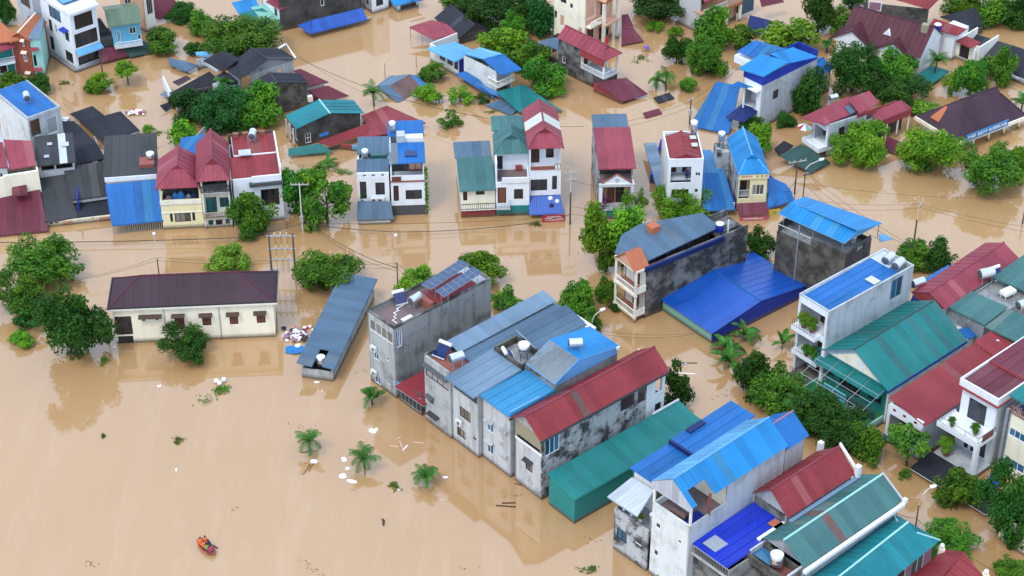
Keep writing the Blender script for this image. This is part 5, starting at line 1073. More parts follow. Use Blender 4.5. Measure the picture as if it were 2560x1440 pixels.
# --- big blue shed
b = Bd('shed', 'big royal blue sheet metal hall with a low gable, flooded to its eaves', 'shed', (1782, 830), (2011, 714), z=1.65, C=(1636, 752), H=1.6)
b.wall('f', -1, 1.55, 'bluewall'); b.wall('l', -1, 1.2, 'greenwall'); b.box(-.05, .1, 1.2, .05, b.d, 1.55, 'tin', 'fascia'); b.wall('r', -1, 1.5, 'bluewall'); b.wall('b', -1, 1.5, 'bluewall')
b.gable(-.35, -.2, b.w + .3, b.d + .1, 1.65, 1.15, 'deepblue', gmat='bluewall', inset=.12, cap='blue', w=1.0)
# --- black tower with bright blue canopy
H = 8.1
b = Bd('house', 'black mould stained block under a bright sky blue gabled canopy', 'house', (1944, 559), (2110, 613), z=H, d=5.4, w=9.2, rot=-9, H=H); r3 = b
b.wall('f', -1, H, 'mottled', a0=b.w * .5); b.wall('f', -1, H - 1.0, 'mottled', a1=b.w * .5); b.wall('l', -1, H, 'darkwall'); b.wall('b', -1, H - .6, 'darkwall'); b.wall('r', -1, H - .2, 'darkwall', [(b.d * .45, H - 1.4, b.d * .75, H - .35, 'o')])
b.box(.2, .2, H - 1.3, b.w - .2, b.d - .2, H - 1.15, 'concrete', 'roof_deck'); MB().tube([(0, .05, H - .05), (b.w * .5, .05, H - .05)], .06, 5).obj('rail', 'galv', b.root); b.post(b.w * .32, -.06, -1, H + 1.0, 'galv', .05)
z0, z1 = 9.0, 10.0
b.slope_px([(1946, 533, z0), (2112, 607, z0), (2145, 574, z1), (1980, 503, z1)], 'skyblue', 1.0, trim='lightbluewall'); b.slope_px([(2205, 558, z0), (2014, 492, z0), (1980, 503, z1), (2145, 574, z1)], 'skyblue', 1.0, trim='lightbluewall')
for px, py in ((1960, 536), (2108, 600), (2198, 557), (2035, 565)): p_ = b.pl((px, py), z0); b.post(p_.x, p_.y, H - 1.2, z0, 'galv', .04)
p_ = b.pl((2145, 574), z1); e0, e1 = b.pl((2112, 607), z0), b.pl((2205, 558), z0); MB().prism([e0, e1, p_], (-.06, 0, 0)).obj('gable_cladding', 'paleblue', b.root)
tank_up('small steel tank inside the open top of the black block', b.world(b.w - 1.2, b.d * .62, H - 1.1), .4, .9)
b.slope_px([(2200, 603, 5.0), (2231, 597, 5.0), (2214, 586, 5.4), (2198, 585, 5.4)], 'paleblue', .8, name='awning'); b.post(b.w + .8, b.d - .2, -1, 5.0, 'deckred', .05)
b.box(b.w + .05, .5, -1, b.w + 1.6, b.d - .5, 4.4, 'mottled', 'rear_block')
# --- white house with flat blue roof
H = ht((1968, 936), 742)
b = Bd('house', 'white four level house with a flat blue roof, planted balconies and grey side', 'house', (2074, 781), (2285, 665), z=H, C=(1987, 742), H=H); r4 = b; L = b.w
b.wall('f', -1, H, 'palegrey', [W('s', 858, 640, 955, 795, 'x2u')]); b.wall('b', -1, H, 'offwhite'); b.wall('r', -1, H, 'palegrey')
fl = [H - 3.55, H - 6.9, H - 10.2]
b.wall('l', -1, H, 'white', [(.5, f_ + .04, b.d - .3, f_ + 2.65, 'o') for f_ in fl if f_ > -1])
for k, f_ in enumerate(fl):
    b.box(-.9 if k == 0 else -.5, .9 if k == 0 else .6, f_ - .5, 1.9, b.d - .05, f_, 'white', 'balcony_floor')
    b.wall('l', f_, f_ + 3.0, 'palegrey', [(b.d * .3, f_ + .05, b.d * .62, f_ + 2.3, 'm2p')], off=-1.9)
    b.railing([(-.82 if k == 0 else -.42, 1.0), (-.82 if k == 0 else -.42, b.d - .1)], f_, .9, 'darkgrey', .3)['kind'] = 'stuff'
for k, (t_, f_, s_, m_) in enumerate(((.72, fl[0], .8, 'leaf_yellow'), (.45, fl[0], .8, 'leaf_bright'), (.55, fl[1], .6, 'leaf_mid'), (.3, fl[1], .75, 'leaf_mid'))): pot_plant(('left bushy', 'right bushy', 'left', 'right')[k] + (' plant on the top' if k < 2 else ' plant on the middle') + ' balcony of the white blue roofed house', b.world(-.2, b.d * t_, f_), s_, m_, kind='dense')
b.flat(.2, .25, L * .84, b.d - .25, H - .22, 'blue', .2, 'a', 1.0); b.parapet(-.03, -.03, L + .03, b.d + .03, H, H + .12, 'palegrey', .2, 'coping'); b.box(L * .84, .2, H - .7, L - .2, b.d - .2, H - .5, 'concrete', 'roof_deck')
b.box(L * .55, .35, H + .02, L * .63, 1.7, H + .06, 'skylight', 'skylight'); b.box(L * .82, b.d * .35, H - .1, L * .98, b.d - .1, H + .02, 'tin', 'roof_hatch')
for k in (0, 1): tank_flat(('left', 'right')[k] + ' of the two shiny tanks on the blue roofed white house', b.world(L * .89, b.d * (.55 - .32 * k), H - .5), b.root.rotation_euler[2] + .2, 1.5, .5, stand=.45)
# --- teal nursery
b = Bd('nursery', 'teal gabled nursery with a cloud painted gable and a turf covered terrace', 'building', (2224, 967), (2409, 849), z=5.0, C=(2041, 881), H=4.9); r5 = b; H = 4.9; L = b.w
for sd_ in 'frb': b.wall(sd_, -1, H, 'ivory')
b.wall('l', -1, H, 'tealwall', [(.8, 2.1, 2.6, 4.3, 'd2'), (3.6, 1.3, 6.4, 4.4, 'd3'), (7.2, 2.1, 9.0, 4.3, 'd2')])
b.gable(-.7, -.35, L + .2, b.d + .35, H + .05, 2.75, 'teal', axis='a', gmat='paleblue_wall', inset=.55, cap='darkgreen', w=1.0, fascia='bluewall')
xm = b.d / 2; MB().prism([(-.16, 1.4, H + .12), (-.16, b.d - 1.4, H + .12), (-.16, xm, H + 2.0)], (-.03, 0, 0)).obj('painted_sky', 'peach' if False else 'cream', b.root); MB().tube([(-.2, xm - .6, H + .9), (-.215, xm - .6, H + .9)], .55, 14).obj('painted_cloud', 'whitepaint', b.root)
zd = 1.1; b.box(-4.2, .2, -1, -.02, b.d + .2, zd - .05, 'mint', 'terrace_base'); b.box(-4.0, .4, zd - .05, -.05, b.d, zd, 'turf', 'turf_mat')
b.slope([(-1.5, .3, 4.1), (-1.5, b.d + .1, 4.1), (-.1, b.d + .1, 4.5), (-.1, .3, 4.5)], 'teal', 1.2, name='porch_roof', trim='tealwall')
for k in range(5): b.post(-3.5, .5 + (b.d - .8) * k / 4, zd, 3.45, 'galv', .045); MB().tube([(-3.6, .4 + (b.d - .6) * k / 4, 3.56), (-.1, .4 + (b.d - .6) * k / 4, 4.56)], .028, 4).obj('pergola_rafter', 'galv', b.root)
for k in range(3): MB().tube([(-3.6 + k * 1.2, .3, 3.6 + k * .34), (-3.6 + k * 1.2, b.d, 3.6 + k * .34)], .025, 4).obj('pergola_purlin', 'galv', b.root)
b.railing([(-1.5, .5), (-1.5, b.d * .45)], zd, 1.0, 'navycloth', .3, .07, 'play_fence')['kind'] = 'stuff'; b.railing([(-1.5, b.d * .48), (-1.5, b.d * .8)], zd, 1.0, 'skywall', .22, .06, 'play_fence')['kind'] = 'stuff'; b.railing([(-4.1, .3), (-4.1, b.d)], zd, .4, 'whitepaint', .8, .05)
o = MB().box(-.35, -.25, 0, .35, .25, .75).obj('play_cart', 'tarpgrey'); P = b.world(-2.3, b.d * .3, zd); o.location = P; tag(o, 'small grey play cart standing on the green turf terrace', 'play cart')
b.slope_px([(2409, 850, 4.2), (2462, 832, 4.2), (2448, 812, 4.6), (2398, 822, 4.6)], 'blue', .9, name='awning'); b.box(L + .2, .4, -1, L + 4, b.d * .5, 4.2, 'offwhite', 'rear_block'); b.slope_px([(2380, 815, 4.6), (2420, 795, 4.6), (2370, 762, 5.4), (2335, 770, 5.4)], 'sheer', .9, name='awning')
tank_up('small steel tank in the gap behind the white blue roofed house', at(2257, 766, 4.9), .45, 1.0); tank_flat('steel tank lying beside the dark red long gable', at(2293, 722, 5.6), .5, 1.5, .5)
o = tank_up('tall royal blue plastic tank beside the dark red long gable', at(2316, 768, 4.5), .55, 1.5, 'tanblue', .3, lid='tanblue'); heater('solar heater lying between the steel tank and the teal roof', at(2284, 768, 4.8), -.6, 1.3, 1.3)
# --- long red gable
b = Bd('house', 'long dark red gabled house with a blue gutter roof on its left', 'house', (2362, 772), (2542, 648), z=6.0, C=(2308, 714), H=5.9); L = b.w
for sd_ in 'frbl': b.wall(sd_, -1, 5.9, 'redwall' if sd_ == 'l' else 'concrete2')
b.gable(-.1, -.15, L + .3, b.d + .15, 6.0, 1.1, 'red', axis='a', gmat='redwall', inset=.1, w=1.0)
b.slope_px([(2294, 706, 4.9), (2371, 662, 4.9), (2377, 669, 5.2), (2306, 716, 5.2)], 'blue', 1.0, name='side_roof')
# --- grey-green flat group
b = Bd('house', 'block of flat grey green sheet roofs with a tank yard, right edge', 'house', (2461, 812), (2620, 706), z=6.0, C=(2372, 768), H=5.9); L = b.w
for sd_ in 'flb': b.wall(sd_, -1, 5.8, 'concrete')
b.box(.2, .2, 5.4, L, b.d - .2, 5.55, 'concrete', 'roof_deck')
b.slope_px([(2461, 812, 6.1), (2372, 768, 6.1), (2429, 728, 6.3), (2519, 767, 6.3)], 'greygreen', 1.0); b.slope_px([(2575, 870, 5.9), (2463, 817, 5.9), (2521, 772, 6.2), (2620, 815, 6.2)], 'greygreen', 1.0); b.slope_px([(2570, 730, 6.6), (2480, 692, 6.6), (2565, 633, 7.0), (2640, 680, 7.0)], 'greygreen', 1.0)
b.slope_px([(2421, 800, 5.2), (2361, 772, 5.2), (2363, 769, 5.3), (2423, 797, 5.3)], 'blue', .9, name='gutter')
tank_flat('large shiny tank at the edge of the red gable and green roofs', at(2462, 706, 5.9), .35, 1.7, .58, stand=.7); heater('solar heater beside the large shiny tank on the right', at(2500, 703, 6.0), .5, 1.4, 1.4)
o = MB().box(-.8, -.5, .5, .8, .5, .9); [o.box(x, y, 0, x + .06, y + .06, .5) for x in (-.7, .64) for y in (-.4, .34)]; o = o.obj('white_trough', 'foam'); o.location = at(2518, 742, 5.6); o.rotation_euler = (0, 0, .6); tag(o, 'white trough on legs in the tank yard among green roofs', 'trough')
tank_flat('shiny tank cut by the right edge between green roofs', at(2556, 775, 5.8), .5, 1.5, .5); tank_flat('shiny tank in the dark gap above the red lean-to roof', at(2476, 876, 4.2), .2, 1.5, .5)
b = Bd('house', 'dark green roofed house end with a planted ledge at the right edge', 'house', (2570, 905), (2640, 860), z=5.5, C=(2462, 850), H=5.0); b.wall('l', -1, 5.0, 'darkwall', [(1.0, 3.0, b.d - 1, 4.6, 'k3')]); b.box(-.5, .5, 2.8, 0, b.d - .5, 3.0, 'palegrey', 'ledge')
for k in range(3): pot_plant(('left', 'middle', 'right')[k] + ' plant on the dark ledge above the shiny tank', b.world(-.25, b.d * (.3 + .2 * k), 3.0), .45, 'leaf_bright')
# --- red lean-to house
b = Bd('house', 'house with a wide sloping red roof and a white front with three square vents', 'house', (2312, 1058), (2398, 994), z=5.0, C=(2216, 1008), like=r5, w=18, H=5.0); L = b.w
b.wall('l', -1, 4.95, 'white', [(.5, .9, b.d - .35, 3.7, 'o'), (b.d * .2, 4.2, b.d * .28, 4.55, 'r1'), (b.d * .5, 4.2, b.d * .58, 4.55, 'r1'), (b.d * .78, 4.2, b.d * .86, 4.55, 'r1')]); b.wall('f', -1, 4.6, 'grey'); b.wall('b', -1, 4.6, 'offwhite')
b.box(.1, .2, .7, L - .2, b.d - .2, .88, 'palegrey', 'floor'); b.box(2.5, .2, .9, 2.65, b.d - .2, 4.6, 'darkgrey', 'shop_shutter')
b.slope([(.0, -.1, 4.75), (L * .78, -.1, 4.75), (L * .78, b.d, 5.6), (.0, b.d, 5.6)], 'brick', 1.0, trim='redwall'); b.slope([(L * .785, -.1, 4.9), (L + 1.0, -.1, 4.9), (L + 1.0, b.d, 5.75), (L * .785, b.d, 5.75)], 'brick', 1.0)
b.slope_px([(2310, 1140, .5), (2200, 1092, .5), (2212, 1080, .9), (2330, 1128, .9)], 'navy', 1.0, name='awning')
# --- modern white house
H = 9.0
b = Bd('house', 'modern white house with flat red roofs and a glass railed balcony', 'house', (2499, 998), (2600, 930), z=H, C=(2404, 953), like=r5, w=14, H=H); r9 = b; L = b.w
zb_ = 4.7
b.wall('l', zb_, H - .7, 'white', [(b.d * .28, zb_ + .05, b.d * .78, zb_ + 2.6, 'd3')]); b.wall('f', -1, H - .7, 'offwhite'); b.wall('b', -1, H - .7, 'white')
b.box(-.55, -.3, H - .8, L, b.d + .3, H - .62, 'redwall', 'soffit'); b.parapet(-.4, -.2, L, b.d + .25, H - .6, H + .25, 'white', .16); b.flat(-.2, .0, L * .3, b.d + .05, H - .05, 'maroon', .1, 'a', 1.0); b.flat(L * .3 + .05, .0, L, b.d + .05, H + .25, 'maroon', .2, 'a', 1.0); b.box(L * .3, 0, H - .05, L * .3 + .05, b.d, H + .3, 'redwall', 'roof_step')
b.box(-3.0, -.3, zb_ - .35, .0, b.d + .5, zb_, 'white', 'balcony_floor'); b.parapet(-3.0, -.3, 0, b.d + .5, zb_, zb_ + .25, 'white', .15, 'balcony_kerb', 'flb'); b.railing([(-.1, -.2), (-2.9, -.2), (-2.9, b.d + .4), (-.1, b.d + .4)], zb_ + .2, .7, 'darkgrey', 1.5, .025)
for sd_ in (0,): b.wall('l', -1, zb_ - .35, 'white', [(.6, .9, b.d * .55, zb_ - .7, 'd2'), (b.d * .62, .9, b.d * .74, zb_ - .7, 'd1')], off=-.02)
b.box(-3.0, -.3, -1, -2.5, .15, zb_ - .35, 'white', 'pier'); b.box(-3.2, -.3, .55, 0, b.d + .4, .75, 'palegrey', 'step'); b.box(-2.4, -.35, zb_ + .2, -.6, -.31, zb_ + 1.0, 'wood', 'side_screen')
b.slope([(-6.4, -4.6, .55), (-6.4, b.d + .6, .55), (-3.1, b.d + .6, .95), (-3.1, -4.6, .95)], 'black', 1.2, name='awning', trim='ivory')
for k, (a, t_, s_, z_, lb) in enumerate(((-2.3, b.d * .8, .5, zb_, 'left clipped pot plant on the glass railed balcony'), (-1.6, b.d * .25, .6, zb_, 'right pot plant on the glass railed balcony'), (-2.2, b.d * .85, 1.0, .75, 'round yellow green bush under the glass railed balcony'))): pot_plant(lb, b.world(a, t_, z_), s_, 'leaf_yellow' if k == 2 else 'leaf_mid', kind='dense')
# --- cream apartments, right edge
b = Bd('apartment_building', 'cream plastered apartment building with white framed windows, right edge', 'building', (2640, 1090), (2720, 1036), z=8.0, C=(2519, 1031), like=r5, w=12, H=8.0)
b.wall('l', -1, 8.0, 'cream', [W('x', 2180, 1110, 2345, 1300, 'w3u'), W('y', 2108, 70, 2330, 300, 'w3u'), (.6, 4.2, 2.4, 5.8, 'w3u'), (.6, .9, 2.4, 2.5, 'w3u')]); b.wall('b', -1, 8.0, 'grey'); b.box(.1, .2, 7.6, 12, b.d - .2, 7.8, 'palegrey', 'floor'); b.railing([(-.1, .1), (-.1, b.d - .1)], 7.8, .9, 'deckred', .2, .05, 'balustrade')['kind'] = 'stuff'
b.box(2.5, .2, 7.8, 2.65, b.d - .2, 10.2, 'peach', 'terrace_wall'); b.slope([(-.4, -.2, 10.0), (-.4, b.d + .2, 10.0), (5, b.d + .2, 10.4), (5, -.2, 10.4)], 'teal', 1.0)
b.box(-.1, b.d + .1, -1, .25, b.d + .45, 8.0, 'grey', 'pillar')
b = Bd('shed', 'blue awning between two dark trees beside the cream apartments', 'shed', (2470, 1255), (2520, 1180), z=.6, d=3.2, H=.7); b.slope_px([(2452, 1258, .5), (2480, 1252, .5), (2508, 1180, 1.2), (2478, 1180, 1.2)], 'deepblue', .9); b.post(.2, .2, -1, .5, 'galv'); b.post(b.w - .3, .2, -1, .8, 'galv')
# ================================================================ buildings: the far side of the street, top of the photo
H = 8.6
b = Bd('house', 'tall modern white house with wide dark windows and blue roof lights', 'house', (193, 177), (249, 161), d=8.2, w=4.1, rot=8, H=H); L = b.w
b.wall('f', -1, H, 'white', [(.6, 6.0, 3.4, 8.1, 'k1'), (.3, 3.3, 3.8, 5.4, 'k4'), (.4, .6, 3.6, 1.9, 'k2')]); b.wall('r', -1, H, 'white'); b.wall('b', -1, H, 'white')
b.wall('l', -1, H, 'white', [(2.6, 6.2, 5.6, 8.0, 'k2u'), (1.0, 4.0, 2.0, 5.4, 'k2'), (.7, .7, 2.6, 2.3, 'k2'), (5.4, 3.8, 6.2, 5.6, 'k1'), (5.6, .8, 6.6, 2.9, 'k1'), (4.2, 4.0, 4.6, 5.4, 'w1')])
b.box(-.25, -.6, H, L + .2, b.d, H + .35, 'white', 'roof_slab'); b.parapet(-.2, .2, L + .2, b.d, H + .35, H + .6, 'white', .15); b.slope([(.4, b.d * .25, H + .7), (L * .75, b.d * .25, H + .7), (L * .75, b.d * .55, H + .9), (.4, b.d * .55, H + .9)], 'paleblue', .9, trim='navy')
b.hood('l', .8, 2.3, 5.8, 'bluewall', 0, .8); b.slope([(.2, -.9, 2.6), (L - .1, -.9, 2.6), (L - .1, -.05, 3.1), (.2, -.05, 3.1)], 'paleblue', 1.0, name='awning'); b.box(-.3, -.5, -1, L + .1, -.005, .5, 'palegrey', 'plinth'); b.box(-.55, -.3, -.6, -.005, b.d, .35, 'palegrey', 'plinth')
e = Bd('house', 'second white house stepped behind the modern one, top left corner', 'house', (100, 132), (160, 118), d=4.5, H=9.6, like=b, w=6); e.sidewalls('palegrey', 9.6, 'frbl', {'l': [(.8, 6.4, 3.4, 8.6, 'k2'), (.8, 3.2, 2.0, 5.0, 'm2')]}); e.box(-.2, -.2, 9.6, e.w, e.d + .2, 9.85, 'white', 'roof_slab'); e.flat(.6, .6, e.w - .6, e.d - .6, 9.95, 'paleblue', .2, trim='navy')
# brick house
b = Bd('house', 'narrow red brick house with arched windows and an orange roof at the left edge', 'house', (42, 186), (86, 191), d=5.5, H=5.6); L = b.w
b.wall('f', -1, 5.5, 'brickred', [W('a', 245, 450, 278, 525, 'w1'), W('a', 255, 585, 312, 695, 'w22'), W('a', 300, 815, 345, 860, 'w1')], hood='cream'); b.wall('r', -1, 5.5, 'brickred'); b.wall('l', -1, 5.5, 'brickred'); b.wall('b', -1, 5.5, 'brickred')
MB().prism([(-.1, -.05, 5.5), (L + .1, -.05, 5.5), (L / 2, -.05, 6.6)], (0, .3, 0)).obj('gable_wall', 'brickred', b.root); b.gable(-.3, -.3, L + .3, b.d, 5.5, 1.2, 'orange', gmat='brickred', w=.7, cap='cream', inset=.3)
e = Bd('house', 'mint green house wing with red window hoods beside the brick front', 'house', (88, 190), (114, 189), d=5, H=5.8); e.wall('f', -1, 5.8, 'mint', [W('a', 370, 620, 420, 740, 'k1')]); e.wall('r', -1, 5.8, 'mint'); e.wall('b', -1, 5.8, 'mint'); e.hood('f', -.2, 1.0, 4.3, 'redwall', 0, .6); e.hood('f', -.1, 1.1, 1.2, 'redwall', 0, .6); e.flat(-.1, -.2, e.w + .1, e.d, 5.85, 'slate2', .3)
e = Bd('house', 'tan house with two red roof slopes and a white balcony, left edge', 'house', (-40, 200), (40, 184), d=8, H=4.6); e.wall('f', -1, 4.5, 'tealwall', [(1.2, .3, 3.4, 2.2, 'w2')]); e.wall('r', -1, 4.5, 'white'); e.box(0, -1.2, 2.2, e.w, 0, 2.4, 'white', 'balcony_floor'); e.railing([(.1, -1.1), (e.w, -1.1)], 2.4, .8, 'whitepaint')['kind'] = 'stuff'
e.slope_px([(-30, 139, 4.6), (40, 116, 4.6), (0, 90, 6.0), (-60, 105, 6.0)], 'red'); e.slope_px([(-40, 112, 5.6), (50, 100, 5.6), (4, 56, 7.0), (-60, 66, 7.0)], 'orange')
# blue house with green roof
b = Bd('house', 'sky blue house with a pale green roof and two low awnings', 'house', (285, 113), (355, 103), z=2.0, C=(232, 20), zc=6.6, H=5.4); L = b.w
b.wall('f', -1, 5.3, 'skywall', [W('a', 1310, 345, 1365, 470, 'w2t'), W('a', 1450, 310, 1535, 375, 'w2'), W('a', 1545, 390, 1590, 440, 'w1')]); b.wall('r', -1, 5.3, 'skywall'); b.wall('l', -1, 5.3, 'palegrey'); b.wall('b', -1, 5.3, 'palegrey'); b.box(0, -1.1, 1.9, L, 0, 2.02, 'palegrey', 'balcony_floor'); b.railing([(.1, -1.05), (L - .1, -1.05)], 2.0, .8, 'whitepaint')['kind'] = 'stuff'
b.slope([(-.5, -.8, 5.3), (L + .2, -.8, 5.3), (L + .2, b.d * .6, 6.6), (-.5, b.d * .6, 6.6)], 'green_grey', 1.0); b.slope([(L + .2, b.d + 2, 5.6), (-.5, b.d + 2, 5.6), (-.5, b.d * .6, 6.6), (L + .2, b.d * .6, 6.6)], 'green_grey', 1.0)
b.slope_px([(253, 156, .5), (325, 138, .5), (300, 116, 1.8), (246, 122, 1.8)], 'maroon', name='awning'); b.slope_px([(326, 142, .4), (396, 127, .4), (362, 103, 1.7), (298, 115, 1.7)], 'darkgreen', name='awning'); b.slope_px([(243, 84, 3.6), (272, 77, 3.6), (250, 45, 4.6), (236, 47, 4.6)], 'charcoal', name='awning'); b.box(-1.6, .2, -1, -.05, 3.5, 3.0, 'darkwall', 'side_block')
b = Bd('house', 'beige house with a tall slatted wall and maroon awning, top edge', 'house', (302, 20), (362, 50), z=2.0, d=2.0, H=8); b.wall('f', -1, 8, 'peach', [(1.0, 3.0, 2.6, 5.0, 'w2')]); b.wall('r', -1, 8, 'ivory', [(.6, 2.5, 1.6, 6.0, 'x3')]); b.wall('l', -1, 8, 'ivory')
b.slope_px([(397, 49, .5), (426, 42, .5), (442, 12, 1.6), (434, -8, 1.9), (376, -6, 1.9), (382, 40, .9)], 'maroon', name='awning')
# dark wall building with royal blue awning
b = Bd('house', 'dark walled building with a red roof end above a long royal blue awning', 'house', (703, 79), (905, 30), d=6.5, H=6.2); L = b.w
b.wall('f', -1, 6.2, 'darkwall', [W('b', 1805, 0, 1850, 60, 'w1'), (L * .75, 3.0, L * .79, 4.2, 'w1')], a0=1.2); b.wall('f', -1, 6.2, 'darkwall', a1=1.2); b.wall('l', -1, 3.4, 'white', [(1.0, 1.4, 2.0, 3.0, 'k1')], off=.0); b.wall('b', -1, 6, 'darkwall'); b.wall('l', 3.4, 6.2, 'darkwall', off=-1.8)
b.slope_px([(702, 24, 3.6), (747, 2, 3.6), (700, -22, 4.6), (665, 4, 4.6)], 'red'); b.slope_px([(776, 84, .9), (918, 48, .9), (905, 20, 2.0), (781, 50, 2.0)], 'deepblue', name='awning'); b.slope_px([(775, 84, .9), (745, 63, 1.2), (780, 50, 1.9)], 'deepblue', name='awning'); b.box(5.5, -3.0, .1, L, -2.9, .6, 'ivory', 'kerb_beam')
b.slope_px([(651, 75, .6), (703, 62, .6), (703, 54, 1.2), (617, 52, 1.2)], 'paleblue', name='awning'); b.slope_px([(617, 53, 1.0), (703, 54, 1.2), (656, 20, 2.2), (598, 33, 1.6)], 'teal', name='awning'); b.slope_px([(598, 34, 1.4), (650, 22, 1.8), (638, -6, 2.2), (580, 6, 1.8)], 'skyblue', name='awning'); b.box(-2.2, .2, -1, 0, 5.5, 1.9, 'greenwall', 'side_block')
b = Bd('house', 'white walled house with one dark window at the top edge', 'house', (932, 35), (972, 22), d=7, H=7); b.wall('f', -1, 7, 'white', [W('c', 180, 0, 262, 50, 'k1')]); b.wall('l', -1, 7, 'grey', [(3.0, 1.5, 3.6, 2.8, 'k1'), (1.0, 1.0, 1.6, 2.4, 'k1')]); b.wall('r', -1, 7, 'white')
b = Bd('shed', 'small bright blue roofed shed at the top edge beside the white house', 'shed', (995, 30), (1047, 16), d=4, H=1.3); b.wall('f', -1, 1.2, 'white', [(.4, .2, b.w - .4, .9, 'k4')]); b.wall('l', -1, 1.2, 'paleblue_wall'); b.slope([(-.5, -.4, 1.3), (b.w + .3, -.4, 1.3), (b.w + .3, b.d, 2.0), (-.5, b.d, 2.0)], 'skyblue'); b.slope_px([(1035, 4, 1.5), (1062, -2, 1.5), (1050, -12, 2), (1022, -6, 2)], 'blue')
# --- cluster of black roofs
b = Bd('house', 'old grey house with a black double pitched roof and a swept temple style eave', 'house', (601, 196), (733, 149), z=4.2, C=(558, 177), H=4.1); L = b.w
b.wall('f', -1, 4.1, 'concrete2', [W('b', 1320, 790, 1375, 840, 'o')], a0=L * .2); b.wall('l', -1, 4.1, 'concrete'); b.wall('r', -1, 4.1, 'white')
b.gable(-.2, -.2, L + .4, b.d + .6, 4.2, 1.5, 'black', gmat='concrete', w=.9, inset=.25, cap='charcoal')
MB().tube([(L + .4, 0, 4.3), (L + .7, 1.4, 4.5), (L + .6, 2.6, 5.4)], .16, 6, .05).obj('swept_eave', 'whitepaint', b.root); MB().tube([(L + .3, 2.2, 5.5), (L - .5, 2.6, 5.0)], .14, 6).obj('swept_eave', 'whitepaint', b.root)
b.slope_px([(558, 179, 4.0), (507, 153, 4.0), (544, 131, 5.3), (588, 154, 5.3)], 'black', name='left_roof'); b.slope_px([(603, 148, 4.5), (588, 154, 5.3), (544, 131, 5.3), (568, 131, 4.7)], 'black', name='left_roof', swap=True); p_ = b.pl((505, 158), 3.6); p2 = b.pl((545, 184), 3.6); MB().prism([p_, p2, p2 + Vector((0, 0, .4)), p_ + Vector((0, 0, .4))], (.15, .15, 0)).obj('beam', 'palegrey', b.root)
p3 = b.pl((552, 200), 2.4); b.slope_px([(575, 211, 3.2), (536, 193, 3.2), (560, 178, 3.7), (602, 198, 3.7)], 'black', name='side_roof')
b.box(-2.6, .8, -1, -.3, 3, 3.0, 'concrete2', 'side_block')
b = Bd('house', 'front grey gable of the black roofed cluster behind the big tree', 'house', (642, 237), (767, 208), z=3.6, C=(584, 223), H=3.5); L = b.w
for sd_ in 'frl': b.wall(sd_, -1, 3.5, 'mottled' if sd_ == 'f' else 'concrete2')
b.gable(-.2, -.15, L + .2, b.d + .2, 3.6, 1.15, 'black', gmat='mottled', w=.9, inset=.1, cap='charcoal', mid=.42); b.box(L - .1, -.6, 1.0, L + .5, -.05, 1.8, 'ivory', 'balcony_box')
b = Bd('house', 'low black roofed house with slatted wall on the left of the cluster', 'house', (428, 234), (545, 213), z=2.4, d=5.5, H=2.3); b.wall('f', -1, 2.2, 'darkwall', [(1.6, .3, b.w - .6, 2.0, 'x6')]); b.wall('l', -1, 2.2, 'white')
b.slope_px([(424, 233, 2.3), (545, 214, 2.3), (540, 194, 2.9), (524, 178, 3.2)], 'black'); b.slope_px([(432, 204, 1.6), (446, 213, 1.6), (477, 196, 1.9), (466, 189, 1.9)], 'purple', name='side_roof'); b.slope_px([(466, 178, .6), (496, 163, .9), (456, 151, .9), (420, 145, .3), (426, 162, .2)], 'slate', name='side_roof'); b.slope_px([(415, 278, .2), (436, 260, .5), (424, 255, .8), (400, 263, .5)], 'black', name='side_roof'); b.slope_px([(400, 236, .6), (424, 243, .6), (430, 232, 1.0), (412, 229, 1.0)], 'slate2', name='side_roof')
b.slope_px([(505, 249, .6), (540, 245, .6), (528, 237, .8), (508, 240, .8)], 'blue', name='awning'); b.box(.3, -1.2, -1, 1.0, -.4, 1.6, 'offwhite', 'gate_pier')
tank_up('white topped tank in front of the low black roofed house', at(468, 240, .6), .42, .8)
b = Bd('shed', 'pair of low maroon roofs stepping down to the flood beside the black cluster', 'shed', (768, 262), (840, 244), d=6, H=1.0); b.wall('f', -1, .8, 'redwall'); b.wall('l', -1, .8, 'offwhite'); b.slope_px([(811, 254, .7), (872, 239, .7), (820, 214, 1.9), (768, 226, 1.9)], 'maroon'); b.slope_px([(767, 217, 2.2), (821, 205, 2.2), (751, 172, 3.0), (735, 176, 3.0)], 'maroon'); b.box(.1, 1.4, -1, 3.2, 3.4, 1.6, 'offwhite', 'gap_wall')
b = Bd('shed', 'pale blue shed roof peeping out left of the black roofs', 'shed', (492, 150), (527, 143), z=1.5, d=3, H=1.5); b.wall('f', -1, 1.5, 'paleblue_wall'); b.slope_px([(492, 138, 2.0), (528, 141, 2.0), (516, 128, 2.4), (489, 130, 2.4)], 'paleblue')
# --- teal gable and red roofs
b = Bd('house', 'dark grey house with a wide teal gable roof and white square window', 'house', (744, 319), (900, 283), z=2.9, C=(703, 295), H=2.8); L = b.w
b.wall('f', -1, 2.8, 'darkwall', [W('h', 1630, 245, 1702, 340, 'w22')]); b.wall('l', -1, 2.8, 'darkwall', [(.4, .6, 1.2, 2.3, 'w1'), (2.2, .6, 3.2, 2.3, 'w1')]); b.wall('r', -1, 2.8, 'concrete2'); b.wall('b', -1, 2.8, 'concrete2')
b.gable(-.35, -.3, L + .5, b.d + .35, 2.9, 1.2, 'brightteal', gmat='darkwall', inset=.25, cap='mint')
for k in range(3): b.post(-.5, .4 + k * 1.3, -1, 2.7, 'offwhite', .07)
b.slope_px([(722, 389, .5), (832, 379, .5), (800, 358, 1.4), (722, 371, 1.4)], 'teal', name='awning'); b.box(.3, -2.4, -1, 5.2, -2.2, .35, 'concrete2', 'yard_wall')
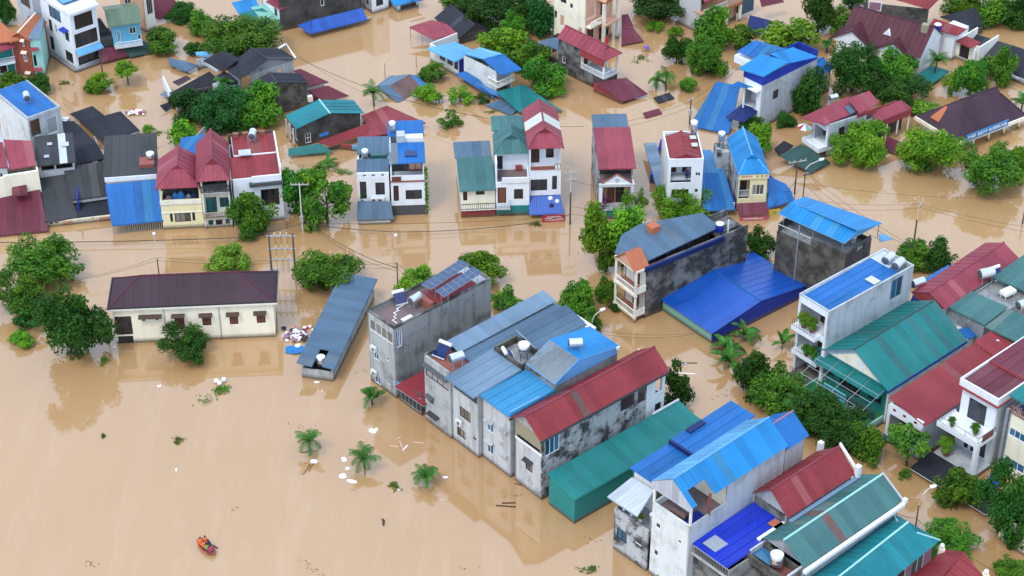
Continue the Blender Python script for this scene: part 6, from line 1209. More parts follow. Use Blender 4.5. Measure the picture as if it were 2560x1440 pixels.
b = Bd('house', 'broad shiny dark red roofs behind the white tank houses', 'house', (829, 366), (890, 372), z=.6, d=5, H=.8); b.slope_px([(829, 365, 1.0), (921, 330, 1.0), (917, 309, 1.7), (795, 354, 1.5)], 'brick'); b.slope_px([(895, 346, 1.1), (985, 331, 1.1), (1064, 307, 1.0), (967, 264, 2.2), (903, 289, 1.9), (917, 312, 1.6)], 'brick'); b.box(1, .4, -1, 4.5, .6, .8, 'redwall', 'wall'); b.box(2.6, .3, -1, 4.4, .39, .9, 'skywall', 'door')
b.slope_px([(800, 341, 1.8), (822, 334, 1.8), (820, 329, 2.0), (798, 336, 2.0)], 'blue', name='awning')
# --- red awning + black gable
b = Bd('house', 'black gabled house flooded to its eaves with a red open canopy', 'house', (1148, 94), (1220, 75), z=1.1, C=(1078, 50), H=1.0); b.wall('f', -1, 1.0, 'darkwall'); b.wall('l', -1, 1.0, 'white', [(.6, -.5, 1.8, .8, 'o')]); b.wall('r', -1, 1.0, 'darkwall')
b.gable(-.3, -.3, b.w + .3, b.d + .3, 1.1, 1.5, 'black', gmat='darkwall', inset=.2, cap='charcoal', w=.9); b.slope_px([(1084, 98, 1.5), (1144, 84, 1.5), (1112, 57, 2.0), (1024, 68, 1.6)], 'red', name='canopy'); b.slope_px([(1024, 67, 1.7), (1112, 57, 2.1), (1078, 50, 2.0)], 'red', name='canopy')
for px, py in ((1026, 68), (1083, 96), (1055, 82), (1138, 84)): p_ = b.pl((px, py), 1.5); b.post(p_.x, p_.y, -1, 1.5, 'galv', .04)
# --- white blue house
b = Bd('house', 'white house with bright blue bent roof, small balcony and a teal awning', 'house', (1160, 178), (1240, 219), z=1.6, C=(1304, 173), zc=4.0, H=4.0); L = b.w
b.wall('f', -1, 4.0, 'offwhite', [W('c', 1240, 645, 1350, 700, 'k2'), W('c', 1490, 810, 1505, 850, 'w1')]); b.wall('r', -1, 4.0, 'offwhite', [(.3, 1.9, 1.2, 3.7, 'k1'), (1.7, 2.4, 2.6, 3.5, 'w2u')], off=-1.6); b.wall('l', -1, 4.0, 'offwhite'); b.wall('b', -1, 4.0, 'offwhite')
zr = 5.4; b.slope_px([(1200, 118, 4.3), (1158, 134, 4.3), (1208, 147, 5.0), (1256, 134, 5.0)], 'paleblue', trim='skyblue'); b.slope_px([(1253, 187, 4.0), (1305, 173, 4.0), (1256, 134, 5.0), (1208, 147, 5.0)], 'blue')
b.box(L - 1.6, -.1, 1.7, L + .5, b.d, 1.85, 'white', 'balcony_floor'); b.railing([(L - 1.5, -.05), (L + .45, -.05), (L + .45, b.d)], 1.85, .8, 'ivory', .22, .05, 'balustrade')['kind'] = 'stuff'
e = Bd('house', 'low white annexe with a pale blue roof and dark window band', 'house', (1075, 152), (1146, 193), z=0, d=5, H=2.8); e.wall('f', -1, 2.7, 'offwhite', [(2.2, 1.2, 3.4, 2.3, 'k1'), (3.8, 1.2, 5.0, 2.3, 'k1'), (5.3, 1.0, 6.4, 2.4, 'k1')]); e.wall('l', -1, 2.7, 'offwhite'); e.wall('r', -1, 2.7, 'bluewall'); e.slope_px([(1137, 154, 2.9), (1066, 121, 2.9), (1136, 104, 3.2), (1190, 128, 3.2)], 'paleblue')
b.slope_px([(1236, 246, .7), (1138, 184, 1.3), (1165, 178, 1.8), (1200, 200, 1.8)], 'blue', name='awning'); b.slope_px([(1225, 232, 1.1), (1258, 244, .6), (1244, 229, 1.2), (1190, 204, 1.6)], 'steelblue', name='awning', swap=True); b.slope_px([(1298, 280, .5), (1404, 276, .5), (1309, 211, 1.7), (1242, 229, 1.6)], 'teal', name='awning'); b.slope_px([(1215, 263, .2), (1279, 288, .2), (1292, 274, .4), (1253, 247, .5)], 'slate', name='awning')
for px, py in ((1380, 283), (1400, 275), (1300, 278)): p_ = b.pl((px, py), .5); b.post(p_.x, p_.y + .3, -1, .5, 'galv', .06)
# --- drowned brown roof
b = Bd('drowned_house', 'rust brown and blue roof sunk to its ridge in the flood', 'house', (996, 256), (1056, 220), z=0, d=4.5, H=.4); b.slope_px([(1011, 249, .03), (1058, 219, .12), (1024, 186, 1.1), (975, 214, 1.0)], 'rustroof', .8); b.slope_px([(996, 257, .02), (1012, 249, .05), (975, 213, 1.0), (943, 214, .5)], 'slate', .8); b.slope_px([(943, 214, .3), (975, 214, 1.0), (1024, 186, 1.1), (974, 190, .3)], 'slate2', .8); b.slope_px([(1072, 216, .1), (1056, 221, .12), (1024, 186, 1.1), (1040, 188, .4)], 'steelblue', .8)
# --- cream villa
b = Bd('villa', 'tall cream villa with peach shutters and a carved balcony front', 'villa', (1384, 97), (1469, 122), d=6.2, rot=-9, H=10.5); L = b.w
b.wall('f', -1, 10.5, 'cream', [W('d', 180, 160, 225, 300, 'wy'), W('d', 120, 115, 145, 195, 'k1'), W('d', 290, 30, 325, 105, 'w1'), W('d', 385, 300, 430, 385, 'wy'), (1.2, 6.2, 2.2, 7.8, 'k1')]); b.wall('r', -1, 10.5, 'peach', [(.5, 1.0, 2.2, 3.2, 'wp'), (.4, 4.6, 2.3, 6.6, 'wy'), (3.4, 4.2, 4.4, 6.4, 'm1p'), (4.9, 4.2, 5.4, 6.2, 'wy'), (3.2, .5, 5.4, 2.4, 'k2')]); b.wall('l', -1, 10.5, 'cream'); b.wall('b', -1, 10.5, 'cream')
b.box(L - .02, .2, 3.6, L + .9, 2.6, 3.75, 'cream', 'balcony_floor'); b.railing([(L + .85, .25), (L + .85, 2.55)], 3.75, .8, 'ivory', .22, .05, 'balustrade')['kind'] = 'stuff'; b.box(L, 2.9, 3.0, L + 1.4, b.d, 3.3, 'peach', 'porch_roof'); b.box(L, 2.9, 6.5, L + 1.2, b.d, 6.9, 'orange', 'cornice')
for t_ in (3.0, b.d - .1): b.box(L + .8, t_ - .2, -1, L + 1.2, t_ + .2, 6.5, 'ivory', 'pillar')
MB().prism([(L + 1.15, 2.8, 6.9), (L + 1.15, b.d + .1, 6.9), (L + 1.15, (2.9 + b.d) / 2, 8.6)], (-.3, 0, 0)).obj('pediment', 'peach', b.root); b.slope([(L + 1.4, 2.7, 6.95), (L - .4, 2.7, 6.95), (L - .4, (2.9 + b.d) / 2, 8.75), (L + 1.4, (2.9 + b.d) / 2, 8.75)], 'peach', .6, name='pediment_roof')
o = MB().quad((0, 0, 0), (.05, 0, -1.0), (.5, .1, -.9), (.45, .1, .1)); 
fl_ = MB().box(0, -.02, -.95, .45, .02, 0).obj('flag', 'flagred'); fl_.location = at(1516, 92, 1.7); fl_.rotation_euler = (0, .2, .5); tag(fl_, 'small red flag on the cream villa porch', 'flag')
b.slope_px([(1555, 112, .3), (1609, 102, .3), (1583, 69, 1.3), (1555, 72, 1.3)], 'maroon', name='side_roof'); b.slope_px([(1555, 70, 1.5), (1584, 66, 1.5), (1570, 35, 2.6), (1555, 37, 2.6)], 'maroon', name='side_roof')
# --- red roof, mouldy wall
b = Bd('house', 'red roofed house with a tall black stained wall and maroon front awning', 'house', (1396, 176), (1482, 219), C=(1564, 140), zc=5.0, H=5.0); L = b.w
b.wall('f', -1, 4.9, 'mould', [W('d', 205, 625, 240, 720, 'w1c')], a1=L * .62); b.wall('f', -1, 2.0, 'mould', a0=L * .62); b.wall('l', -1, 4.9, 'mould'); b.wall('b', -1, 4.9, 'cream'); b.wall('r', -1, 2.0, 'darkwall'); b.box(L * .62, .1, 1.9, L * 1.3, b.d, 2.1, 'palegrey', 'terrace_floor'); b.box(L + .02, .15, -1, L * 1.28, b.d - .1, 1.88, 'darkwall', 'ground_floor'); b.wall('r', 2.0, 4.9, 'ivory', [(.6, 2.2, 1.4, 4.2, 'm1p')], off=-L * .36)
b.railing([(L * .64, .0), (L * 1.3, .0), (L * 1.3, b.d)], 2.1, .8, 'whitepaint', .3)['kind'] = 'stuff'; b.box(L * .62, -.05, 3.9, L * 1.3, .05, 4.95, 'redwall', 'side_cladding')
b.gable(-.2, -.2, L * 1.36, b.d + .2, 5.0, 1.3, 'red', axis='a', hip=(0, .65), hd=(0, 1.2), gmat='redwall', w=.9); b.post(L * 1.28, b.d - .1, 2.1, 4.9, 'ivory', .1); b.post(L * 1.28, .1, 2.1, 4.9, 'ivory', .1)
b.slope_px([(1557, 254, .5), (1619, 234, .5), (1565, 194, 1.7), (1488, 206, 1.7)], 'maroon', name='awning'); P0, P1_ = b.pl((1484, 207), 1.4), b.pl((1556, 255), .4); MB().prism([P0 + Vector((0, 0, .15)), P1_, P1_ + Vector((0, 0, -.5)), P0 + Vector((0, 0, -1.3))], (.05, .05, 0)).obj('awning_side', 'redwall', b.root)
e = Bd('house', 'dark roofed annexe with pale posts left of the black stained wall', 'house', (1344, 148), (1394, 172), z=0, d=4, H=2.6); e.wall('f', -1, 1.4, 'mottled'); e.wall('b', -1, 2.6, 'mottled'); e.wall('l', -1, 2.6, 'mottled'); e.slope_px([(1396, 124, 2.9), (1343, 106, 2.9), (1382, 94, 3.4), (1397, 95, 3.4)], 'slate'); [e.post(.2 + k * 1.2, .1, 1.4, 2.8, 'palegrey', .07) for k in range(4)]; e.slope_px([(1345, 112, 2.3), (1322, 106, 2.3), (1318, 94, 2.7), (1340, 103, 2.7)], 'charcoal', name='side_roof')
# --- orange villa
b = Bd('villa', 'villa with an orange carved front and a peeling whitewashed side wall', 'villa', (1696, 58), (1752, 82), d=7.4, rot=-6, H=6.4); L = b.w
b.wall('f', -1, 6.4, 'stucco', [W('d', 1725, 130, 1790, 250, 'wy')]); b.wall('r', -1, 3.2, 'peach', [(.6, .4, 2.6, 2.8, 'm2p'), (3.0, .4, 4.4, 2.8, 'm2p'), (5.2, .5, 6.6, 2.8, 'wy')]); b.wall('r', 3.2, 6.4, 'orange', [(.8, 3.5, 2.0, 5.6, 'k1'), (5.2, 3.6, 6.2, 5.4, 'wy')], off=-1.4); b.wall('l', -1, 6.4, 'stucco'); b.wall('b', -1, 6.4, 'peach')
b.box(L - 1.4, -.1, 3.1, L + 1.0, b.d + .1, 3.35, 'peach', 'balcony_floor'); b.railing([(L + .9, .0), (L + .9, b.d)], 3.35, .7, 'ivory', .2, .05, 'balustrade')['kind'] = 'stuff'; b.box(L + .85, 0, 2.7, L + 1.05, b.d, 3.1, 'orange', 'cornice')
for t_ in (.2, 2.7, 4.6, b.d - .2): b.box(L + .65, t_ - .2, -1, L + 1.0, t_ + .2, 2.7, 'cream', 'pillar')
b.slope([(L + 1.3, -.3, 5.6), (L + 1.3, b.d * .6, 5.6), (L - 1.5, b.d * .6, 6.8), (L - 1.5, -.3, 6.8)], 'red'); MB().prism([(L + 1.05, b.d * .62, 3.35), (L + 1.05, b.d, 3.35), (L + 1.05, b.d, 5.0), (L + 1.05, b.d * .81, 6.2), (L + 1.05, b.d * .62, 5.0)], (-.3, 0, 0)).obj('gablet', 'peach', b.root)
b.box(L - .5, b.d + .1, .8, L + .8, b.d + 2.6, 4.5, 'blueglass', 'glass_bay'); b.slope_px([(1893, 88, .3), (1930, 52, 1.0), (1875, 38, 1.6), (1868, 70, .9)], 'navy', name='awning', swap=True); b.slope_px([(1905, 16, 2.6), (1960, 4, 2.6), (1950, -10, 3.2), (1900, -2, 3.2)], 'maroon', name='side_roof')
# --- big blue house
H = 6.5
b = Bd('house', 'large grey house wrapped in blue metal with a huge blue awning at its left', 'house', (1907, 214), (2043, 147), z=H, C=(1843, 199), H=H); L = b.w
b.wall('f', -1, H, 'palegrey', [W('e', 1050, 1025, 1100, 1095, 'k1')]); b.wall('b', -1, H, 'palegrey'); b.wall('r', -1, H, 'palegrey'); b.wall('l', -1, H, 'white', [(.9, 2.6, b.d - .3, 5.4, 'o')]); b.box(.2, .2, 2.4, 2.4, b.d - .2, 2.55, 'palegrey', 'floor'); b.wall('l', 2.5, 5.6, 'white', [(.8, 2.6, 2.0, 4.8, 'k3')], off=-1.6)
b.parapet(-.04, -.04, L, b.d + .04, H, H + 1.3, 'bluewall', .1, 'cladding')
b.slope_px([(1908, 191, 7.9), (1846, 171, 7.9), (1903, 135, 8.6), (1973, 154, 8.6)], 'skyblue'); b.slope_px([(1973, 158, 7.9), (2045, 142, 7.9), (1982, 118, 8.4), (1925, 135, 8.4)], 'skyblue', trim='bluewall')
b.slope_px([(1842, 128, 7.3), (1886, 144, 7.3), (1966, 122, 8.2), (1888, 101, 8.2)], 'blue', name='left_roof'); p_ = b.pl((1842, 137), 6.8); p2 = b.pl((1880, 148), 6.8); b.box(min(p_.x, p2.x), min(p_.y, p2.y), 5.6, max(p_.x, p2.x) + .6, max(p_.y, p2.y) + .4, 6.6, 'white', 'left_block')
b.slope_px([(1887, 219, 5.7), (1822, 216, 5.9), (1845, 203, 6.3)], 'blue', name='awning'); b.slope_px([(1724, 314, .3), (1822, 334, .3), (1850, 215, 3.4), (1791, 203, 3.4)], 'blue', name='side_awning', w=1.0); b.slope_px([(1815, 292, 1.8), (1860, 305, 1.8), (1898, 274, 2.6), (1855, 260, 2.6)], 'navy', name='awning')
b.box(-.7, b.d - .9, 2.4, -.5, b.d - .7, 5.6, 'white', 'frame_post'); b.box(-.75, .3, 5.5, -.0, b.d - .6, 5.7, 'white', 'frame_beam')
e = Bd('house', 'small blue gabled annexe right of the large blue house', 'house', (2045, 190), (2078, 171), z=3.4, d=3.5, H=3.4); e.wall('f', -1, 3.3, 'offwhite'); e.wall('l', -1, 3.3, 'bluewall'); e.gable(-.2, -.2, e.w + .3, e.d, 3.4, .9, 'blue', axis='a', gmat='bluewall')
# --- dark red villa
b = Bd('villa', 'wide villa with a dark red tiled roof, two front gables and a chimney', 'villa', (2113, 89), (2302, 141), z=3.6, C=(2387, 99), H=3.5); L = b.w
b.wall('f', -1, 3.5, 'ivory', [(L * .48, .4, L * .56, 2.6, 'k2'), (L * .9, 1.6, L * .95, 2.4, 'w1')]); b.wall('r', -1, 3.5, 'white'); b.wall('l', -1, 3.5, 'white'); b.wall('b', -1, 3.5, 'ivory')
b.gable(-.5, -.6, L + .2, b.d + .4, 3.6, 3.0, 'winered', axis='a', gmat='white', inset=.15, w=.8, cap='purple')
for f_, wd, pr in ((.13, 5.2, 1.5), (.66, 4.4, 1.0)):
    a = L * f_; b.box(a - wd * .42, -pr + .4, -1, a + wd * .42, -.02, 3.4, 'ivory', 'bay'); b.box(a - wd * .2, -pr + .37, .6, a + wd * .2, -pr + .4, 2.6, 'glass', 'window')
    ridge = 5.4 if f_ < .5 else 5.0; back = 2.6
    b.slope([(a - wd * .62, -pr, 3.3), (a - wd * .62, back, 3.3), (a, back, ridge), (a, -pr, ridge)], 'winered', .8, name='cross_roof'); b.slope([(a + wd * .62, back, 3.3), (a + wd * .62, -pr, 3.3), (a, -pr, ridge), (a, back, ridge)], 'winered', .8, name='cross_roof')
    MB().prism([(a - wd * .58, -pr + .25, 3.25), (a + wd * .58, -pr + .25, 3.25), (a, -pr + .25, ridge - .1)], (0, .15, 0)).obj('gable_wall', 'white', b.root)
b.box(L * .88, b.d * .34, 4, L * .88 + .9, b.d * .34 + .8, 7.0, 'khaki', 'chimney'); MB().prism([(L * .5 - .8, 1.0, 4.6), (L * .5 + .8, 1.0, 4.6), (L * .5, 1.0, 5.5)], (0, 1.4, 0)).obj('dormer', 'white', b.root)
b.slope_px([(2330, 209, .6), (2374, 178, .6), (2331, 164, 1.2), (2293, 186, 1.2)], 'teal', name='awning'); b.slope_px([(2095, 124, 1.2), (2122, 128, 1.2), (2128, 108, 2.0), (2106, 106, 2.0)], 'brick', name='awning')
tank_up('white lidded blue tank between the villa roof and the small red roof', at(2343, 76, 4.6), .5, .7, 'tanblue', .2)
b = Bd('house', 'two small bright red roofs right behind the villa gable', 'house', (2395, 97), (2450, 118), z=3.0, d=5, H=3); b.sidewalls('ivory', 3.0, 'frl', {'f': [(.5, .5, 2.0, 2.4, 'k1')]}); b.slope_px([(2393, 89, 4.2), (2320, 67, 4.2), (2336, 46, 5.0), (2416, 72, 5.0)], 'brick'); b.slope_px([(2424, 119, 2.9), (2390, 102, 2.9), (2416, 90, 3.3), (2452, 106, 3.3)], 'brick', name='porch_roof'); b.box(-2.5, -1.0, -1, 0, 2.5, 4.0, 'white', 'block'); b.post(b.w - .3, -.6, -1, 2.8, 'whitepaint', .12)
b = Bd('house', 'mouldy dark block with a hanging photo banner and red roof, top edge', 'house', (2160, 5), (2322, 22), z=5.5, d=7, H=5.5); L = b.w; b.wall('f', -1, 5.4, 'mottled'); b.wall('r', -1, 5.4, 'darkwall'); b.wall('l', -1, 5.4, 'mottled'); b.slope_px([(2322, 22, 5.7), (2240, -2, 5.7), (2260, -30, 6.4), (2350, -6, 6.4)], 'brick'); bn = b.on('f', (2172, 2)); bn2 = b.on('f', (2203, 28)); b.box(bn[0], -.08, bn2[1], bn2[0], -.02, bn[1], 'whitepaint', 'banner'); b.box(bn[0] + .15, -.1, bn2[1] + .15, bn2[0] - .15, -.085, bn[1] - .1, 'mauve', 'banner_print')
b = Bd('shed', 'black sheet roof below the trees in the upper right corner', 'shed', (2420, 70), (2458, 65), z=1.3, d=5, H=1.2); b.wall('f', -1, 1.1, 'darkwall'); b.slope_px([(2418, 70, 1.2), (2459, 62, 1.2), (2440, 19, 2.4), (2351, 41, 2.4)], 'black')
b = Bd('shed', 'long black roofed shed running out of the right edge beside the villa', 'shed', (2445, 150), (2600, 215), z=.9, d=6, H=.9); b.wall('f', -1, .8, 'palegrey'); b.slope_px([(2600, 215, .9), (2440, 135, .9), (2418, 78, 1.9), (2600, 135, 1.9)], 'black'); b.box(.5, -.5, .75, 7, -.2, .95, 'palegrey', 'gutter')
for k, (px, py) in enumerate(((2538, 126), (2548, 130), (2536, 140), (2550, 138))): p_ = b.pl((px, py), 1.55); b.box(p_.x - .5, p_.y - .4, 1.55 + (-.0), p_.x + .5, p_.y + .4, 1.75, 'tin', 'roof_patch')
# --- red roof grey house with balcony
H = 4.8
b = Bd('house', 'grey house with a red hipped roof, white fascia and a corner balcony', 'house', (2074, 312), (2191, 274), z=H, C=(2005, 294), H=H); L = b.w
b.wall('f', -1, H, 'palegrey', [W('k', 1790, 180, 1845, 285, 'k2'), W('k', 1815, 315, 1842, 360, 'k1')], a1=L * .8); b.wall('f', -1, H - 1.2, 'palegrey', a0=L * .8); b.wall('b', -1, H, 'palegrey'); b.wall('r', -1, H - .8, 'palegrey')
b.wall('l', 1.2, H, 'white', [(.5, 1.4, b.d - .3, 3.6, 'o'), (.9, 4.0, 1.2, 4.5, 'k1'), (1.9, 4.0, 2.2, 4.5, 'k1'), (2.9, 4.0, 3.2, 4.5, 'k1')]); b.wall('l', -1, 4.5, 'darkgrey', [(1.0, 1.4, 2.2, 3.4, 'm2p')], off=-1.7); b.box(-1.5, -.1, 1.1, 1.8, b.d + .1, 1.3, 'white', 'balcony_floor'); b.parapet(-1.5, -.1, 0, b.d + .1, 1.3, 1.75, 'white', .12, 'balcony_kerb', 'flb')
b.slope_px([(2060, 312, 4.95), (2150, 276, 4.95), (2120, 242, 5.7), (2055, 270, 5.7)], 'red'); b.slope_px([(2060, 312, 4.95), (2004, 293, 4.95), (2055, 270, 5.7)], 'red'); b.slope_px([(2150, 284, 5.2), (2197, 256, 5.2), (2173, 227, 6.0), (2119, 246, 6.0)], 'red'); b.box(L * .58, -.05, H - .3, L, .05, H + .3, 'redwall', 'side_cladding'); b.slope_px([(2126, 284, 5.15), (2138, 279, 5.15), (2124, 262, 5.5), (2112, 266, 5.5)], 'slate', name='roof_strip')
tank_flat('white tank behind the red hipped roof near the dark tree', at(2082, 256, 4.6), .4, 1.1, .4)
b.slope_px([(2027, 430, .5), (2076, 405, .5), (2004, 360, 1.5), (1948, 388, .9)], 'darkgreen', name='awning', swap=True); b.slope_px([(1950, 386, .4), (1984, 364, .8), (1960, 352, .8), (1936, 371, .4)], 'black', name='awning'); b.box(-5.2, -2.2, -.6, -3.4, -2.0, .35, 'white', 'low_wall')
pr = empty('parasol', at(2010, 346, 1.3)); tag(pr, 'red white and green parasol on the grey house balcony', 'parasol'); MB().tube([(0, 0, 0), (0, 0, 2.0)], .03, 5).obj('pole', 'whitepaint', pr)
for k in range(8):
    a0, a1 = 2 * math.pi * k / 8, 2 * math.pi * (k + 1) / 8; MB().prism([(1.0 * math.cos(a0), 1.0 * math.sin(a0), 1.65), (1.0 * math.cos(a1), 1.0 * math.sin(a1), 1.65), (0, 0, 2.15)], (0, 0, .02)).obj('canopy_panel', ['redpaint', 'whitepaint', 'greenwall', 'whitepaint'][k % 4], pr)
b = Bd('shed', 'red roofed open annexe right of the grey house with a balcony', 'shed', (2191, 305), (2279, 271), z=3.6, C=(2186, 268), H=3.6); b.d = max(b.d, 2.5); b.wall('l', -1, 3.4, 'redwall'); b.wall('b', -1, 3.4, 'redwall'); b.box(0, -.02, 2.6, b.w, .05, 3.5, 'redwall', 'side_cladding'); [b.post(.2 + k * (b.w - .4) / 3, .1, -1, 2.7, 'ivory', .08) for k in range(4)]; b.slope_px([(2191, 306, 3.6), (2280, 271, 3.6), (2253, 250, 4.4), (2178, 280, 4.4)], 'red'); b.box(.2, 1.2, -1, b.w - .2, 1.3, 3.2, 'darkwall', 'back_wall'); b.slope_px([(2255, 392, .1), (2262, 360, .3), (2210, 335, .5), (2205, 372, .15)], 'maroon', name='low_roof')
# --- purple hall with blue sign
b = Bd('hall', 'low hall with a dark purple hipped roof and a long blue sign on its eave', 'hall', (2396, 352), (2553, 291), z=1.8, C=(2249, 310), H=1.6); L = b.w
b.box(-.6, -.6, 1.5, L + .5, b.d + .3, 1.75, 'cream', 'eaves_slab'); b.parapet(-.6, -.6, L + .5, b.d + .3, 1.75, 2.0, 'cream', .15, 'gutter', 'fl'); [b.post(.1 + (L - .2) * k / 4, .1, -1, 1.5, 'cream', .14) for k in range(5)]; b.box(.2, 2.2, -1, L - .2, b.d - .1, 1.5, 'ivory', 'room_block')
b.gable(-.5, -.45, L + .6, b.d + .3, 1.85, 3.1, 'purple', axis='a', hip=(1, .8), hd=(4.6, 2.0), w=.9)
b.slope([(b.w * .02, b.d * .55, 2.6), (b.w * .02, b.d * .75, 2.6), (b.w * .28, b.d * .68, 4.2)], 'orange', name='dormer')
sA, sB = b.on('f', q('l', 1685, 255), -.6), b.on('f', q('l', 2160, 70), -.6)
o = b.box(sA[0], -.78, 1.85, sB[0], -.68, 2.75, 'signblue', 'sign_board'); mb = MB(); x = sA[0] + .3
while x < sB[0] - .3:
    l = R.uniform(.16, .3)
    if R.random() < .85: mb.box(x, -.8, 2.1, x + .07, -.785, 2.55); mb.box(x + .07, -.8, 2.1 + R.choice((0, .2, .38)), x + l, -.785, 2.17 + R.choice((0, .2, .38)))
    x += l + .08
mb.obj('lettering', 'whitepaint', o)['kind'] = 'stuff'
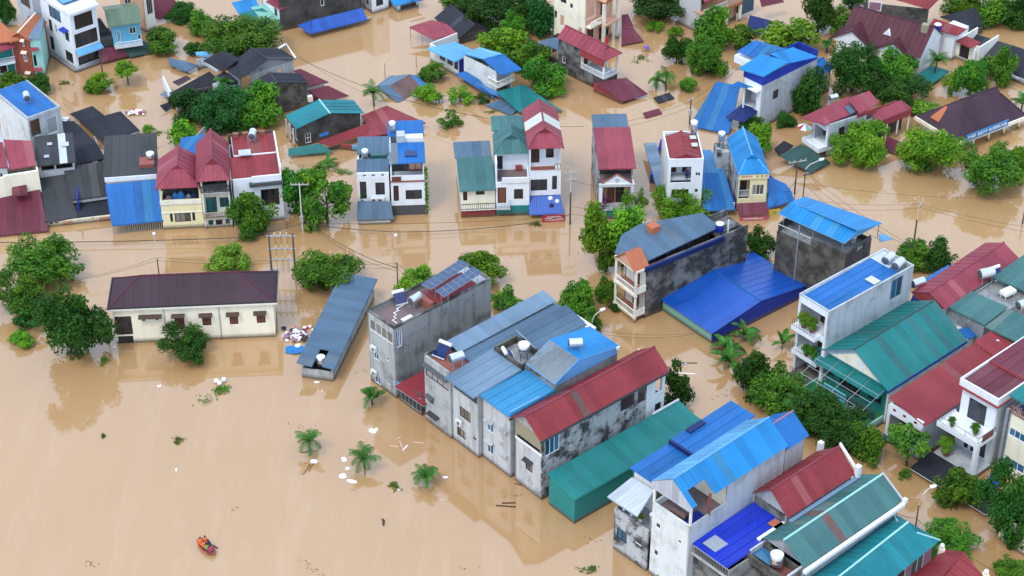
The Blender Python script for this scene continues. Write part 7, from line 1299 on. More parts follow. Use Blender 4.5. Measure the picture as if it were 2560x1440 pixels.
# ================================================================ trees
G = 'trees standing in the flood'
def T(lb, cx, cy, w, h, mat='leaf_mid', kind='broad', **k): return tree(lb, cx, cy, w, h, mat, kind, group=G, **k)
LD, LM, LB, LY, LU = 'leaf_dark', 'leaf_mid', 'leaf_bright', 'leaf_yellow', 'leaf_blue'
TREES = [
 ('dark tree behind the brick house at the left edge', 12, 36, 58, 62, LD, 'dense'), ('bright tree below the brick house, left edge', 30, 208, 80, 46, LM, 'broad'), ('darker tree right of the bright one at the left edge', 96, 214, 60, 52, LD, 'broad'),
 ('low round bush beside a short dark post in open water', 243, 211, 70, 48, LB, 'bush'), ('bright small tree mirrored in pale water near the red awning', 316, 172, 62, 56, LB, 'loose'), ('leafy bank of shrubs beside the dark green awning', 402, 100, 98, 58, LM, 'bush'),
 ('dark round tree right of the maroon awning, top left', 455, 37, 64, 52, LD, 'dense'), ('bright round tree below the dark one, top left', 510, 63, 82, 60, LM, 'broad'), ('small dark tree touching the wide flat tree', 488, 119, 58, 46, LD, 'loose'), ('wide flat topped dark tree above the black roofs', 603, 104, 176, 78, LM, 'dense'),
 ('left tree of the big clump before the black roofs', 470, 272, 100, 84, LU, 'broad'), ('dark middle tree of the big clump before the black roofs', 556, 282, 130, 112, LU, 'dense'), ('mid green right tree of the big clump before the black roofs', 645, 272, 108, 108, LM, 'broad'), ('light green tree at the foot of the big clump', 462, 332, 78, 84, LB, 'loose'),
 ('dense round tree in front of the white and red house', 628, 540, 98, 116, LM, 'dense'), ('left tree by the concrete power pole', 738, 490, 110, 120, LM, 'broad'), ('right tree by the concrete power pole', 815, 508, 122, 142, LM, 'loose'), ('bright crown rising behind the power pole trees', 770, 455, 90, 60, LB, 'broad'),
 ('round bush left of the pale blue annexe', 1078, 183, 68, 50, LM, 'bush'), ('round bush right of the sunken rusty roof', 1071, 236, 74, 40, LB, 'bush'), ('low shrubs in the pale water above the green roof house', 1130, 300, 62, 36, LM, 'loose'), ('torn shrub by the blue low awning', 1150, 240, 60, 38, LB, 'loose'), ('dark shrub beside the blue low awning', 1206, 246, 36, 24, LD, 'loose'),
 ('tree at the top edge left of the dark grove', 1150, 10, 90, 44, LM, 'broad'), ('dark tree filling the grove left of the cream villa', 1215, 30, 130, 96, LD, 'broad'), ('second dark tree of the grove left of the cream villa', 1305, 18, 130, 88, LD, 'broad'), ('lighter tree below the grove, top centre', 1285, 70, 66, 72, LM, 'broad'), ('bluish tree touching the cream villa', 1352, 52, 70, 100, LU, 'broad'),
 ('leafy tree above the blue bent roof', 1258, 114, 112, 76, LB, 'broad'), ('tree between the blue bent roof and the stained annexe', 1322, 146, 96, 86, LM, 'broad'), ('tree at the right end of the hedge by the teal awning', 1350, 196, 104, 92, LM, 'broad'), ('outermost tree of the hedge over open water', 1384, 222, 60, 44, LB, 'loose'),
 ('dark tree at the top edge right of the cream villa', 1640, 12, 140, 66, LD, 'broad'), ('small pale shrub in open water below the dark trees', 1640, 67, 46, 30, LB, 'loose'), ('second pale shrub beside the peeling wall', 1692, 79, 42, 28, LB, 'loose'), ('dark tree left of the bright rounded one', 1692, 132, 66, 72, LD, 'dense'), ('rounded tree right of the dark one', 1766, 146, 88, 96, LM, 'dense'),
 ('tall leafy tree before the orange villa', 1782, 82, 86, 100, LM, 'broad'), ('thin tree right of the tall leafy one', 1845, 92, 90, 76, LM, 'loose'), ('feathery pale tree above the large blue house', 1960, 86, 150, 76, LB, 'loose'), ('tall dark tree at the top edge above the red villa', 2050, 36, 80, 104, LD, 'dense'), ('leafy tree between the tall dark one and the red villa', 2108, 58, 76, 72, LM, 'broad'),
 ('small bush in the pale water left of the big blue awning', 1720, 212, 48, 40, LM, 'bush'), ('tall dark egg shaped tree against the grey house wall', 2016, 240, 86, 116, LD, 'dense'), ('low dark tree at the foot of the grey blue house', 1962, 300, 50, 40, LD, 'dense'), ('large dark tree in front of the red villa', 2134, 184, 118, 134, LD, 'broad'),
 ('mid green tree in front of the villa gables', 2238, 178, 104, 100, LM, 'broad'), ('dark tree between the villa and the red annexe', 2252, 234, 130, 84, LD, 'broad'), ('yellow green tree beside the teal villa awning', 2378, 205, 60, 76, LY, 'loose'), ('bright low tree above the purple roofed hall', 2315, 270, 88, 40, LY, 'loose'), ('mid green tree right of the teal villa awning', 2430, 205, 78, 100, LM, 'broad'), ('tree in front of the long black shed', 2500, 168, 76, 96, LM, 'broad'),
 ('tree at the top edge above the black sheet roof', 2410, 8, 90, 40, LM, 'broad'), ('left of the two big trees in the upper right corner', 2488, 30, 110, 76, LM, 'broad'), ('right of the two big trees in the upper right corner', 2548, 28, 90, 84, LD, 'broad'), ('dark tree by the stained block at the top edge', 2130, 8, 60, 40, LD, 'broad'),
 ('bright bush behind the yellow house', 1900, 352, 82, 92, LB, 'bush'), ('big round tree in front of the grey balcony house', 2152, 368, 122, 116, LB, 'dense'), ('biggest round tree below the purple roofed hall', 2326, 381, 148, 130, LB, 'dense'), ('flowering tree with pale blossoms near the right edge', 2476, 428, 146, 120, LM, 'broad'), ('tree cut by the right edge beside the flowering one', 2550, 408, 70, 76, LB, 'broad'),
 ('round tree below the white cube house', 1702, 512, 126, 82, LB, 'broad'), ('left crown of the street tree by the grey blue roof', 1500, 588, 100, 120, LB, 'broad'), ('right crown of the street tree by the grey blue roof', 1560, 584, 106, 108, LB, 'broad'), ('hanging lower branch crown by the ornate porch', 1518, 652, 46, 54, LM, 'broad'), ('small forked tree left of the white porch house', 1565, 500, 34, 46, LB, 'loose'), ('small forked tree right of the white porch house', 1602, 506, 30, 56, LB, 'loose'),
 ('tree left of the arched street lamp by the row houses', 1444, 756, 86, 96, LM, 'broad'), ('lower tree behind the arched street lamp', 1478, 808, 56, 66, LM, 'broad'), ('bush left of the ornate porch', 1516, 732, 52, 70, LM, 'broad'), ('little bush at the foot of the ornate porch', 1536, 770, 30, 24, LD, 'bush'), ('dark tree between the two black walled houses', 1898, 614, 74, 80, LD, 'broad'),
 ('left tree behind the blue roofed white house', 2284, 640, 82, 76, LM, 'broad'), ('right dark tree behind the blue roofed white house', 2345, 642, 76, 76, LD, 'broad'), ('dark round tree at the edge of the white balcony house', 1892, 938, 104, 122, LD, 'dense'), ('first tree of the hedge below the nursery terrace', 1950, 988, 140, 112, LM, 'broad'), ('second tree of the hedge below the nursery terrace', 2032, 1038, 132, 112, LD, 'broad'), ('third tree of the hedge below the nursery terrace', 2110, 1082, 120, 108, LD, 'broad'), ('last tree of the hedge below the nursery terrace', 2168, 1112, 84, 92, LM, 'broad'),
 ('slender tree in front of the red sloping roof', 2276, 1096, 112, 92, LM, 'loose'), ('low twig of leaves at the slender tree foot', 2260, 1186, 36, 30, LM, 'loose'), ('round tree below the modern white house', 2402, 1222, 106, 106, LM, 'broad'), ('big dark tree at the right edge below the apartments', 2516, 1265, 130, 180, LD, 'broad'), ('dark tree below it touching the right edge', 2552, 1340, 60, 90, LD, 'broad'), ('small tree in the bottom right corner', 2535, 1430, 90, 46, LM, 'broad'), ('wide tree beside the red hipped roof, bottom right', 2376, 1352, 120, 72, LM, 'broad'),
 ('leafy tree clump left of the purple roofed hall', 104, 662, 166, 108, LM, 'broad'), ('lower left tree at the edge below the clump', 46, 742, 120, 110, LM, 'broad'), ('great dark round tree beside the purple roofed hall', 182, 820, 158, 200, LD, 'dense'), ('pale bush at the left edge below the clump', 50, 848, 64, 34, LB, 'bush'), ('dark shrub left of the great round tree', 70, 802, 100, 40, LD, 'loose'), ('yellow green tree behind the purple roofed hall', 566, 650, 94, 78, LY, 'broad'), ('tree with yellowing leaves right of the hall', 815, 682, 152, 112, LM, 'broad'), ('dark bush in front of the cream hall', 464, 862, 114, 98, LD, 'dense'),
 ('bright shrub behind the grey concrete tower', 1040, 704, 94, 62, LB, 'broad'), ('tree behind the solar panels', 1196, 676, 110, 80, LB, 'broad'), ('thin tree at the back corner of the grey tower', 1266, 756, 70, 68, LM, 'loose'), ('dark pointed tree at the end of the red row roof', 1692, 972, 78, 116, LD, 'tall'), ('small shrub beside the red and maroon house, left', 82, 456, 38, 32, LB, 'loose'), ('young papaya like plant behind the charcoal roof', 372, 322, 36, 22, LB, 'loose'), ('plants on the charcoal shop terrace edge', 905, 492, 16, 30, LM, 'loose'), ('pink flowering bush on the white porch balcony', 1508, 506, 26, 34, 'purple_leaf', 'loose'), ('dark leafy tree under the blue houses navy awning', 1880, 318, 60, 36, LD, 'broad'), ('low green bush at the bottom edge by the white tower', 1662, 1436, 40, 22, LB, 'bush')]
HIGH = {'small forked tree left of the white porch house': 3.2, 'small forked tree right of the white porch house': 2.6, 'slender tree in front of the red sloping roof': 3.6, 'bright small tree mirrored in pale water near the red awning': 2.4, 'hanging lower branch crown by the ornate porch': 1.6, 'left crown of the street tree by the grey blue roof': 4.2, 'right crown of the street tree by the grey blue roof': 4.6, 'plants on the charcoal shop terrace edge': 2.6, 'pink flowering bush on the white porch balcony': 2.2, 'bright crown rising behind the power pole trees': 3.6, 'flowering tree with pale blossoms near the right edge': 2.6}
for t_ in TREES: T(*t_, zc=HIGH.get(t_[0]))
# palms and banana plants
palm('small palm in open water left of the row houses', 930, 1012, 1.85, .9, 14, 1.1, 1); palm('small palm nearest the floating sticks', 775, 1128, 1.9, 1.5, 10, 1.3, 2); palm('small palm beside floating white boards', 913, 1172, 1.95, 1.4, 11, 1.3, 3); palm('small palm right of the floating green tuft', 1066, 1212, 1.8, 1.1, 12, 1.2, 4)
palm('lone palm above the red roofs, left of the sunken roof', 936, 266, 1.9, 2.0, 12, 1.4, 5); palm('palm by the red villa gable', 2334, 196, 2.0, 2.8, 12, 1.3, 6); palm('palm cut by the right edge near the purple hall', 2552, 284, 2.0, 1.6, 11, 1.3, 7); palm('thin palm in the pale pool of water', 1664, 226, 1.8, 2.2, 9, 1.6, 8); palm('second thin palm in the pale pool of water', 1640, 222, 1.6, 1.2, 9, 1.6, 9); palm('small topped palm left of the red villa', 2066, 132, 1.2, 1.4, 12, 1.4, 10); palm('drooping palm inside the nursery hedge', 1990, 1052, 1.8, 2.6, 11, 1.6, 11); palm('low palm by the clump before the black roofs', 570, 262, 1.6, 3.4, 9, 1.2, 12)
banana('banana plant against the blue hall wall', 1862, 852, 2.4, 9, 1); banana('banana plant nearest the dark round tree', 1822, 918, 2.4, 9, 2); banana('leafy banana clump between the two others', 1815, 880, 2.2, 10, 3); banana('thin banana plant left of the white balcony house', 1955, 872, 2.0, 5, 4, el=(.8, 1.4)); banana('banana plants by the fallen branches', 822, 418, 1.6, 8, 5); banana('banana leaves beside the cream villa', 1362, 80, 2.2, 8, 6); banana('banana leaves inside the nursery hedge', 1972, 1040, 1.8, 8, 7); banana('small banana plant near the sunken rusty roof', 1098, 256, 1.2, 6, 8)
# floating leaves and wood
DB = [('mat of green leaves caught with white boxes', 556, 972, 70, 44, 240), ('small floating tuft of weeds left of the sticks', 450, 1102, 54, 28, 110), ('tiny floating weed in the open water', 258, 1090, 16, 16, 40), ('sprigs drifting below the great round tree', 258, 906, 44, 50, 110), ('green tuft with white bag', 988, 1216, 42, 30, 160), ('drift weed by the green terrace house', 1340, 560, 40, 26, 110), ('fallen branches by the white tank house', 855, 430, 70, 30, 170), ('water weeds by the short dark awning', 1230, 282, 46, 12, 60), ('scattered leaves on the pale pool', 1600, 148, 70, 24, 130), ('leaf litter on brown water below the leaf mat', 520, 1000, 110, 40, 60), ('broken branches left of the low bush', 165, 208, 60, 14, 90), ('drifting twigs by the bottom edge', 1478, 1425, 70, 24, 120), ('weed line near the charcoal roof', 400, 332, 44, 16, 80)]
for k, (lb, x, y, w, h, n) in enumerate(DB): debris(lb, x, y, w, h, n, 'debris_leaf' if k % 3 else 'leaf_mid', seed=k, ls=.16, hgt=.3)

# ================================================================ poles, lamps, cables
pc, Pc, hc = pole('tall concrete power pole with a crossarm among the trees', (757, 580), (751, 458), .11, [(.97, 2.2, 0)], 'polewhite', box=.3)
hf = []
for lb, bs, tp in (('left pole of the twin pole transformer frame', (680, 688), (672, 584)), ('right pole of the twin pole transformer frame', (739, 688), (729, 583))): hf.append(pole(lb, bs, tp, .14, mat='pole', group='transformer frame poles'))
(h1, Q1, ha), (h2, Q2, hb_) = hf; dv = Q2 - Q1; an = math.atan2(dv.y, dv.x)
fr = empty('transformer_frame', Q1, an); tag(fr, 'steel crossbars and insulators hung between the twin poles', 'transformer frame'); Lf = dv.length
for z_ in (ha - .35, ha - 2.1, ha - 3.6): MB().box(-.3, -.08, z_ - .07, Lf + .3, .08, z_ + .07).obj('crossbar', 'galv', fr)
for k in range(3):
    x = Lf * (.25 + .25 * k)
    for z_ in (ha - .28, ha - 2.03, ha - 3.53): MB().lathe([(.06, 0), (.13, .1), (.07, .2), (.13, .3), (.05, .45)], (x, 0, z_), 8).obj('insulator', 'porcelain', fr)
    MB().tube([(x, 0, ha - .3), (x, .1, ha - 2.0), (x, 0, ha - 3.6), (x, 0, ha - 5.2)], .02, 4).obj('lead', 'cable', fr)
MB().box(-.5, -.4, ha - 6.2, .6, .5, ha - 5.2).obj('transformer_box', 'tarpgrey', fr)
l1 = lamp('globe topped street lamp behind the purple roofed hall', (398, 690), (386, 586), 0, globe=True, mid=.42); l2 = lamp('globe topped street lamp in open water left of the solar tower', (995, 726), (990, 590), 0, globe=True, mid=.52)
p5 = pole('thin power pole with two crossarms right of the red banner', (1425, 561), (1427, 426), .12, [(.95, 1.8, .2), (.82, 1.4, .2)], 'pole', upper=.6)
p6 = pole('dark power pole at the tip of the big blue awning', (1724, 309), (1729, 249), .13, [(.97, .9, .5)], box=.5); p7 = pole('leaning twin power pole left of the arched lamp', (1986, 486), (1994, 402), .12, [(.97, 2.4, .3)]); p8 = lamp('long armed street lamp beside the twin power pole', (2007, 497), (2014, 422), .45, 1.9, mid=.97, up=.7)
p9 = pole('steel topped power pole in the wide water on the right', (2283, 618), (2299, 506), .12, [(.98, 1.0, 2.0)], 'pole', upper=.62); p10 = pole('dark power pole touching the right edge', (2556, 560), (2562, 520), .12); p11 = lamp('street lamp with a slanted arm near the bottom right', (2288, 1322), (2298, 1262), .35, 1.0, mid=.98, up=1.9); p12 = lamp('arched street lamp behind the row houses', (1479, 850), (1482, 802), .6, 1.1, mid=.6, up=.9)
p13 = pole('short dark post in the water beside the low bush', (258, 197), (255, 160), .13); p14 = pole('thin post standing in the pale water near the sunken roof', (963, 196), (961, 158), .05); p15 = pole('thin post near the round bush, upper centre', (1041, 168), (1040, 136), .05)
tp = lambda p, f=1.0: p[1] + Vector((0, 0, p[2] * f))
tc = Pc + Vector((0, 0, hc * .95)); mc = Pc + Vector((0, 0, hc * .18)); mm_ = Pc + Vector((0, 0, hc * .3))
CB = [('upper cable from the hall lamp to the transformer frame', tp(l1, .45), Q1 + Vector((0, 0, ha * .35)), .2, .02), ('lower cable from the hall lamp to the transformer frame', tp(l1, .38), Q1 + Vector((0, 0, ha * .28)), .25, .02), ('upper cable from the frame to the open water lamp', Q2 + Vector((0, 0, hb_ * .35)), tp(l2, .5), .3, .02), ('lower cable from the frame to the open water lamp', Q2 + Vector((0, 0, hb_ * .28)), tp(l2, .42), .3, .02),
 ('thick cable sweeping from the concrete pole to the open water lamp', mm_, tp(l2, .42), .9, .045), ('second sweeping cable beside the thick one', mm_, tp(l2, .36), 1.2, .025), ('thick street cable left of the concrete pole', at(-40, 606, .8), at(600, 594, .8), .2, .06), ('thick street cable rising to the concrete pole', at(600, 594, .8), mc, .15, .05), ('thick street cable right of the concrete pole', mc, at(1000, 580, .7), .2, .05), ('thick street cable before the green roofs', at(1000, 580, .7), at(1300, 561, .8), .25, .05), ('thick street cable reaching the thin pole', at(1300, 561, .8), tp(p5, .18), .1, .045), ('thinner cable over the street before the green roofs', mc, at(1320, 548, 1.0), .3, .025),
 ('cable left of the hall lamp, upper', at(180, 700, 1.2), tp(l1, .45), .3, .02), ('cable left of the hall lamp, lower', at(160, 706, 1.0), tp(l1, .38), .3, .02), ('cable from the open water lamp to the solar tower trees', tp(l2, .5), at(1075, 715, 2.5), .3, .025), ('second cable from the open water lamp to the trees', tp(l2, .42), at(1070, 722, 2.2), .3, .025), ('upper wire from the thin pole to the white porch house', tp(p5, .35), at(1490, 520, 2), .2, .02), ('lower wire from the thin pole to the white porch house', tp(p5, .2), at(1493, 535, 1), .2, .02), ('high wire from the thin pole towards the yellow house', tp(p5, .82), at(1660, 488, 3), .4, .02), ('cable before the white cube and yellow houses', at(1660, 532, 1.0), at(1925, 519, 1.2), .2, .03), ('cable from the yellow house to the twin pole', at(1925, 519, 1.2), tp(p7, .4), .3, .03),
 ('first cable from the twin pole over the wide water', tp(p7, .9), at(2330, 640, 4), .9, .025), ('second cable from the twin pole over the wide water', tp(p8, .7), at(2300, 628, 4), .9, .025), ('third cable from the twin pole over the wide water', tp(p8, .5), at(2200, 600, 3), .6, .025), ('upper wire from the steel topped pole to the right edge', tp(p9, .97), at(2600, 572, 4.6), .3, .02), ('lower wire from the steel topped pole to the right edge', tp(p9, .9), at(2600, 585, 4.2), .3, .02), ('upper wire from the steel topped pole to the left', tp(p9, .97), at(2060, 505, 4), .3, .02), ('lower wire from the steel topped pole to the left', tp(p9, .88), at(2090, 521, 4), .3, .02), ('long wire crossing the wide water on the right', at(2040, 462, 2), at(2600, 492, 3), .8, .018),
 ('cable from the dark pole to the row houses on its left, upper', tp(p6, .95), at(1530, 310, 3), .4, .02), ('cable from the dark pole to the row houses on its left, lower', tp(p6, .7), at(1540, 320, 2), .4, .02), ('cable from the dark pole past the blue awning', tp(p6, .95), at(1850, 150, 4), .5, .025), ('second cable from the dark pole past the blue awning', tp(p6, .7), at(1848, 165, 3), .5, .02), ('cable from the dark pole down over the blue awning', tp(p6, .9), at(1800, 330, 4), .3, .02), ('long thick cable across the pale water, upper left', at(735, 140, 3.6), at(1200, 292, 3), 1.2, .04), ('long thin cable beside the thick one, upper left', at(735, 130, 3.6), at(950, 245, 2.5), .8, .02), ('continuing thick cable behind the green roofs', at(1200, 292, 3), at(1460, 316, 3), .5, .03), ('thin cable over the pale water at the top left', at(455, -10, 4), at(610, 66, 2.4), .8, .02), ('cable from the slanted arm lamp to the teal roofs', tp(p11, .45), at(2240, 1282, 2.2), .2, .03), ('cable from the slanted arm lamp to the wide tree', tp(p11, .42), at(2345, 1332, 1.5), .2, .035), ('upper wire from the arched lamp to the blue hall', tp(p12, .55), at(1745, 832, 1.2), .5, .02), ('lower wire from the arched lamp to the blue hall', tp(p12, .4), at(1735, 836, 1.0), .6, .02), ('dark cable by the pointed tree, lower', at(1720, 1022, 2.0), at(1775, 1062, 1.4), .2, .04), ('cable at the bottom right past the ball topped post', at(2440, 1400, .9), at(2520, 1445, .8), .1, .035)]
for lb, A_, B_, sg_, r_ in CB: cable(lb, A_, B_, sg_, r_)

# ================================================================ floating things
def board(lb, px, py, w, l, ang, mat='foam', name='floating_board', th=.06, cat='board', group='floating boards'):
    r = random.Random(int(px * 7 + py)); P = at(px, py, 0); n = 7; pts = []
    for k in range(n):
        a = 2 * math.pi * k / n; pts.append((max(-w/2, min(w/2, w * .62 * math.cos(a) * r.uniform(.8, 1.2))), max(-l/2, min(l/2, l * .62 * math.sin(a) * r.uniform(.8, 1.2))), .01))
    o = MB().prism(pts, (0, 0, th)).obj(name, mat); o.location = P; o.rotation_euler = (r.uniform(-.04, .04), r.uniform(-.04, .04), ang); tag(o, lb, cat, group); return o
BO = [('white foam board left of the small palm, top', 860, 1149, .5, .75, .4), ('small white foam scrap below the top board', 869, 1172, .45, .45, 1), ('square white foam board left of the small palm', 857, 1191, .75, .75, .2), ('long white foam board lowest of the group', 880, 1204, .45, 1.1, 1.3), ('white foam sheet tangled with sticks', 785, 1154, .6, .8, 1.2), ('white board near the palm by the row houses', 931, 1078, .6, .9, .8), ('pink tinted board end beside that white board', 941, 1074, .35, .5, .5), ('small white float below the blue grey shed', 792, 956, .25, .6, 1.5), ('small white float left of the leaf mat', 398, 966, .3, .5, 2.1), ('thin white float in the open brown water', 441, 1175, .2, .55, .1), ('white scrap right of the small palm', 1113, 1194, .3, .55, 1.5), ('white bag on the green tuft', 998, 1225, .3, .3, .3), ('small white scrap by the great round tree', 286, 868, .35, .3, .3)]
for bo in BO: board(*bo)
for k, (px, py, a, L_, m_) in enumerate(((985, 1116, 1.3, 1.0, 'plankpink'), (1003, 1112, .3, 1.3, 'plankpink'), (1013, 1120, -.5, .9, 'foam'), (1047, 1107, 1.4, 1.1, 'plankpink'), (997, 1096, -.7, .6, 'plankpink'), (906, 1102, 1.2, .6, 'plankpink'), (1265, 1266, 1.45, 2.0, 'darkwood'), (1272, 1258, 1.6, 1.4, 'darkwood'), (1298, 1212, 1.2, .9, 'wood'), (1105, 1250, 1.3, .9, 'plankpink'), (1715, 934, 1.45, 2.0, 'foam'), (1700, 912, 1.8, 1.6, 'polewhite'), (1722, 908, 1.6, 1.9, 'paleblue_wall'))):
    o = MB().box(-.07, -L_ / 2, .0, .07, L_ / 2, .06).obj('floating_plank', m_); o.location = at(px, py, 0); o.rotation_euler = (0, 0, a); tag(o, ['left pink plank of the scattered planks', 'pink plank crossing the other scattered ones', 'white tipped plank among the pink ones', 'separate pink plank on the right', 'short upper pink plank', 'faint pink plank on the left', 'long dark stick below the green shed front', 'second dark stick above the long one', 'brown stick by the row house corner', 'pink plank below the green tuft', 'broad white beam near the pointed tree', 'grey pole beside the broad white beam', 'pale blue pole beside the broad white beam'][k], 'plank', 'floating planks')
for k, (px, py) in enumerate(((541, 955), (549, 961), (560, 952))): o = MB().lathe([(.15, 0), (.26, .08), (.26, .3), (.16, .4)], n=8).obj('foam_box', 'foam'); o.location = at(px, py, .1); tag(o, ('left', 'middle', 'right')[k] + ' white foam box on the mat of leaves', 'box', 'white foam boxes')
mb = MB(); mb.tube([(-.05, .45, .06), (.08, .15, .1), (-.02, -.2, .1), (.04, -.45, .06)], .12, 7, .09); o = mb.obj('floating_log', 'darkwood'); o.location = at(958, 1307, 0); o.rotation_euler = (0, 0, .1); tag(o, 'short black log floating alone in brown water', 'log')
for lb, pts in (('thin broken branch below the upright sticks', ((775, 1160), (768, 1172), (757, 1186))), ('second thin broken branch beside the first', ((785, 1158), (776, 1168), (772, 1180))), ('flat dark stick under the left small palm', ((752, 1131), (775, 1128), (796, 1125)))): o = MB().tube([at(x, y, .06) for x, y in pts], .05, 5, .02).obj('floating_branch', 'bark'); tag(o, lb, 'branch')
for lb, px, py, w_, l_, an, m_ in (('black roof panel drifting alone in the pale water', 1660, 247, 2.6, 1.3, .55, 'black'), ('maroon roof panel drifting near the dark pole', 1631, 285, 2.5, 1.0, .5, 'maroon')):
    rt = empty('drifting_roof', at(px, py, .12), an); tag(rt, lb, 'roof panel'); sheets(rt, [(-w_ / 2, -l_ / 2, 0), (w_ / 2, -l_ / 2, 0), (w_ / 2, l_ / 2, .25), (-w_ / 2, l_ / 2, .25)], m_, .5)
# heaps of washed-up clothes and a blue tarpaulin
def heap(lb, px, py, wpx, hpx, n, cols, seed):
    r = random.Random(seed); c = at(px, py, 0); rt = empty('clothes_heap', c); tag(rt, lb, 'clothes'); ex = wpx / 21 / 2; ey = hpx / 12.5 / 2
    for k in range(n):
        x, y = r.gauss(0, .42) * ex, r.gauss(0, .42) * ey; m_ = r.choice(cols); s_ = r.uniform(.18, .42); mb = MB(); pts = [(x + math.cos(a) * s_ * r.uniform(.6, 1.3), y + math.sin(a) * s_ * r.uniform(.5, 1.2), .05 + .3 * r.random() * math.exp(-(x / ex) ** 2 - (y / ey) ** 2)) for a in [i * math.pi / 3 for i in range(6)]]
        mb.prism(pts, (0, 0, .1)).obj('garment', m_, rt)
heap('heap of multicoloured clothes floating beside the blue grey shed', 748, 838, 80, 40, 70, ['foam', 'foam', 'navycloth', 'mauve', 'darkwood', 'khaki', 'whitepaint', 'pinkcloth', 'blackpaint'], 3); heap('heap of pale pink clothes beside the long black roof', 340, 283, 62, 16, 26, ['foam', 'mauve', 'foam', 'pinkcloth', 'whitepaint'], 4); heap('little pile of clothes on the water beside the grey terrace', 163, 301, 22, 10, 8, ['foam', 'whitepaint'], 6)
mb = MB(); r = random.Random(8); n = 8
for i in range(n):
    for j in range(5): mb.v.append(((i - 3.5) * .32 + r.gauss(0, .05), (j - 2) * .42 * (1 - abs(i - 3.5) / 9), .06 + .12 * r.random()))
for i in range(n - 1):
    for j in range(4): mb.f.append((i * 5 + j, (i + 1) * 5 + j, (i + 1) * 5 + j + 1, i * 5 + j + 1))
o = mb.obj('tarpaulin', 'bluetarp'); o.location = at(738, 876, 0); tag(o, 'crumpled bright blue tarpaulin floating below the clothes heap', 'tarpaulin')
o = MB().lathe([(.08, 0), (.35, .1), (.3, .3), (.12, .45)], n=9).obj('cloth_bundle', 'purplecloth'); o.location = at(1616, 122, .4); o.scale = (1.2, 1, 1.2); tag(o, 'violet cloth bundle caught on branches in the pale pool', 'cloth')
mb = MB(); mb.tube([(0, 0, 0), (.5, .2, 1.0), (.9, .3, 1.9)], .12, 6, .05).obj('tilted_pole', 'pole')['label'] = 'x'
bpy.data.objects.remove(bpy.data.objects['tilted_pole'])

# ================================================================ people and the boat
def person(lb, loc, ang, top, vest=None, legs='navycloth', pose='sit', sc=1.0):
    """one skinned body; sitting or standing"""
    me = bpy.data.meshes.new('person')
    hip = .28 if pose == 'sit' else .9
    J = {'pelvis': (0, 0, hip), 'chest': (.02, 0, hip + .38), 'neck': (.03, 0, hip + .52), 'head': (.06, 0, hip + .68), 'crown': (.06, 0, hip + .78)}
    ed = [('pelvis', 'chest'), ('chest', 'neck'), ('neck', 'head'), ('head', 'crown')]; rd = dict(pelvis=.15, chest=.17, neck=.06, head=.095, crown=.07)
    for s, y in (('l', .19), ('r', -.19)):
        J['sh' + s] = (.02, y, hip + .42); J['el' + s] = (.14, y * 1.25, hip + .16); J['wr' + s] = (.34, y * .8, hip + .12); J['hd' + s] = (.42, y * .75, hip + .12)
        ed += [('chest', 'sh' + s), ('sh' + s, 'el' + s), ('el' + s, 'wr' + s), ('wr' + s, 'hd' + s)]; rd.update({'sh' + s: .075, 'el' + s: .05, 'wr' + s: .035, 'hd' + s: .045})
        if pose == 'sit': J['kn' + s] = (.42, y * .7, hip + .1); J['ft' + s] = (.44, y * .7, .05); J['to' + s] = (.56, y * .7, .04)
        else: J['kn' + s] = (.03, y * .6, .48); J['ft' + s] = (0, y * .6, .06); J['to' + s] = (.16, y * .6, .04)
        ed += [('pelvis', 'kn' + s), ('kn' + s, 'ft' + s), ('ft' + s, 'to' + s)]; rd.update({'kn' + s: .07, 'ft' + s: .05, 'to' + s: .04})
    ks = list(J); me.from_pydata([J[k] for k in ks], [(ks.index(a), ks.index(b_)) for a, b_ in ed], []); me.materials.append(mt(top))
    o = bpy.data.objects.new('person', me); COL.objects.link(o); o.location = loc; o.rotation_euler = (0, 0, ang); o.scale = (sc, sc, sc); tag(o, lb, 'person')
    md = o.modifiers.new('skin', 'SKIN'); sk = me.skin_vertices[0].data if me.skin_vertices else None
    if sk is None:
        bm = bmesh.new(); bm.from_mesh(me); bm.verts.layers.skin.verify(); bm.to_mesh(me); bm.free(); sk = me.skin_vertices[0].data
    for i, k in enumerate(ks): sk[i].radius = (rd[k], rd[k]); sk[i].use_root = (k == 'pelvis')
    o.modifiers.new('smooth', 'SUBSURF').render_levels = 1
    hh = J['head'][2]; MB().lathe([(.03, -.11), (.085, -.06), (.1, .0), (.09, .07), (.05, .115)], (.062, 0, hh), 10).obj('face', 'skin', o, True)
    MB().lathe([(.105, .0), (.108, .06), (.08, .13), (.02, .15)], (.045, 0, hh), 10).obj('hair', 'hair', o, True)
    if vest: MB().lathe([(.19, 0), (.21, .15), (.22, .34), (.15, .44)], (.02, 0, hip + .04), 10).obj('life_vest', vest, o, True)
    MB().tube([(0, .1, hip - .02), (J['knl'][0], .12, J['knl'][2])], .1, 7, .085).obj('trousers', legs, o)
    return o
P0, P1 = at(499, 1354, 0), at(536, 1391, 0); dv = P1 - P0; Lb = dv.length; an = math.atan2(dv.y, dv.x); mid = (P0 + P1) / 2
bt = empty('rowing_boat', mid, an); tag(bt, 'narrow wooden rescue boat carrying people in the brown water', 'boat'); hl = MB(); N = 13; S = 7
sc_b = Lb / 2.6
for i in range(N):
    f = i / (N - 1); x = (f - .5) * Lb; wdt = .52 * sc_b * max(.04, math.sin(math.pi * min(.985, max(.03, f * .9 + .07)))) ** .55; sh_ = .12 * (2 * f - 1) ** 2
    for k in range(S): a = -math.pi / 2 + math.pi * k / (S - 1); hl.v.append((x, wdt * math.sin(a), .3 + sh_ - .36 * math.cos(a) * (.5 + .5 * math.sin(math.pi * max(.05, f)))))
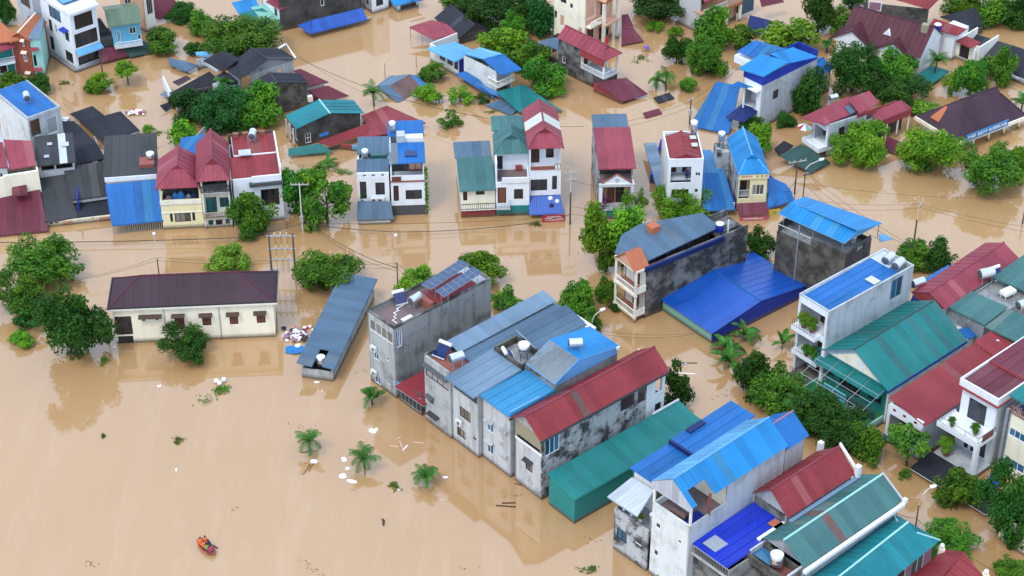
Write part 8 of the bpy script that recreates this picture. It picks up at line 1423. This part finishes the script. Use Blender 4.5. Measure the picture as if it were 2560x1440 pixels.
for i in range(N - 1):
    for k in range(S - 1): a = i * S + k; hl.f.append((a, a + 1, a + S + 1, a + S))
ho = hl.obj('hull', 'boathull', bt, True); so = ho.modifiers.new('thick', 'SOLIDIFY'); so.thickness = .05
rim = [Vector(hl.v[i * S]) for i in range(N)] + [Vector(hl.v[i * S + S - 1]) for i in reversed(range(N))]; rim.append(rim[0]); MB().tube(rim, .04, 5).obj('gunwale', 'redpaint', bt)
for f in (-.3, 0, .3): MB().box(f * Lb - .1, -.45 * sc_b, .2, f * Lb + .1, .45 * sc_b, .25).obj('thwart', 'wood', bt)
def inboat(f, y): return mid + dv * f + Vector((-dv.y, dv.x, 0)).normalized() * y + Vector((0, 0, .02))
person('person in an orange life vest at the boat stern, left side', inboat(-.30, -.2), an, 'lifevest', 'lifevest'); person('person in an orange life vest at the boat stern, right side', inboat(-.26, .24), an + .3, 'lifevest', 'lifevest'); person('person in an orange life vest sitting further forward', inboat(-.09, -.2), an + .2, 'lifevest', 'lifevest'); person('person in dark navy clothes in the middle of the boat', inboat(.02, .22), an + 3.1, 'navycloth'); person('person in a yellow green shirt in the middle of the boat', inboat(.13, -.2), an + 2.8, 'green_cloth'); person('person in pink at the boat bow', inboat(.30, .02), an + 3.3, 'pinkcloth', legs='mauve')
o = MB().box(-.35, -.06, 0, .35, .06, .05).obj('paddle_blade', 'blackpaint'); o.location = inboat(.1, .78) + Vector((0, 0, .02)); o.rotation_euler = (0, 0, an + .2); tag(o, 'black paddle blade beside the rescue boat', 'paddle')

person('person in dark clothes on the white cube house balcony', at(1716, 449, 5.2), -1.6, 'navycloth', pose='stand'); person('person in a dark shirt on the cream apartment roof terrace', at(2556, 1043, 7.8), -2.4, 'navycloth', pose='stand')
# fine scum and litter drifting on the flood
sr = random.Random(77); V = []; F = []; CL = []
for c in range(70):
    cx, cy = sr.uniform(0, 2560), sr.uniform(60, 1430); P = at(cx, cy, .012); an = sr.gauss(.15, .5); L_ = sr.uniform(.8, 6)
    for k in range(int(sr.uniform(4, 26))):
        f = sr.uniform(-.5, .5); p = P + Vector((math.cos(an) * f * L_ + sr.gauss(0, .25), math.sin(an) * f * L_ + sr.gauss(0, .25), 0)); s_ = sr.uniform(.03, .13); a = sr.uniform(0, 6.28); b0 = len(V)
        for j in range(4): V.append((p.x + math.cos(a + j * 1.57) * s_ * (1 if j % 2 else .45), p.y + math.sin(a + j * 1.57) * s_ * (1 if j % 2 else .45), .012 + .01 * (j % 2)))
        F.append((b0, b0 + 1, b0 + 2, b0 + 3)); CL += [sr.random()] * 4
me = bpy.data.meshes.new('floating_scum'); me.from_pydata(V, [], F); leafmat('scum', (.09, .06, .03), (.20, .14, .08), (.10, .10, .04)); a_ = me.attributes.new('clump', 'FLOAT', 'POINT'); a_.data.foreach_set('value', CL); me.materials.append(MATS['scum'])
o = bpy.data.objects.new('floating_scum', me); COL.objects.link(o); tag(o, 'fine brown litter drifting in lines on the flood water', 'litter', None, 'stuff')
